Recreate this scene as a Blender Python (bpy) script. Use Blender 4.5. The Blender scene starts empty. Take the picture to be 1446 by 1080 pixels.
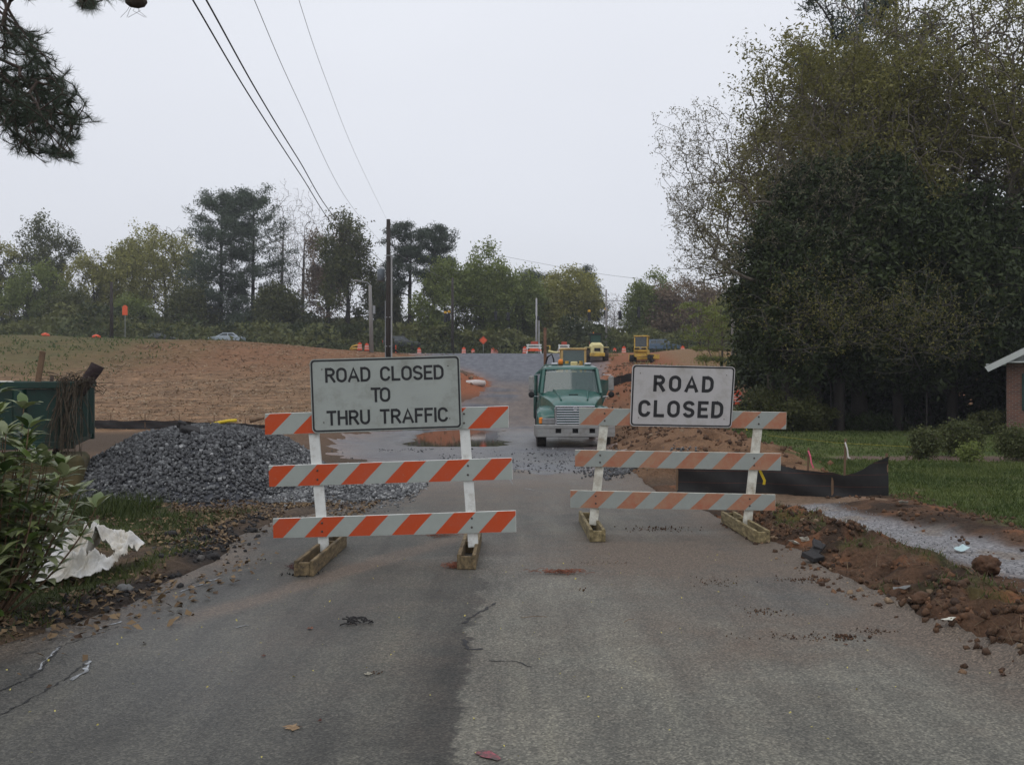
import bpy, bmesh, math, random
import numpy as np
from mathutils import Vector, Matrix, Euler

SC = bpy.context.scene
COL = SC.collection
random.seed(11)
rng = np.random.default_rng(11)
R = math.radians

# ------------------------------------------------------------------ camera, sky, sun, exposure
FPX, CX, HY, EH = 1250.0, 723.0, 530.0, 1.78      # focal length in photo pixels, principal column, horizon row, eye height
cam_d = bpy.data.cameras.new('camera')
cam = bpy.data.objects.new('camera', cam_d)
COL.objects.link(cam)
cam.location = (0, 0, EH)
cam.rotation_euler = (R(90), 0, 0)
cam_d.sensor_width = 36.0
cam_d.lens = FPX / 1446.0 * 36.0
cam_d.shift_y = (HY - 540.0) / 1446.0
cam_d.clip_start = 0.05
cam_d.clip_end = 3000
SC.camera = cam

world = bpy.data.worlds.new('World')
SC.world = world
world.use_nodes = True
wt = world.node_tree
wt.nodes.clear()
wo = wt.nodes.new('ShaderNodeOutputWorld')
mixs = wt.nodes.new('ShaderNodeMixShader')
mixs.inputs[0].default_value = 0.93
skyt = wt.nodes.new('ShaderNodeTexSky')
skyt.sky_type = 'NISHITA'
skyt.sun_disc = False
skyt.sun_elevation = R(58)
skyt.sun_rotation = R(200)
b1 = wt.nodes.new('ShaderNodeBackground'); b1.inputs[1].default_value = 0.1
wt.links.new(skyt.outputs[0], b1.inputs[0])
tc = wt.nodes.new('ShaderNodeTexCoord')
sepw = wt.nodes.new('ShaderNodeSeparateXYZ')
wt.links.new(tc.outputs['Generated'], sepw.inputs[0])
nzw = wt.nodes.new('ShaderNodeTexNoise'); nzw.inputs['Scale'].default_value = 1.6; nzw.inputs['Detail'].default_value = 3
mpw = wt.nodes.new('ShaderNodeMapping'); mpw.inputs['Scale'].default_value = (1, 1, 2.4)
wt.links.new(tc.outputs['Generated'], mpw.inputs[0]); wt.links.new(mpw.outputs[0], nzw.inputs[0])
m1 = wt.nodes.new('ShaderNodeMath'); m1.operation = 'MULTIPLY_ADD'; m1.inputs[1].default_value = 0.32; m1.inputs[2].default_value = -0.16
wt.links.new(nzw.outputs[0], m1.inputs[0])
m2 = wt.nodes.new('ShaderNodeMath'); m2.operation = 'ADD'
wt.links.new(sepw.outputs[2], m2.inputs[0]); wt.links.new(m1.outputs[0], m2.inputs[1])
rw = wt.nodes.new('ShaderNodeValToRGB')
rw.color_ramp.elements[0].position = 0.0; rw.color_ramp.elements[0].color = (0.68, 0.695, 0.745, 1)
rw.color_ramp.elements[1].position = 0.55; rw.color_ramp.elements[1].color = (0.87, 0.895, 0.955, 1)
e = rw.color_ramp.elements.new(0.22); e.color = (0.755, 0.775, 0.835, 1)
wt.links.new(m2.outputs[0], rw.inputs[0])
b2 = wt.nodes.new('ShaderNodeBackground'); b2.inputs[1].default_value = 1.0
wt.links.new(rw.outputs[0], b2.inputs[0])
wt.links.new(b1.outputs[0], mixs.inputs[1]); wt.links.new(b2.outputs[0], mixs.inputs[2])
wt.links.new(mixs.outputs[0], wo.inputs[0])

sun_d = bpy.data.lights.new('sun', 'SUN')
sun_d.energy = 0.5
sun_d.angle = R(35)
sun_d.color = (1.0, 0.97, 0.93)
sun = bpy.data.objects.new('sun', sun_d)
COL.objects.link(sun)
sun.rotation_euler = (R(90 - 58), 0, R(-20))

SC.view_settings.view_transform = 'Standard'
SC.view_settings.look = 'None'
SC.view_settings.gamma = 1.0
SC.view_settings.exposure = 0.10
SC.view_settings.use_curve_mapping = False

# ------------------------------------------------------------------ helpers
def P(px, py, Y):
    return Vector(((px - CX) * Y / FPX, Y, EH + (HY - py) * Y / FPX))

def tag(o, label=None, cat=None, group=None, kind=None):
    if label: o['label'] = label
    if cat: o['category'] = cat
    if group: o['group'] = group
    if kind: o['kind'] = kind
    return o

def empty(name, loc=(0, 0, 0), rz=0.0, label=None, cat=None, group=None, parent=None):
    o = bpy.data.objects.new(name, None)
    COL.objects.link(o)
    o.empty_display_size = 0.3
    o.location = loc
    o.rotation_euler = (0, 0, rz)
    if parent: o.parent = parent
    return tag(o, label, cat, group)

def link(name, me, m=None, parent=None):
    o = bpy.data.objects.new(name, me)
    COL.objects.link(o)
    if m is not None and not me.materials: me.materials.append(m)
    if parent: o.parent = parent
    return o

def copy_tree(o, parent=None):
    c = o.copy()
    COL.objects.link(c)
    c.parent = parent
    for ch in [x for x in COL.objects if x.parent == o]:
        copy_tree(ch, c)
    return c

def rotm(rx=0, ry=0, rz=0):
    return Euler((rx, ry, rz)).to_matrix()

class MB:
    """collects simple solids, then links them as one mesh object"""
    def __init__(s): s.v = []; s.f = []; s.uv = {}
    def add(s, vs, fs):
        n = len(s.v)
        s.v += [tuple(v) for v in vs]
        s.f += [tuple(i + n for i in f) for f in fs]
        return s
    def box(s, c, d, rot=None, b=0.0):
        c = Vector(c); h = Vector(d) * 0.5
        M = rot if rot is not None else Matrix.Identity(3)
        b = min(b, min(h) * 0.8)
        if b <= 0:
            vs = [c + M @ Vector((h.x * i, h.y * j, h.z * k)) for i in (-1, 1) for j in (-1, 1) for k in (-1, 1)]
            return s.add(vs, [(0, 1, 3, 2), (4, 6, 7, 5), (0, 4, 5, 1), (2, 3, 7, 6), (0, 2, 6, 4), (1, 5, 7, 3)])
        idx = {}; vs = []
        for i in (-1, 1):
            for j in (-1, 1):
                for k in (-1, 1):
                    for a in range(3):
                        q = [i * (h.x - b), j * (h.y - b), k * (h.z - b)]
                        q[a] = (i, j, k)[a] * h[a]
                        idx[(i, j, k, a)] = len(vs); vs.append(c + M @ Vector(q))
        fs = []
        for a in range(3):
            o1, o2 = [x for x in range(3) if x != a]
            for sg in (-1, 1):
                loop = []
                for (p, q) in ((-1, -1), (1, -1), (1, 1), (-1, 1)):
                    k = [0, 0, 0]; k[a] = sg; k[o1] = p; k[o2] = q
                    loop.append(idx[(k[0], k[1], k[2], a)])
                fs.append(tuple(loop))
            for p in (-1, 1):
                for q in (-1, 1):
                    k0 = [0, 0, 0]; k1 = [0, 0, 0]
                    k0[a] = -1; k1[a] = 1
                    for k in (k0, k1): k[o1] = p; k[o2] = q
                    fs.append((idx[(*k0, o1)], idx[(*k1, o1)], idx[(*k1, o2)], idx[(*k0, o2)]))
        for i in (-1, 1):
            for j in (-1, 1):
                for k in (-1, 1):
                    fs.append((idx[(i, j, k, 0)], idx[(i, j, k, 1)], idx[(i, j, k, 2)]))
        return s.add(vs, fs)
    def beam(s, a, b_, w, h, up=(0, 0, 1), bv=0.0):
        """box from a to b_, w across, h along up"""
        a = Vector(a); b_ = Vector(b_); x = (b_ - a); L = x.length; x.normalize()
        up = Vector(up); y = up.cross(x); y.normalize(); z = x.cross(y)
        M = Matrix((x, y, z)).transposed()
        return s.box((a + b_) / 2, (L, w, h), M, bv)
    def hexa(s, p):
        """8 points: bottom ring 4, top ring 4"""
        return s.add(p, [(3, 2, 1, 0), (4, 5, 6, 7), (0, 1, 5, 4), (1, 2, 6, 5), (2, 3, 7, 6), (3, 0, 4, 7)])
    def tube(s, pts, rad, n=8, cap=True):
        pts = [Vector(p) for p in pts]
        if not hasattr(rad, '__len__'): rad = [rad] * len(pts)
        vs = []; fs = []; pu = None
        for i, p in enumerate(pts):
            d = (pts[min(i + 1, len(pts) - 1)] - pts[max(i - 1, 0)]).normalized()
            if pu is None: pu = d.orthogonal().normalized()
            u = (pu - d * pu.dot(d)); u.normalize(); pu = u
            w = d.cross(u)
            for k in range(n):
                a = 2 * math.pi * k / n
                vs.append(p + (u * math.cos(a) + w * math.sin(a)) * rad[i])
        for i in range(len(pts) - 1):
            for k in range(n):
                k2 = (k + 1) % n
                fs.append((i * n + k, i * n + k2, (i + 1) * n + k2, (i + 1) * n + k))
        if cap:
            fs.append(tuple(range(n - 1, -1, -1))); fs.append(tuple(range((len(pts) - 1) * n, len(pts) * n)))
        return s.add(vs, fs)
    def lathe(s, c, prof, n=16, axis='z'):
        c = Vector(c); vs = []; fs = []
        for (r, z) in prof:
            for k in range(n):
                a = 2 * math.pi * k / n
                q = (r * math.cos(a), r * math.sin(a), z)
                if axis == 'x': q = (z, q[0], q[1])
                if axis == 'y': q = (q[0], z, q[1])
                vs.append(c + Vector(q))
        m = len(prof)
        for i in range(m - 1):
            for k in range(n):
                k2 = (k + 1) % n
                fs.append((i * n + k, i * n + k2, (i + 1) * n + k2, (i + 1) * n + k))
        fs.append(tuple(range(n - 1, -1, -1))); fs.append(tuple(range((m - 1) * n, m * n)))
        return s.add(vs, fs)
    def prism(s, poly, a, b_, axis='x'):
        """polygon (2D) extruded from a to b_ along axis"""
        n = len(poly); vs = []
        for t in (a, b_):
            for (p, q) in poly:
                vs.append((t, p, q) if axis == 'x' else ((p, t, q) if axis == 'y' else (p, q, t)))
        fs = [tuple(range(n - 1, -1, -1)), tuple(range(n, 2 * n))]
        fs += [(k, (k + 1) % n, n + (k + 1) % n, n + k) for k in range(n)]
        return s.add(vs, fs)
    def mesh(s, name, smooth=False):
        me = bpy.data.meshes.new(name)
        me.from_pydata(s.v, [], s.f)
        bm = bmesh.new(); bm.from_mesh(me)
        bmesh.ops.recalc_face_normals(bm, faces=bm.faces)
        bm.to_mesh(me); bm.free()
        if smooth: me.polygons.foreach_set('use_smooth', [True] * len(me.polygons))
        me.update()
        return me
    def build(s, name, m, parent=None, smooth=False, bevel=0.0):
        o = link(name, s.mesh(name, smooth), m, parent)
        if bevel > 0:
            md = o.modifiers.new('bevel', 'BEVEL'); md.width = bevel; md.segments = 2; md.limit_method = 'ANGLE'; md.angle_limit = R(35)
            if smooth: o.modifiers.new('wn', 'WEIGHTED_NORMAL')
        return o

def np_mesh(name, verts, faces, smooth=False, attrs=None, cols=None):
    verts = np.asarray(verts, dtype=np.float32); faces = np.asarray(faces, dtype=np.int32)
    me = bpy.data.meshes.new(name)
    k = faces.shape[1]
    me.vertices.add(len(verts)); me.vertices.foreach_set('co', verts.ravel())
    me.loops.add(faces.size); me.loops.foreach_set('vertex_index', faces.ravel())
    me.polygons.add(len(faces))
    me.polygons.foreach_set('loop_start', np.arange(0, faces.size, k, dtype=np.int32))
    me.polygons.foreach_set('loop_total', np.full(len(faces), k, dtype=np.int32))
    if smooth: me.polygons.foreach_set('use_smooth', np.ones(len(faces), dtype=bool))
    if attrs:
        for an, av in attrs.items():
            at = me.attributes.new(an, 'FLOAT', 'POINT'); at.data.foreach_set('value', np.asarray(av, dtype=np.float32))
    if cols is not None:
        at = me.attributes.new('col', 'FLOAT_COLOR', 'POINT')
        c4 = np.ones((len(verts), 4), dtype=np.float32); c4[:, :3] = cols
        at.data.foreach_set('color', c4.ravel())
    me.update(calc_edges=True)
    return me

# value noise in numpy
def _hash(ix, iy, seed):
    h = (ix.astype(np.int64) * 374761393 + iy.astype(np.int64) * 668265263 + seed * 1442695041) & 0xffffffff
    h = ((h ^ (h >> 13)) * 1274126177) & 0xffffffff
    h = (h ^ (h >> 16)) & 0xffffff
    return h / float(0xffffff)
def vnoise(x, y, seed=0):
    ix = np.floor(x); iy = np.floor(y); fx = x - ix; fy = y - iy
    fx = fx * fx * (3 - 2 * fx); fy = fy * fy * (3 - 2 * fy)
    a = _hash(ix, iy, seed); b = _hash(ix + 1, iy, seed); c = _hash(ix, iy + 1, seed); d = _hash(ix + 1, iy + 1, seed)
    return (a * (1 - fx) + b * fx) * (1 - fy) + (c * (1 - fx) + d * fx) * fy
def fbm(x, y, sc=1.0, oct=4, seed=0):
    x = np.asarray(x, dtype=float) * sc; y = np.asarray(y, dtype=float) * sc
    s = 0; a = 0.5; t = 0
    for o in range(oct):
        s = s + a * vnoise(x + 17.3 * o, y - 9.1 * o, seed + o * 7); t += a; a *= 0.5; x = x * 2.03; y = y * 2.03
    return s / t
def sst(a, b, x):
    t = np.clip((x - a) / (b - a), 0, 1); return t * t * (3 - 2 * t)

# ------------------------------------------------------------------ materials
def newmat(name):
    m = bpy.data.materials.new(name); m.use_nodes = True
    nt = m.node_tree
    for n in list(nt.nodes):
        if n.type not in ('OUTPUT_MATERIAL', 'BSDF_PRINCIPLED'): nt.nodes.remove(n)
    return m, nt, nt.nodes['Principled BSDF']
def nd(nt, t, ins=None, **props):
    n = nt.nodes.new(t)
    for k, v in props.items(): setattr(n, k, v)
    if ins:
        for k, v in ins.items():
            if hasattr(v, 'is_output'): nt.links.new(v, n.inputs[k])
            else: n.inputs[k].default_value = v
    return n
def c4(c, k=1.0): return (c[0] * k, c[1] * k, c[2] * k, 1)
def coords(nt, kind='Object', scale=(1, 1, 1)):
    t = nd(nt, 'ShaderNodeTexCoord')
    mp = nd(nt, 'ShaderNodeMapping', {'Vector': t.outputs[kind], 'Scale': scale})
    return mp.outputs[0]
def mixc(nt, fac, a, b, mode='MIX'):
    n = nd(nt, 'ShaderNodeMix', data_type='RGBA', blend_type=mode)
    for s, v in ((0, fac), (6, a), (7, b)):
        if hasattr(v, 'is_output'): nt.links.new(v, n.inputs[s])
        else: n.inputs[s].default_value = v
    return n.outputs[2]
def ramp(nt, fac, stops):
    r = nd(nt, 'ShaderNodeValToRGB', {0: fac}); el = r.color_ramp.elements
    el[0].position, el[0].color = stops[0][0], c4(stops[0][1]); el[1].position, el[1].color = stops[-1][0], c4(stops[-1][1])
    for p, c in stops[1:-1]:
        e = el.new(p); e.color = c4(c)
    return r.outputs[0]
def mat(name, c, rough=0.6, var=0.25, sc=6.0, metal=0.0, bump=0.15, bsc=40.0, grime=None, gamt=0.5, gsc=2.5, spec=0.4, stretch=(1, 1, 1), coat=0.0):
    m, nt, bs = newmat(name)
    co = coords(nt, 'Object', stretch)
    n1 = nd(nt, 'ShaderNodeTexNoise', {'Vector': co, 'Scale': sc, 'Detail': 5, 'Roughness': 0.65})
    k1 = 1 - var; k2 = 1 + var
    col = ramp(nt, n1.outputs[0], [(0.3, [x * k1 for x in c]), (0.7, [x * k2 for x in c])])
    if grime is not None:
        n2 = nd(nt, 'ShaderNodeTexNoise', {'Vector': co, 'Scale': gsc, 'Detail': 8, 'Roughness': 0.7})
        mk = ramp(nt, n2.outputs[0], [(0.62 - gamt * 0.3, (0, 0, 0)), (0.82 - gamt * 0.2, (1, 1, 1))])
        col = mixc(nt, mk, col, c4(grime))
        rr = nd(nt, 'ShaderNodeMapRange', {0: mk, 3: rough, 4: min(1, rough + 0.35)}); nt.links.new(rr.outputs[0], bs.inputs['Roughness'])
    else:
        rr = nd(nt, 'ShaderNodeMapRange', {0: n1.outputs[0], 3: max(0.02, rough - 0.1), 4: min(1, rough + 0.1)}); nt.links.new(rr.outputs[0], bs.inputs['Roughness'])
    nt.links.new(col, bs.inputs['Base Color'])
    bs.inputs['Metallic'].default_value = metal
    bs.inputs['Specular IOR Level'].default_value = spec
    bs.inputs['Coat Weight'].default_value = coat
    if bump > 0:
        n3 = nd(nt, 'ShaderNodeTexNoise', {'Vector': co, 'Scale': bsc, 'Detail': 4})
        bp = nd(nt, 'ShaderNodeBump', {'Height': n3.outputs[0], 'Strength': bump, 'Distance': 0.01}); nt.links.new(bp.outputs[0], bs.inputs['Normal'])
    return m

def leafmat(name, c1, c2, trans=0.25, rough=0.6):
    """foliage: colour from a per-leaf value"""
    m, nt, bs = newmat(name)
    at = nd(nt, 'ShaderNodeAttribute', attribute_name='tint')
    col = ramp(nt, at.outputs['Fac'], [(0.0, c1), (1.0, c2)])
    nt.links.new(col, bs.inputs['Base Color'])
    bs.inputs['Roughness'].default_value = rough
    bs.inputs['Specular IOR Level'].default_value = 0.25
    tr = nd(nt, 'ShaderNodeBsdfTranslucent', {'Color': col})
    ms = nd(nt, 'ShaderNodeMixShader', {0: trans, 1: bs.outputs[0], 2: tr.outputs[0]})
    nt.links.new(ms.outputs[0], nt.nodes['Material Output'].inputs[0])
    return m
# ------------------------------------------------------------------ terrain height and regions (all in world metres)
RL = (np.array([-20, 2, 4.5, 5.56, 6.15, 7, 8.5, 10, 11.4, 12.5, 15.4, 18.2, 20]), np.array([-4.5, -4.2, -3.7, -3.22, -3.02, -2.95, -2.83, -3.05, -2.95, -2.43, -1.95, -1.9, -1.9]))
RR = (np.array([-20, 2, 5.2, 5.9, 7.7, 8.9, 9.8, 12.1, 14.8, 18.5, 20]), np.array([3.3, 3.3, 3.0, 2.92, 2.9, 2.9, 2.8, 2.68, 2.45, 2.2, 2.0]))
GL = (np.array([17, 20, 24, 30, 40, 50, 58, 68, 78, 90, 105, 116]), np.array([-1.7, -3.2, -5.6, -6.8, -6.2, -4.8, -2.9, -2.4, -4.5, -9.5, -14, -15.5]))
GR = (np.array([17, 20, 24, 40, 55, 70, 88, 100, 116]), np.array([1.8, 2.9, 3.6, 4.4, 6.5, 8, 10.5, 11.5, 12]))
def edge(y, tab, jit=0.12, seed=3):
    y = np.asarray(y, dtype=float)
    return np.interp(y, tab[0], tab[1]) + jit * (fbm(y, y * 0 + 3.7, 1.3, 4, seed) - 0.5) * 2
LAWN = (np.array([3, 14, 20, 25, 44, 60]), np.array([6.3, 6.1, 6.5, 7.4, 9.7, 12.5]))

def base_h(x, y):
    zr = np.interp(y, [0, 27, 30, 40, 46, 52, 70, 88, 100, 108, 130, 400, 700], [0, 0, -.04, .18, .45, 1.0, 2.9, 4.85, 6.45, 6.85, 7.0, 7.6, 8])
    zl = np.interp(y, [0, 40, 52, 75, 88, 100, 110, 130, 400, 700], [0, 0, .6, 3.1, 5.5, 8.0, 8.3, 8.35, 8.6, 9])
    zR = np.interp(y, [0, 44, 50, 62, 75, 85, 92, 100, 112, 400, 700], [0, 0, .2, 1.4, 3.4, 4.9, 5.8, 6.5, 7.0, 7.8, 8])
    a = np.interp(y, [40, 60, 80, 100], [-3.8, -4.2, -8, -11]); b = np.interp(y, [40, 60, 80, 100], [-9, -12, -22, -36])
    t = np.clip((a - x) / (a - b), 0, 1); t = t * t * (3 - 2 * t)
    z = zr * (1 - t) + zl * t
    u = sst(6, 13, x); z = z * (1 - u) + zR * u
    z = z + 0.6 * sst(-34, -58, x) * sst(80, 100, y)
    return z + .18 - .024 * np.clip(y, 0, 200)
def bumpf(x, y, cx, cy, sx, sy, p=2.0):
    return np.exp(-(np.abs((x - cx) / sx) ** p + np.abs((y - cy) / sy) ** p))
def berm_mask(x, y):
    c = 3.42 + 0.08 * np.sin(y * 0.9)
    return np.exp(-np.abs((x - c) / 0.47) ** 3) * sst(1.5, 3.0, y) * (1 - sst(11.6, 13.2, y))
def path_c(y): return 5.0 - .20 * (y - 8.5)
def puddle_dip(x, y):
    n = fbm(x, y, 0.5, 3, 41) - 0.5
    r = ((x + 2.0) / 2.1) ** 2 + ((y - 34) / 6.3) ** 2 + n * 1.3
    return -0.10 * (1 - sst(0.55, 1.15, r))
def H(x, y, road=True):
    x = np.asarray(x, dtype=float); y = np.asarray(y, dtype=float)
    z = base_h(x, y)
    xl = edge(y, RL); xr = edge(y, RR, seed=5)
    onroad = (x > xl) & (x < xr) & (y < 19.6)
    gl = edge(y, GL, 0.5, 7); gr = edge(y, GR, 0.4, 9)
    # loose-ground relief
    off = np.where(y < 19.6, np.maximum(xl - x, x - xr), np.maximum(gl - x, x - gr))
    k = sst(0.0, 0.5, off)
    lump = (fbm(x, y, 2.2, 5, 12) - 0.5)
    z = z + k * lump * 0.10
    big = (fbm(x, y, 0.22, 3, 15) - 0.5)
    z = z + k * big * 0.25 * sst(14, 30, y)
    # left verge: a litter ridge against the road edge
    z = z + 0.07 * np.exp(-((x - (xl - 0.35)) / 0.3) ** 2) * (y < 13) * (0.4 + fbm(x, y, 3.5, 4, 19))
    # right soil berm
    bm_ = berm_mask(x, y)
    rid = 1 - np.abs(fbm(x, y, 3.2, 5, 23) * 2 - 1)
    z = z + bm_ * (0.03 + 0.17 * fbm(x, y, 1.6, 3, 27) + 0.24 * (rid - 0.6) + 0.24 * (fbm(x, y, 5, 3, 28) - 0.5))
    # soil strip between the gravel path and lawn
    z = z + 0.13 * np.exp(-np.abs((x - 5.95 + .1 * (y - 8.5)) / 0.4) ** 3) * (y < 13.6) * sst(5, 7, y) * (0.2 + 0.9 * fbm(x, y, 3.4, 4, 29))
    # gravel path hollow
    z = z - 0.03 * np.exp(-((x - path_c(y)) / 0.6) ** 4) * (y < 13.8)
    # mound of dug soil right of the truck
    md = np.exp(-np.abs((x - (4.9 + 0.06 * (y - 20))) / 1.75) ** 2.6) * sst(16.5, 20.5, y) * (1 - sst(36, 47, y))
    z = z + md * (0.35 + 0.45 * fbm(x, y, 0.8, 4, 31) + 0.28 * (1 - np.abs(fbm(x, y, 2.0, 4, 33) * 2 - 1) - 0.6))
    z = z + 0.30 * bumpf(x, y, 2.75, 16.9, 0.55, 0.9) * (0.5 + fbm(x, y, 5, 3, 35))
    # bank right of the new road, farther up
    z = z + 0.9 * np.exp(-np.abs((x - (8.5 + (y - 55) * 0.09)) / 2.4) ** 3) * sst(46, 54, y) * (1 - sst(74, 86, y)) * (0.5 + 0.9 * fbm(x, y, 0.5, 4, 37))
    z = z + 0.8 * np.exp(-np.abs((x - 20) / 5.5) ** 3) * bumpf(x, y, 20, 91, 30, 6)
    # left bank beside the new road and the red heap
    z = z + 0.55 * bumpf(x, y, -7.6, 31, 1.7, 10, 3) * (0.4 + fbm(x, y, 0.9, 4, 39))
    z = z + .9 * bumpf(x, y, -5.0, 65, 2.3, 5.5, 2.4) * (0.75 + 0.5 * fbm(x, y, 0.8, 4, 43))
    z = z + puddle_dip(x, y)
    if road: z = np.where(onroad, z - 0.08, z)
    return z
def H1(x, y): return float(H(np.array([x]), np.array([y]), False)[0])
def G(px, py):
    """ground point seen at a photo pixel (marching along the ray)"""
    Y = 3.0 * 1.004 ** np.arange(1150)
    X = (px - CX) * Y / FPX; Z = EH + (HY - py) * Y / FPX
    h = H(X, Y, False); k = np.argmax(Z <= h)
    return Vector((float(X[k]), float(Y[k]), float(h[k])))
def on(px, Y, dz=0.0):
    X = (px - CX) * Y / FPX
    return Vector((X, Y, H1(X, Y) + dz))

def lines(lo, hi, dlo, dhi, d0, g):
    out = list(np.arange(dlo, dhi, d0)); d = d0; x = dhi
    while x < hi: out.append(x); d *= (1 + g); x += d
    out.append(hi); d = d0; x = dlo - d0
    while x > lo: out.insert(0, x); d *= (1 + g); x -= d
    out.insert(0, lo)
    return np.array(out)

def blend(c, m, k):
    return c * (1 - m[:, None]) + np.array(k)[None, :] * m[:, None]
def ground_cols(x, y):
    n1 = fbm(x, y, 0.7, 5, 51); n2 = fbm(x, y, 2.6, 5, 53); n3 = fbm(x, y, 0.16, 4, 55)
    c = np.zeros((len(x), 3)) + np.array([.085, .060, .042])
    straw = np.zeros(len(x)); gravel = np.zeros(len(x))
    left = x < 0
    # left verge leaf litter / grass
    m = sst(0.42, 0.6, n2) * (left & (y < 20)); c = blend(c, m * 0.8, [.12, .082, .05])
    m = sst(.45, .62, n1 + 0.12 * ((x < -3.9) & (y < 9.5)) + 0.2 * np.exp(-((x + 5.6) / 1.2) ** 2 - ((y - 12.6) / 1.6) ** 2)) * (left & (x < -3.3) & (y < 17)); c = blend(c, m * 0.85, [.045, .06, .018])
    # asphalt crumbs
    xl = edge(y, RL)
    m = np.exp(-((x - xl + 0.2) / .3) ** 2) * (y < 14) * sst(.4, .6, fbm(x, y, 1.1, 3, 57)); c = blend(c, m * .8, [.028, .027, .028])
    # straw field, left
    fld = sst(36, 41, y) * sst(-4.5, -8.5, x)
    c = blend(c, fld, [.205, .125, .070]); straw = fld * (1 - sst(72, 84, y) * 0.6)
    up = fld * sst(72, 88, y + 8 * (n1 - .5)); c = blend(c, up, [.200, .102, .052])
    gm = sst(66, 90, y + 14 * (n1 - .5)) * sst(-27, -48, x + 12 * (n3 - .5)) * (y > 55); c = blend(c, gm * (0.55 + 0.5 * n2), [.085, .088, .034])
    gm = sst(.3, .9, n2) * (y > 98) * (y < 110) * (x < -24); c = blend(c, gm * .4, [.075, .08, .03])
    # red clay zones
    rc = bumpf(x, y, -5.0, 66, 4.0, 9, 4); c = blend(c, np.clip(rc * 1.3, 0, 1), [.27, .092, .042])
    rc = bumpf(x, y, -8.6, 31, 3.2, 12, 4); c = blend(c, np.clip(rc * 1.2, 0, 1), [.15, .095, .062])
    cl = sst(0, 3, x) * sst(15.5, 17, y); c = blend(c, cl, [.20, .115, .066]); c = blend(c, cl * sst(.45, .65, n2), [.12, .066, .036])
    cl = sst(0, 3, x) * sst(44, 56, y); c = blend(c, cl * (.6 + .4 * n1), [.25, .098, .048])
    cl = sst(14, 17, x) * sst(56, 84, y + 3 * n1); c = blend(c, cl * .8, [.20, .135, .075])
    c = blend(c, sst(98, 104, y) * (x > 12), [.25, .15, .08])
    # lawn right
    lx = np.interp(y, LAWN[0], LAWN[1])
    lm = sst(-.35, .35, x - lx + 1.6 * (n2 - .5)) * (1 - sst(60, 68, y + 0.2 * x)) * (x > 3)
    c = blend(c, lm, [.068, .095, .026]); c = blend(c, lm * sst(.42, .66, n1), [.10, .125, .036]); c = blend(c, lm * sst(.58, .7, n2) * .6, [.12, .10, .055])
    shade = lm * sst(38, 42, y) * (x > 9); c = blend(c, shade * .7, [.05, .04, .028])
    r = ((x - 12.2) / 4.4) ** 2 + ((y - 22.9) / 1.5) ** 2 + (n2 - .5) * .9
    c = blend(c, (1 - sst(.7, 1.0, r)), [.15, .105, .085])
    # far grass
    fg = sst(112, 122, y); c = blend(c, fg, [.06, .075, .03])
    # berm + soil right of the road (near)
    br = (x > 2.2) & (x < 6.6) & (y < 15.6)
    c = blend(c, br * 1.0 * (1 - lm), [.105, .060, .037]); c = blend(c, br * (1 - lm) * sst(.42, .58, n2), [.050, .033, .023]); c = blend(c, br * (1 - lm) * sst(.6, .72, fbm(x, y, 1.7, 4, 59)), [.20, .09, .045])
    c = blend(c, br * berm_mask(x, y) * sst(.60, .72, fbm(x, y, 2.1, 4, 61)) * .6, [.055, .07, .022])
    # gravel path
    gp = np.exp(-np.abs((x - path_c(y) - .06 * np.sin(y * 2)) / (.60 + .3 * (n2 - .5))) ** 6) * sst(4.8, 5.6, y) * (1 - sst(12.9, 13.6, y))
    c = blend(c, gp * .97, [.27, .265, .265]); gravel = np.maximum(gravel, gp)
    m = gp * sst(.6, .72, n2); c = blend(c, m * .5, [.22, .165, .11])
    c = blend(c, ((y > 13.2) & (y < 14.6) & (x > 2.6) & (x < 5.6)) * .7, [.22, .15, .10])
    # spill under the gravel pile
    r = ((x + 5.2) / 3.4) ** 2 + ((y - 15.8) / 3.1) ** 2; c = blend(c, 1 - sst(.7, 1.1, r), [.10, .10, .11])
    m = bumpf(x, y, -2.9, 14.9, 1.0, 1.8) * 1.2; c = blend(c, np.clip(m, 0, 1), [.17, .18, .2]); gravel = np.maximum(gravel, np.clip(m, 0, 1))
    return c, straw, gravel

gx = lines(-320, 320, -6.5, 7.0, 0.075, 0.045)
gy = lines(-80, 900, 3.0, 16.5, 0.075, 0.034)
XX, YY = np.meshgrid(gx, gy)
fx, fy = XX.ravel(), YY.ravel()
fz = H(fx, fy)
nx_, ny_ = len(gx), len(gy)
ii = np.arange(nx_ * ny_).reshape(ny_, nx_)
gf = np.stack([ii[:-1, :-1], ii[:-1, 1:], ii[1:, 1:], ii[1:, :-1]], -1).reshape(-1, 4)
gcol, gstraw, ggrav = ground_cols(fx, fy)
gme = np_mesh('ground', np.stack([fx, fy, fz], 1), gf, True, {'straw': gstraw, 'gravel': ggrav}, gcol)

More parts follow.
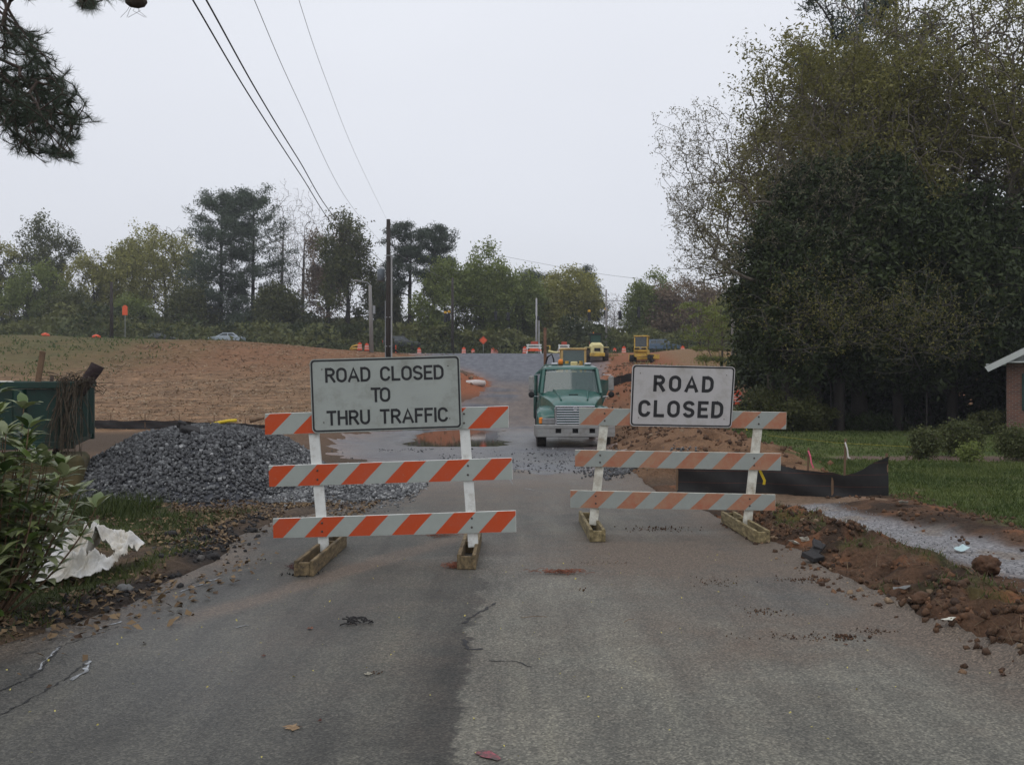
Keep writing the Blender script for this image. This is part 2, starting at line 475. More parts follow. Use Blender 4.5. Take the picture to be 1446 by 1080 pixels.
def ground_mat():
    m, nt, bs = newmat('loose_ground')
    pos = nd(nt, 'ShaderNodeNewGeometry').outputs['Position']
    col = nd(nt, 'ShaderNodeAttribute', attribute_name='col').outputs['Color']
    straw = nd(nt, 'ShaderNodeAttribute', attribute_name='straw').outputs['Fac']
    grav = nd(nt, 'ShaderNodeAttribute', attribute_name='gravel').outputs['Fac']
    n1 = nd(nt, 'ShaderNodeTexNoise', {'Vector': pos, 'Scale': 22, 'Detail': 6, 'Roughness': 0.75})
    k = ramp(nt, n1.outputs[0], [(0.28, (.42, .42, .42)), (0.72, (1.55, 1.55, 1.55))])
    c = mixc(nt, 1.0, col, k, 'MULTIPLY')
    # straw: streaks lying mostly across the slope
    mp = nd(nt, 'ShaderNodeMapping', {'Vector': pos, 'Scale': (0.22, 1.6, 1.6)})
    n2 = nd(nt, 'ShaderNodeTexNoise', {'Vector': mp.outputs[0], 'Scale': 1.6, 'Detail': 7, 'Roughness': 0.75})
    n2b = nd(nt, 'ShaderNodeTexNoise', {'Vector': pos, 'Scale': 0.9, 'Detail': 8, 'Roughness': 0.8})
    c = mixc(nt, straw, c, mixc(nt, 1.0, c, ramp(nt, n2b.outputs[0], [(.35, (.45, .42, .40)), (.5, (1, 1, 1)), (.66, (1.6, 1.55, 1.5))]), 'MULTIPLY'))
    k2 = ramp(nt, n2.outputs[0], [(0.38, (.68, .64, .62)), (0.52, (1.0, 1.0, 1.0)), (0.66, (1.7, 1.75, 1.8))])
    c2 = mixc(nt, 1.0, c, k2, 'MULTIPLY')
    c = mixc(nt, straw, c, c2)
    vo = nd(nt, 'ShaderNodeTexVoronoi', {'Vector': pos, 'Scale': 38})
    vr = ramp(nt, vo.outputs['Color'], [(0.0, (.45, .45, .48)), (1.0, (1.5, 1.5, 1.5))])
    c3 = mixc(nt, 1.0, col, vr, 'MULTIPLY')
    c = mixc(nt, grav, c, c3)
    nt.links.new(c, bs.inputs['Base Color'])
    bs.inputs['Roughness'].default_value = 0.95
    bs.inputs['Specular IOR Level'].default_value = 0.15
    n3 = nd(nt, 'ShaderNodeTexNoise', {'Vector': pos, 'Scale': 14, 'Detail': 7, 'Roughness': 0.7})
    bp = nd(nt, 'ShaderNodeBump', {'Height': n3.outputs[0], 'Strength': 0.8, 'Distance': 0.06})
    nt.links.new(bp.outputs[0], bs.inputs['Normal'])
    return m
ground = tag(link('ground', gme, ground_mat()), kind='structure')

# ------------------------------------------------------------------ old asphalt road
def strip(name, L, Rt, ys, ns, m, dz, seedL, seedR, jl, jr, colf, drop=0.09, soft=0.0):
    s = np.linspace(0, 1, ns); s = np.concatenate([[-0.004], s, [1.004]])
    el = edge(ys, L, jl, seedL); er = edge(ys, Rt, jr, seedR)
    S, Yg = np.meshgrid(s, ys)
    Xg = el[:, None] + (er - el)[:, None] * S
    x = Xg.ravel(); y = Yg.ravel()
    z = H(x, y, False) + dz
    z = np.where((S.ravel() < 0) | (S.ravel() > 1), z - drop, z)
    z = np.where((y >= ys[-1] - 1e-6) | (y <= ys[0] + 1e-6), z - drop, z)
    if soft > 0:
        e = np.minimum(x - np.repeat(el, len(s)), np.repeat(er, len(s)) - x); nn = fbm(x, y, 1.3, 5, 85)
        z = z - .10 * (1 - sst(0, soft * .35, e - soft * 1.1 * nn)) - .07 * (1 - sst(0, .5, (y - ys[0]) - 3.2 * nn + .3))
    n = len(s); q = np.arange(n * len(ys)).reshape(len(ys), n)
    f = np.stack([q[:-1, :-1], q[:-1, 1:], q[1:, 1:], q[1:, :-1]], -1).reshape(-1, 4)
    cols, at = colf(x, y, S.ravel())
    return tag(link(name, np_mesh(name, np.stack([x, y, z], 1), f, True, at, cols), m), kind='structure')

def asphalt_mat():
    m, nt, bs = newmat('old_asphalt')
    pos = nd(nt, 'ShaderNodeNewGeometry').outputs['Position']
    col = nd(nt, 'ShaderNodeAttribute', attribute_name='col').outputs['Color']
    dirt = nd(nt, 'ShaderNodeAttribute', attribute_name='dirt').outputs['Fac']
    wet = nd(nt, 'ShaderNodeAttribute', attribute_name='wet').outputs['Fac']
    sp = nd(nt, 'ShaderNodeSeparateXYZ', {0: pos})
    # ragged joint between the darker resurfaced lane and the pale worn one
    mpj = nd(nt, 'ShaderNodeMapping', {'Vector': pos, 'Scale': (0.6, 1.0, 0.0)})
    nj = nd(nt, 'ShaderNodeTexNoise', {'Vector': mpj.outputs[0], 'Scale': 2.6, 'Detail': 7, 'Roughness': 0.62})
    jo = nd(nt, 'ShaderNodeMath', {0: nj.outputs[0], 1: 0.55, 2: -0.275}, operation='MULTIPLY_ADD')
    xs = nd(nt, 'ShaderNodeMath', {0: sp.outputs[0], 1: jo.outputs[0]}, operation='ADD')
    xs2 = nd(nt, 'ShaderNodeMath', {0: xs.outputs[0], 1: 0.28}, operation='ADD')
    lane = nd(nt, 'ShaderNodeMapRange', {0: xs2.outputs[0], 1: -0.02, 2: 0.035}, interpolation_type='SMOOTHSTEP').outputs[0]
    edgeb = nd(nt, 'ShaderNodeMapRange', {0: xs2.outputs[0], 1: -0.5, 2: 0.0}, interpolation_type='SMOOTHSTEP').outputs[0]
    fade = nd(nt, 'ShaderNodeMapRange', {0: sp.outputs[1], 1: 5.6, 2: 9.0, 3: 1.0, 4: 0.0}).outputs[0]
    lane_f = nd(nt, 'ShaderNodeMath', {0: lane, 1: fade}, operation='MULTIPLY').outputs[0]
    edg = nd(nt, 'ShaderNodeMath', {0: edgeb, 1: lane}, operation='SUBTRACT', use_clamp=True).outputs[0]
    edg = nd(nt, 'ShaderNodeMath', {0: edg, 1: fade}, operation='MULTIPLY').outputs[0]
    c = mixc(nt, lane_f, col, mixc(nt, 1.0, col, (1.75, 1.75, 1.70, 1), 'MULTIPLY'))
    c = mixc(nt, edg, c, mixc(nt, 1.0, c, (.62, .62, .63, 1), 'MULTIPLY'))
    # blotches
    nb = nd(nt, 'ShaderNodeTexNoise', {'Vector': pos, 'Scale': 1.1, 'Detail': 6, 'Roughness': 0.6, 'Distortion': 0.6})
    c = mixc(nt, 1.0, c, ramp(nt, nb.outputs[0], [(.3, (.78, .78, .79)), (.7, (1.22, 1.21, 1.18))]), 'MULTIPLY')
    ns_ = nd(nt, 'ShaderNodeTexNoise', {'Vector': nd(nt, 'ShaderNodeMapping', {'Vector': pos, 'Scale': (2.2, .22, 1)}).outputs[0], 'Scale': 1.3, 'Detail': 7, 'Roughness': 0.65})
    c = mixc(nt, 1.0, c, ramp(nt, ns_.outputs[0], [(.34, (.70, .70, .71)), (.52, (1.0, 1.0, 1.0)), (.68, (1.28, 1.27, 1.2))]), 'MULTIPLY')
    # dirt film
    nr = nd(nt, 'ShaderNodeTexNoise', {'Vector': pos, 'Scale': 2.3, 'Detail': 9, 'Roughness': 0.7})
    dm = nd(nt, 'ShaderNodeMath', {0: nr.outputs[0], 1: dirt}, operation='MULTIPLY')
    dm = nd(nt, 'ShaderNodeMapRange', {0: dm.outputs[0], 1: 0.18, 2: 0.55}, clamp=True).outputs[0]
    c = mixc(nt, dm, c, (.125, .098, .075, 1))
    # aggregate
    vo = nd(nt, 'ShaderNodeTexVoronoi', {'Vector': pos, 'Scale': 95})
    nf = nd(nt, 'ShaderNodeTexNoise', {'Vector': pos, 'Scale': 60, 'Detail': 3})
    k = ramp(nt, vo.outputs['Color'], [(0.0, (.55, .55, .56)), (.55, (.95, .95, .95)), (1.0, (1.75, 1.72, 1.66))])
    c = mixc(nt, 1.0, c, k, 'MULTIPLY')
    k = ramp(nt, nf.outputs[0], [(.3, (.7, .7, .7)), (.7, (1.3, 1.3, 1.3))])
    c = mixc(nt, 1.0, c, k, 'MULTIPLY')
    nt.links.new(c, bs.inputs['Base Color'])
    rr = nd(nt, 'ShaderNodeMapRange', {0: wet, 3: 0.82, 4: 0.42}).outputs[0]
    nt.links.new(rr, bs.inputs['Roughness'])
    bs.inputs['Specular IOR Level'].default_value = 0.4
    bp = nd(nt, 'ShaderNodeBump', {'Height': vo.outputs['Distance'], 'Strength': 0.5, 'Distance': 0.006})
    bp2 = nd(nt, 'ShaderNodeBump', {'Height': nb.outputs[0], 'Strength': 0.3, 'Distance': 0.05, 'Normal': bp.outputs[0]})
    nt.links.new(bp2.outputs[0], bs.inputs['Normal'])
    return m
def asp_cols(x, y, s):
    c = np.zeros((len(x), 3)) + np.array([.080, .077, .066])
    # pale worn right and middle
    pale = sst(-1.2, 1.2, x) * sst(3.5, 8, y); c = blend(c, pale * .55, [.122, .118, .102])
    pale = bumpf(x, y, .1, 8.6, .55, 1.4); c = blend(c, pale * .5, [.155, .15, .135])
    far = sst(10, 18, y); c = blend(c, far * .5, [.115, .113, .11])
    dk = bumpf(x, y, 2.3, 7.9, .75, 2.0, 3) * (0.4 + fbm(x, y, 1.2, 3, 71)); c = blend(c, np.clip(dk, 0, 1) * .75, [.045, .044, .045])
    dk = sst(-1.6, -3.0, x); c = blend(c, dk * .45, [.050, .049, .050])
    dirt = .35 + .5 * sst(9, 16, y)
    dirt += .9 * bumpf(x, y, 1.6, 9.0, 1.7, 1.6) + .75 * np.exp(-((s - 1.0) / .07) ** 2) + .5 * bumpf(x, y, 1.9, 5.9, 1.2, .9)
    trk = np.exp(-(((x + 1.55) - (y - 8) * .45) / .14) ** 2) * sst(5.9, 6.8, y) * (1 - sst(9.5, 11, y)); dirt += 1.0 * trk
    dirt += .6 * np.exp(-((s) / .05) ** 2)
    dirt *= .55 + .9 * fbm(x, y, .8, 3, 73)
    wet = .25 + .5 * sst(-.3, -1.5, x) * (1 - sst(6, 9, y)) + .4 * sst(13, 19, y)
    return c, {'dirt': np.clip(dirt, 0, 1.6), 'wet': np.clip(wet * (.5 + fbm(x, y, .6, 3, 75)), 0, 1)}
ya = np.concatenate([np.arange(-20, 3, .6), np.arange(3, 12, .05), np.arange(12, 19.8, .08)])
asphalt = strip('asphalt_road', RL, RR, ya, 110, asphalt_mat(), 0.004, 3, 5, .12, .12, asp_cols)

def gravel_mat():
    m, nt, bs = newmat('crushed_stone')
    pos = nd(nt, 'ShaderNodeNewGeometry').outputs['Position']
    col = nd(nt, 'ShaderNodeAttribute', attribute_name='col').outputs['Color']
    wet = nd(nt, 'ShaderNodeAttribute', attribute_name='wet').outputs['Fac']
    n1 = nd(nt, 'ShaderNodeTexNoise', {'Vector': pos, 'Scale': 9, 'Detail': 8, 'Roughness': 0.8})
    c = mixc(nt, 1.0, col, ramp(nt, n1.outputs[0], [(.3, (.55, .55, .57)), (.7, (1.45, 1.45, 1.43))]), 'MULTIPLY')
    mp = nd(nt, 'ShaderNodeMapping', {'Vector': pos, 'Scale': (1.5, .35, 1)})
    n2 = nd(nt, 'ShaderNodeTexNoise', {'Vector': mp.outputs[0], 'Scale': 1.2, 'Detail': 6, 'Roughness': 0.6})
    c = mixc(nt, 1.0, c, ramp(nt, n2.outputs[0], [(.35, (.78, .78, .80)), (.65, (1.25, 1.24, 1.2))]), 'MULTIPLY')
    nt.links.new(c, bs.inputs['Base Color'])
    nt.links.new(nd(nt, 'ShaderNodeMapRange', {0: wet, 3: .9, 4: .3}).outputs[0], bs.inputs['Roughness'])
    bs.inputs['Specular IOR Level'].default_value = .35
    bp = nd(nt, 'ShaderNodeBump', {'Height': n1.outputs[0], 'Strength': .7, 'Distance': .04})
    nt.links.new(bp.outputs[0], bs.inputs['Normal'])
    return m
def grv_cols(x, y, s):
    n1 = fbm(x, y, .5, 4, 81); n2 = fbm(x, y, 1.8, 4, 83)
    c = np.zeros((len(x), 3)) + np.array([.095, .098, .112])
    m = (1 - sst(36, 44, y)) * sst(.35, .6, n1); c = blend(c, m * .6, [.115, .108, .104])
    m = sst(34, 42, y) * (1 - sst(62, 72, y)) * sst(.25, .5, n1 + .1 - .1 * np.abs(x - .8)); c = blend(c, m * .7, [.17, .13, .105])
    m = sst(.55, .7, n2) * (y < 46); c = blend(c, m * .6, [.10, .085, .08])
    m = np.clip(bumpf(x, y, 1.0, 24.5, 4.0, 3.2, 3) * 1.1, 0, 1) * sst(.3, .55, n2); c = blend(c, m * .7, [.08, .082, .09])
    m = sst(.0, -1.0, x) * (y < 30) * (y > 19); c = blend(c, m * .5, [.12, .116, .12])
    m = sst(68, 78, y); c = blend(c, m, [.115, .12, .138])
    m = np.exp(-((s - 1.0) / .12) ** 2) + np.exp(-((s) / .1) ** 2); c = blend(c, np.clip(m, 0, 1) * .8 * (.4 + n2), [.25, .13, .08])
    wet = (1 - sst(30, 48, y)) * sst(.25, .55, n1 + .2) * 1.2
    m = 1 - sst(-.08, -.03, puddle_dip(x, y)); c = blend(c, m, [.05, .045, .036])
    return c, {'wet': np.clip(wet + .3 * m, 0, 1)}
yg = np.concatenate([np.arange(17.2, 45, .12), np.arange(45, 116, .35)])
gravel_road = strip('gravel_road', GL, GR, yg, 70, gravel_mat(), 0.02, 7, 9, .25, .25, grv_cols, .25, .9)

# puddle water
mw, ntw, bw = newmat('muddy_water')
bw.inputs['Base Color'].default_value = (.05, .042, .032, 1); bw.inputs['Roughness'].default_value = .04; bw.inputs['Specular IOR Level'].default_value = .9
nw = nd(ntw, 'ShaderNodeTexNoise', {'Vector': nd(ntw, 'ShaderNodeNewGeometry').outputs['Position'], 'Scale': 3, 'Detail': 2})
ntw.links.new(nd(ntw, 'ShaderNodeBump', {'Height': nw.outputs[0], 'Strength': .05, 'Distance': .01}).outputs[0], bw.inputs['Normal'])
mb = MB()
ring = [(-2.0 + 3.2 * math.cos(t), 34 + 9 * math.sin(t), -0.012) for t in np.linspace(0, 2 * math.pi, 40, endpoint=False)]
ring = [(a, b_, -.645) for a, b_, _ in ring]
mb.add(ring, [tuple(range(40))])
tag(mb.build('puddle_water', mw), kind='structure')

# ribbons of paint and crack lying on the asphalt
def ribbon(name, pts, w, m, dz=.003, jit=.013):
    P3 = [G(*p) for p in pts]
    q = []
    for a, b in zip(P3[:-1], P3[1:]):
        n = max(2, int((b - a).length / .03))
        q += [a.lerp(b, i / n) for i in range(n)]
    q.append(P3[-1])
    vs = []; L = len(q)
    for i, p in enumerate(q):
        d = (q[min(i + 1, L - 1)] - q[max(0, i - 1)]).normalized(); s_ = Vector((-d.y, d.x, 0))
        ww = (w(i / (L - 1)) if callable(w) else w) * random.uniform(.25, 1.6)
        c = p + s_ * random.uniform(-jit, jit)
        for k in (-.5, .5):
            v = c + s_ * ww * k; vs.append((v.x, v.y, 0))
    vs = np.array(vs); vs[:, 2] = H(vs[:, 0], vs[:, 1], False) + .004 + dz
    b = MB(); b.add(vs, [(2 * i, 2 * i + 1, 2 * i + 3, 2 * i + 2) for i in range(L - 1)])
    return b.build(name, m, asphalt)
m_crack = mat('crack_filler', (.02, .02, .021), .7, .3, 20)
m_chalk = mat('white_road_paint', (.42, .44, .46), .8, .5, 60, grime=(.1, .1, .1), gamt=1.0, gsc=25)
m_pink = mat('pink_marking_paint', (.50, .09, .13), .8, .4, 30, grime=(.09, .08, .075), gamt=1.3, gsc=28)
def crk(pts, w=.018, n='pavement_crack'): return ribbon(n, pts, w, m_crack)
crk([(0, 977), (35, 962), (60, 945), (85, 914)], .013)
crk([(0, 1012), (45, 988), (82, 968), (112, 945), (128, 935)], .011)
crk([(30, 925), (80, 915), (170, 885)], .008)
crk([(190, 848), (240, 836), (280, 822)], .010)
crk([(655, 882), (668, 870), (678, 866), (690, 858), (698, 852)], .022)
crk([(654, 905), (662, 918), (682, 919)], .026)
crk([(690, 935), (730, 936), (750, 944)], .008)
ribbon('chalk_line', [(255, 837), (285, 826), (312, 816)], .020, m_chalk, .004)
ribbon('chalk_line', [(140, 889), (172, 879)], .020, m_chalk, .004)
ribbon('chalk_line', [(98, 962), (112, 956), (122, 948), (127, 934)], .022, m_chalk, .004)
ribbon('chalk_line', [(52, 948), (66, 932), (84, 915)], .012, m_chalk, .004)
ribbon('chalk_line', [(335, 888), (348, 884)], .02, m_chalk, .004)
for pts in ([(588, 700), (592, 684), (604, 692)], [(716, 672), (724, 684)], [(740, 690), (762, 694)], [(640, 676), (668, 671)]):
    ribbon('chalk_line', pts, .020, m_chalk, .004)
pk = ribbon('paint_spot', [(670, 1068), (680, 1065), (690, 1069), (707, 1076)], lambda t: .05 * math.sin(math.pi * (.12 + .76 * t)), m_pink, .007)
# ------------------------------------------------------------------ type III barricades
def stripes_mat(name, orange, white, faded):
    m, nt, bs = newmat(name)
    uv = nd(nt, 'ShaderNodeUVMap', uv_map='stripe').outputs[0]
    sp = nd(nt, 'ShaderNodeSeparateXYZ', {0: uv})
    fr = nd(nt, 'ShaderNodeMath', {0: sp.outputs[0], 1: 1.0}, operation='FRACT')
    gt = nd(nt, 'ShaderNodeMapRange', {0: fr.outputs[0], 1: .498, 2: .502}).outputs[0]
    co = coords(nt, 'Object')
    n1 = nd(nt, 'ShaderNodeTexNoise', {'Vector': co, 'Scale': 5, 'Detail': 8, 'Roughness': .72}).outputs[0]
    n2 = nd(nt, 'ShaderNodeTexNoise', {'Vector': co, 'Scale': 26, 'Detail': 6, 'Roughness': .75}).outputs[0]
    o1 = mixc(nt, ramp(nt, n1, [(.35, (0, 0, 0)), (.65, (1, 1, 1))]), c4(orange), c4([orange[0] * .9 + faded * .06, orange[1] * (1 + faded * .7), orange[2] + faded * .06]))
    w1 = mixc(nt, ramp(nt, n1, [(.3, (0, 0, 0)), (.7, (1, 1, 1))]), c4(white), c4([v * .86 for v in white]))
    c = mixc(nt, gt, o1, w1)
    sc = ramp(nt, n2, [(.60 - .06 * faded, (0, 0, 0)), (.74, (1, 1, 1))])
    c = mixc(nt, nd(nt, 'ShaderNodeMath', {0: sc, 1: .25 + .45 * faded}, operation='MULTIPLY').outputs[0], c, (.30, .26, .22, 1))
    nt.links.new(c, bs.inputs['Base Color'])
    bs.inputs['Roughness'].default_value = .45
    bs.inputs['Specular IOR Level'].default_value = .35
    return m
m_str_new = stripes_mat('orange_white_sheeting', (.50, .062, .008), (.36, .39, .36), .38)
m_str_old = stripes_mat('worn_orange_white_sheeting', (.36, .13, .075), (.32, .345, .32), 1.0)
m_white_post = mat('white_painted_timber', (.70, .71, .68), .55, .08, 9, grime=(.32, .28, .22), gamt=.35, gsc=6)
m_white_worn = mat('worn_white_painted_timber', (.66, .65, .57), .6, .10, 9, grime=(.30, .25, .18), gamt=.6, gsc=7)
m_wood = mat('damp_treated_timber', (.20, .145, .075), .8, .4, 7, grime=(.05, .04, .028), gamt=.7, gsc=5, stretch=(4, 1, 4), bump=.4, bsc=30)
m_wood2 = mat('pale_treated_timber', (.27, .215, .11), .8, .4, 7, grime=(.07, .055, .03), gamt=.7, gsc=5, stretch=(4, 1, 4), bump=.4, bsc=30)
m_bolt = mat('rusty_bolt_steel', (.10, .085, .075), .5, .4, 30, metal=.7)
m_black = mat('sign_black', (.016, .016, .018), .5, .2, 12, bump=0)
m_signL = mat('sign_sheeting_greenish', (.33, .355, .33), .5, .06, 3, grime=(.24, .25, .22), gamt=.4, gsc=4.5, bump=.02)
m_signR = mat('sign_sheeting_pinkish', (.44, .425, .42), .5, .06, 3, grime=(.33, .31, .28), gamt=.4, gsc=4.5, bump=.02)
m_edge = mat('sign_edge_aluminium', (.50, .52, .50), .4, .1, 10, metal=.3)

GLY = {
 'R': (.62, [[(0, 0), (0, 1), (.34, 1), 'a', (.34, .5), (0, .5)], [(.34, .5), (.62, 0)]]),
 'O': (.66, None), 'A': (.74, [[(0, 0), (.37, 1), (.74, 0)], [(.15, .30), (.59, .30)]]),
 'D': (.62, None), 'C': (.64, None), 'S': (.60, None),
 'L': (.52, [[(0, 1), (0, 0), (.52, 0)]]), 'E': (.52, [[(.52, 1), (0, 1), (0, 0), (.52, 0)], [(0, .52), (.44, .52)]]),
 'T': (.60, [[(0, 1), (.6, 1)], [(.3, 1), (.3, 0)]]), 'H': (.62, [[(0, 0), (0, 1)], [(.62, 0), (.62, 1)], [(0, .5), (.62, .5)]]),
 'U': (.62, None), 'F': (.50, [[(.5, 1), (0, 1), (0, 0)], [(0, .52), (.42, .52)]]), 'I': (.0, [[(0, 0), (0, 1)]]), 'W': (1.0, [[(0, 1), (.25, 0), (.5, 1), (.75, 0), (1, 1)]]),
 'K': (.6, [[(0, 0), (0, 1)], [(.6, 1), (0, .4)], [(.2, .58), (.62, 0)]]), 'N': (.62, [[(0, 0), (0, 1), (.62, 0), (.62, 1)]]), 'P': (.6, None), 'M': (.8, [[(0, 0), (0, 1), (.4, .25), (.8, 1), (.8, 0)]]),
}
def arc(cx, cy, rx, ry, a0, a1, n=9):
    return [(cx + rx * math.cos(R(a0 + (a1 - a0) * i / n)), cy + ry * math.sin(R(a0 + (a1 - a0) * i / n))) for i in range(n + 1)]
def glyph(ch):
    if ch == 'O':
        p = arc(.33, .68, .33, .32, 0, 180, 12) + arc(.33, .32, .33, .32, 180, 360, 12); return .66, [p + [p[0]]]
    if ch == 'D':
        return .62, [[(0, 0), (0, 1), (.26, 1)] + arc(.26, .64, .36, .36, 90, 0) + arc(.26, .36, .36, .36, 0, -90) + [(0, 0)]]
    if ch == 'C':
        return .64, [arc(.32, .68, .32, .32, 8, 180, 12) + arc(.32, .32, .32, .32, 180, 352, 12)]
    if ch == 'S':
        return .60, [arc(.30, .75, .30, .25, 10, 180, 9) + [(.03, .66), (.12, .56), (.48, .44), (.57, .36)] + arc(.30, .26, .30, .26, 0, -170, 10)]
    if ch == 'U':
        return .62, [[(0, 1)] + arc(.31, .31, .31, .31, 180, 360, 12) + [(.62, 1)]]
    if ch == 'R':
        return .62, [[(0, 0), (0, 1), (.32, 1)] + arc(.32, .745, .28, .255, 90, -90, 9) + [(0, .49)], [(.30, .49), (.62, 0)]]
    if ch == 'P':
        return .60, [[(0, 0), (0, 1), (.32, 1)] + arc(.32, .745, .28, .255, 90, -90, 9) + [(0, .49)]]
    return GLY[ch]
def stroke_poly(b, pts, w, y, T):
    """flat ribbon with mitred corners; pts in sign-plane metres; T maps (u,v,depth)->3D"""
    n = len(pts); closed = (abs(pts[0][0] - pts[-1][0]) + abs(pts[0][1] - pts[-1][1])) < 1e-6
    if closed: pts = pts[:-1]; n -= 1
    l, r = [], []
    for i in range(n):
        p = Vector(pts[i]); a = Vector(pts[(i - 1) % n]) if (closed or i > 0) else None; c = Vector(pts[(i + 1) % n]) if (closed or i < n - 1) else None
        d1 = (p - a).normalized() if a is not None else (c - p).normalized()
        d2 = (c - p).normalized() if c is not None else d1
        n1 = Vector((-d1.y, d1.x)); n2 = Vector((-d2.y, d2.x)); mm = (n1 + n2); mm.normalize()
        k = w / 2 / max(.72, mm.dot(n1))
        l.append(T(p.x + mm.x * k, p.y + mm.y * k, y)); r.append(T(p.x - mm.x * k, p.y - mm.y * k, y))
    m = n if closed else n - 1
    b.add(l + r, [(i, (i + 1) % n, n + (i + 1) % n, n + i) for i in range(m)])
def word(text, u0, u1, vc, h, wt, T, mtl, parent, name='letter', depth=.002):
    """letters spread from u0 to u1 centred on height vc; each letter a mesh of its own"""
    space = .42
    adv = []; tot = 0
    ws = [glyph(ch)[0] if ch != ' ' else space for ch in text]
    cap = h - wt
    nat = sum(ws) * cap; gaps = len(text) - 1
    gap = ((u1 - u0 - wt) - nat) / gaps
    x = u0 + wt / 2
    for ch, w_ in zip(text, ws):
        if ch != ' ':
            b = MB()
            for k, st in enumerate(glyph(ch)[1]):
                pts = [(x + px * cap, vc - h / 2 + wt / 2 + py * cap) for px, py in st]
                # square ends reach the cap lines
                def ext(a, c):
                    d = (Vector(a) - Vector(c)); L = d.length; d.normalize(); return (a[0] + d.x * wt / 2, a[1] + d.y * wt / 2)
                if Vector(pts[0]).__sub__(Vector(pts[-1])).length > 1e-6:
                    if ch not in 'CSR' or (ch == 'R' and k == 0): pts[0] = ext(pts[0], pts[1])
                    if ch not in 'CS' and not (ch == 'R' and k == 0): pts[-1] = ext(pts[-1], pts[-2])
                stroke_poly(b, pts, wt, depth + k * .0004, T)
            b.build(name, mtl, parent)
        x += w_ * cap + gap
def rrect(w, h, r, n=5):
    o = []
    for cx, cy, a in ((w / 2 - r, h / 2 - r, 0), (-w / 2 + r, h / 2 - r, 90), (-w / 2 + r, -h / 2 + r, 180), (w / 2 - r, -h / 2 + r, 270)):
        o += arc(cx, cy, r, r, a, a + 90, n)
    return o
def sign_board(parent, corners, Y, w, h, face_m, lines_, wt):
    """corners: TL,TR,BR,BL photo pixels at depth Y"""
    TL, TR, BR, BL = [P(*c, Y) for c in corners]
    def T(u, v, d):
        s = u / w + .5; t = v / h + .5
        p = (BL * (1 - s) + BR * s) * (1 - t) + (TL * (1 - s) + TR * s) * t
        p = p.copy(); p.y -= d; return p
    b = MB(); o = rrect(w, h, .045); n = len(o)
    b.add([T(u, v, 0) for u, v in o] + [T(u, v, -.018) for u, v in o], [tuple(range(n)), tuple(range(2 * n - 1, n - 1, -1))] + [(i, n + i, n + (i + 1) % n, (i + 1) % n) for i in range(n)])
    panel = b.build('sign_panel', face_m, parent)
    b = MB(); o1 = rrect(w - .018, h - .018, .038); o2 = rrect(w - .052, h - .052, .026)
    b.add([T(u, v, .0015) for u, v in o1] + [T(u, v, .0015) for u, v in o2], [(i, (i + 1) % n, n + (i + 1) % n, n + i) for i in range(n)])
    b.build('sign_border', m_black, panel)
    for text, u0, u1, vc, hh in lines_:
        word(text, u0, u1, vc, hh, wt, T, m_black, panel)
    # rivets
    for u in (-.42, .42):
        for v in (-.36, .36):
            c = T(u * w, v * h, .002); MB().lathe(c, [(.006, 0), (.006, -.002), (.003, -.004)], 8, 'y').build('sign_bolt', m_bolt, panel)
    return panel
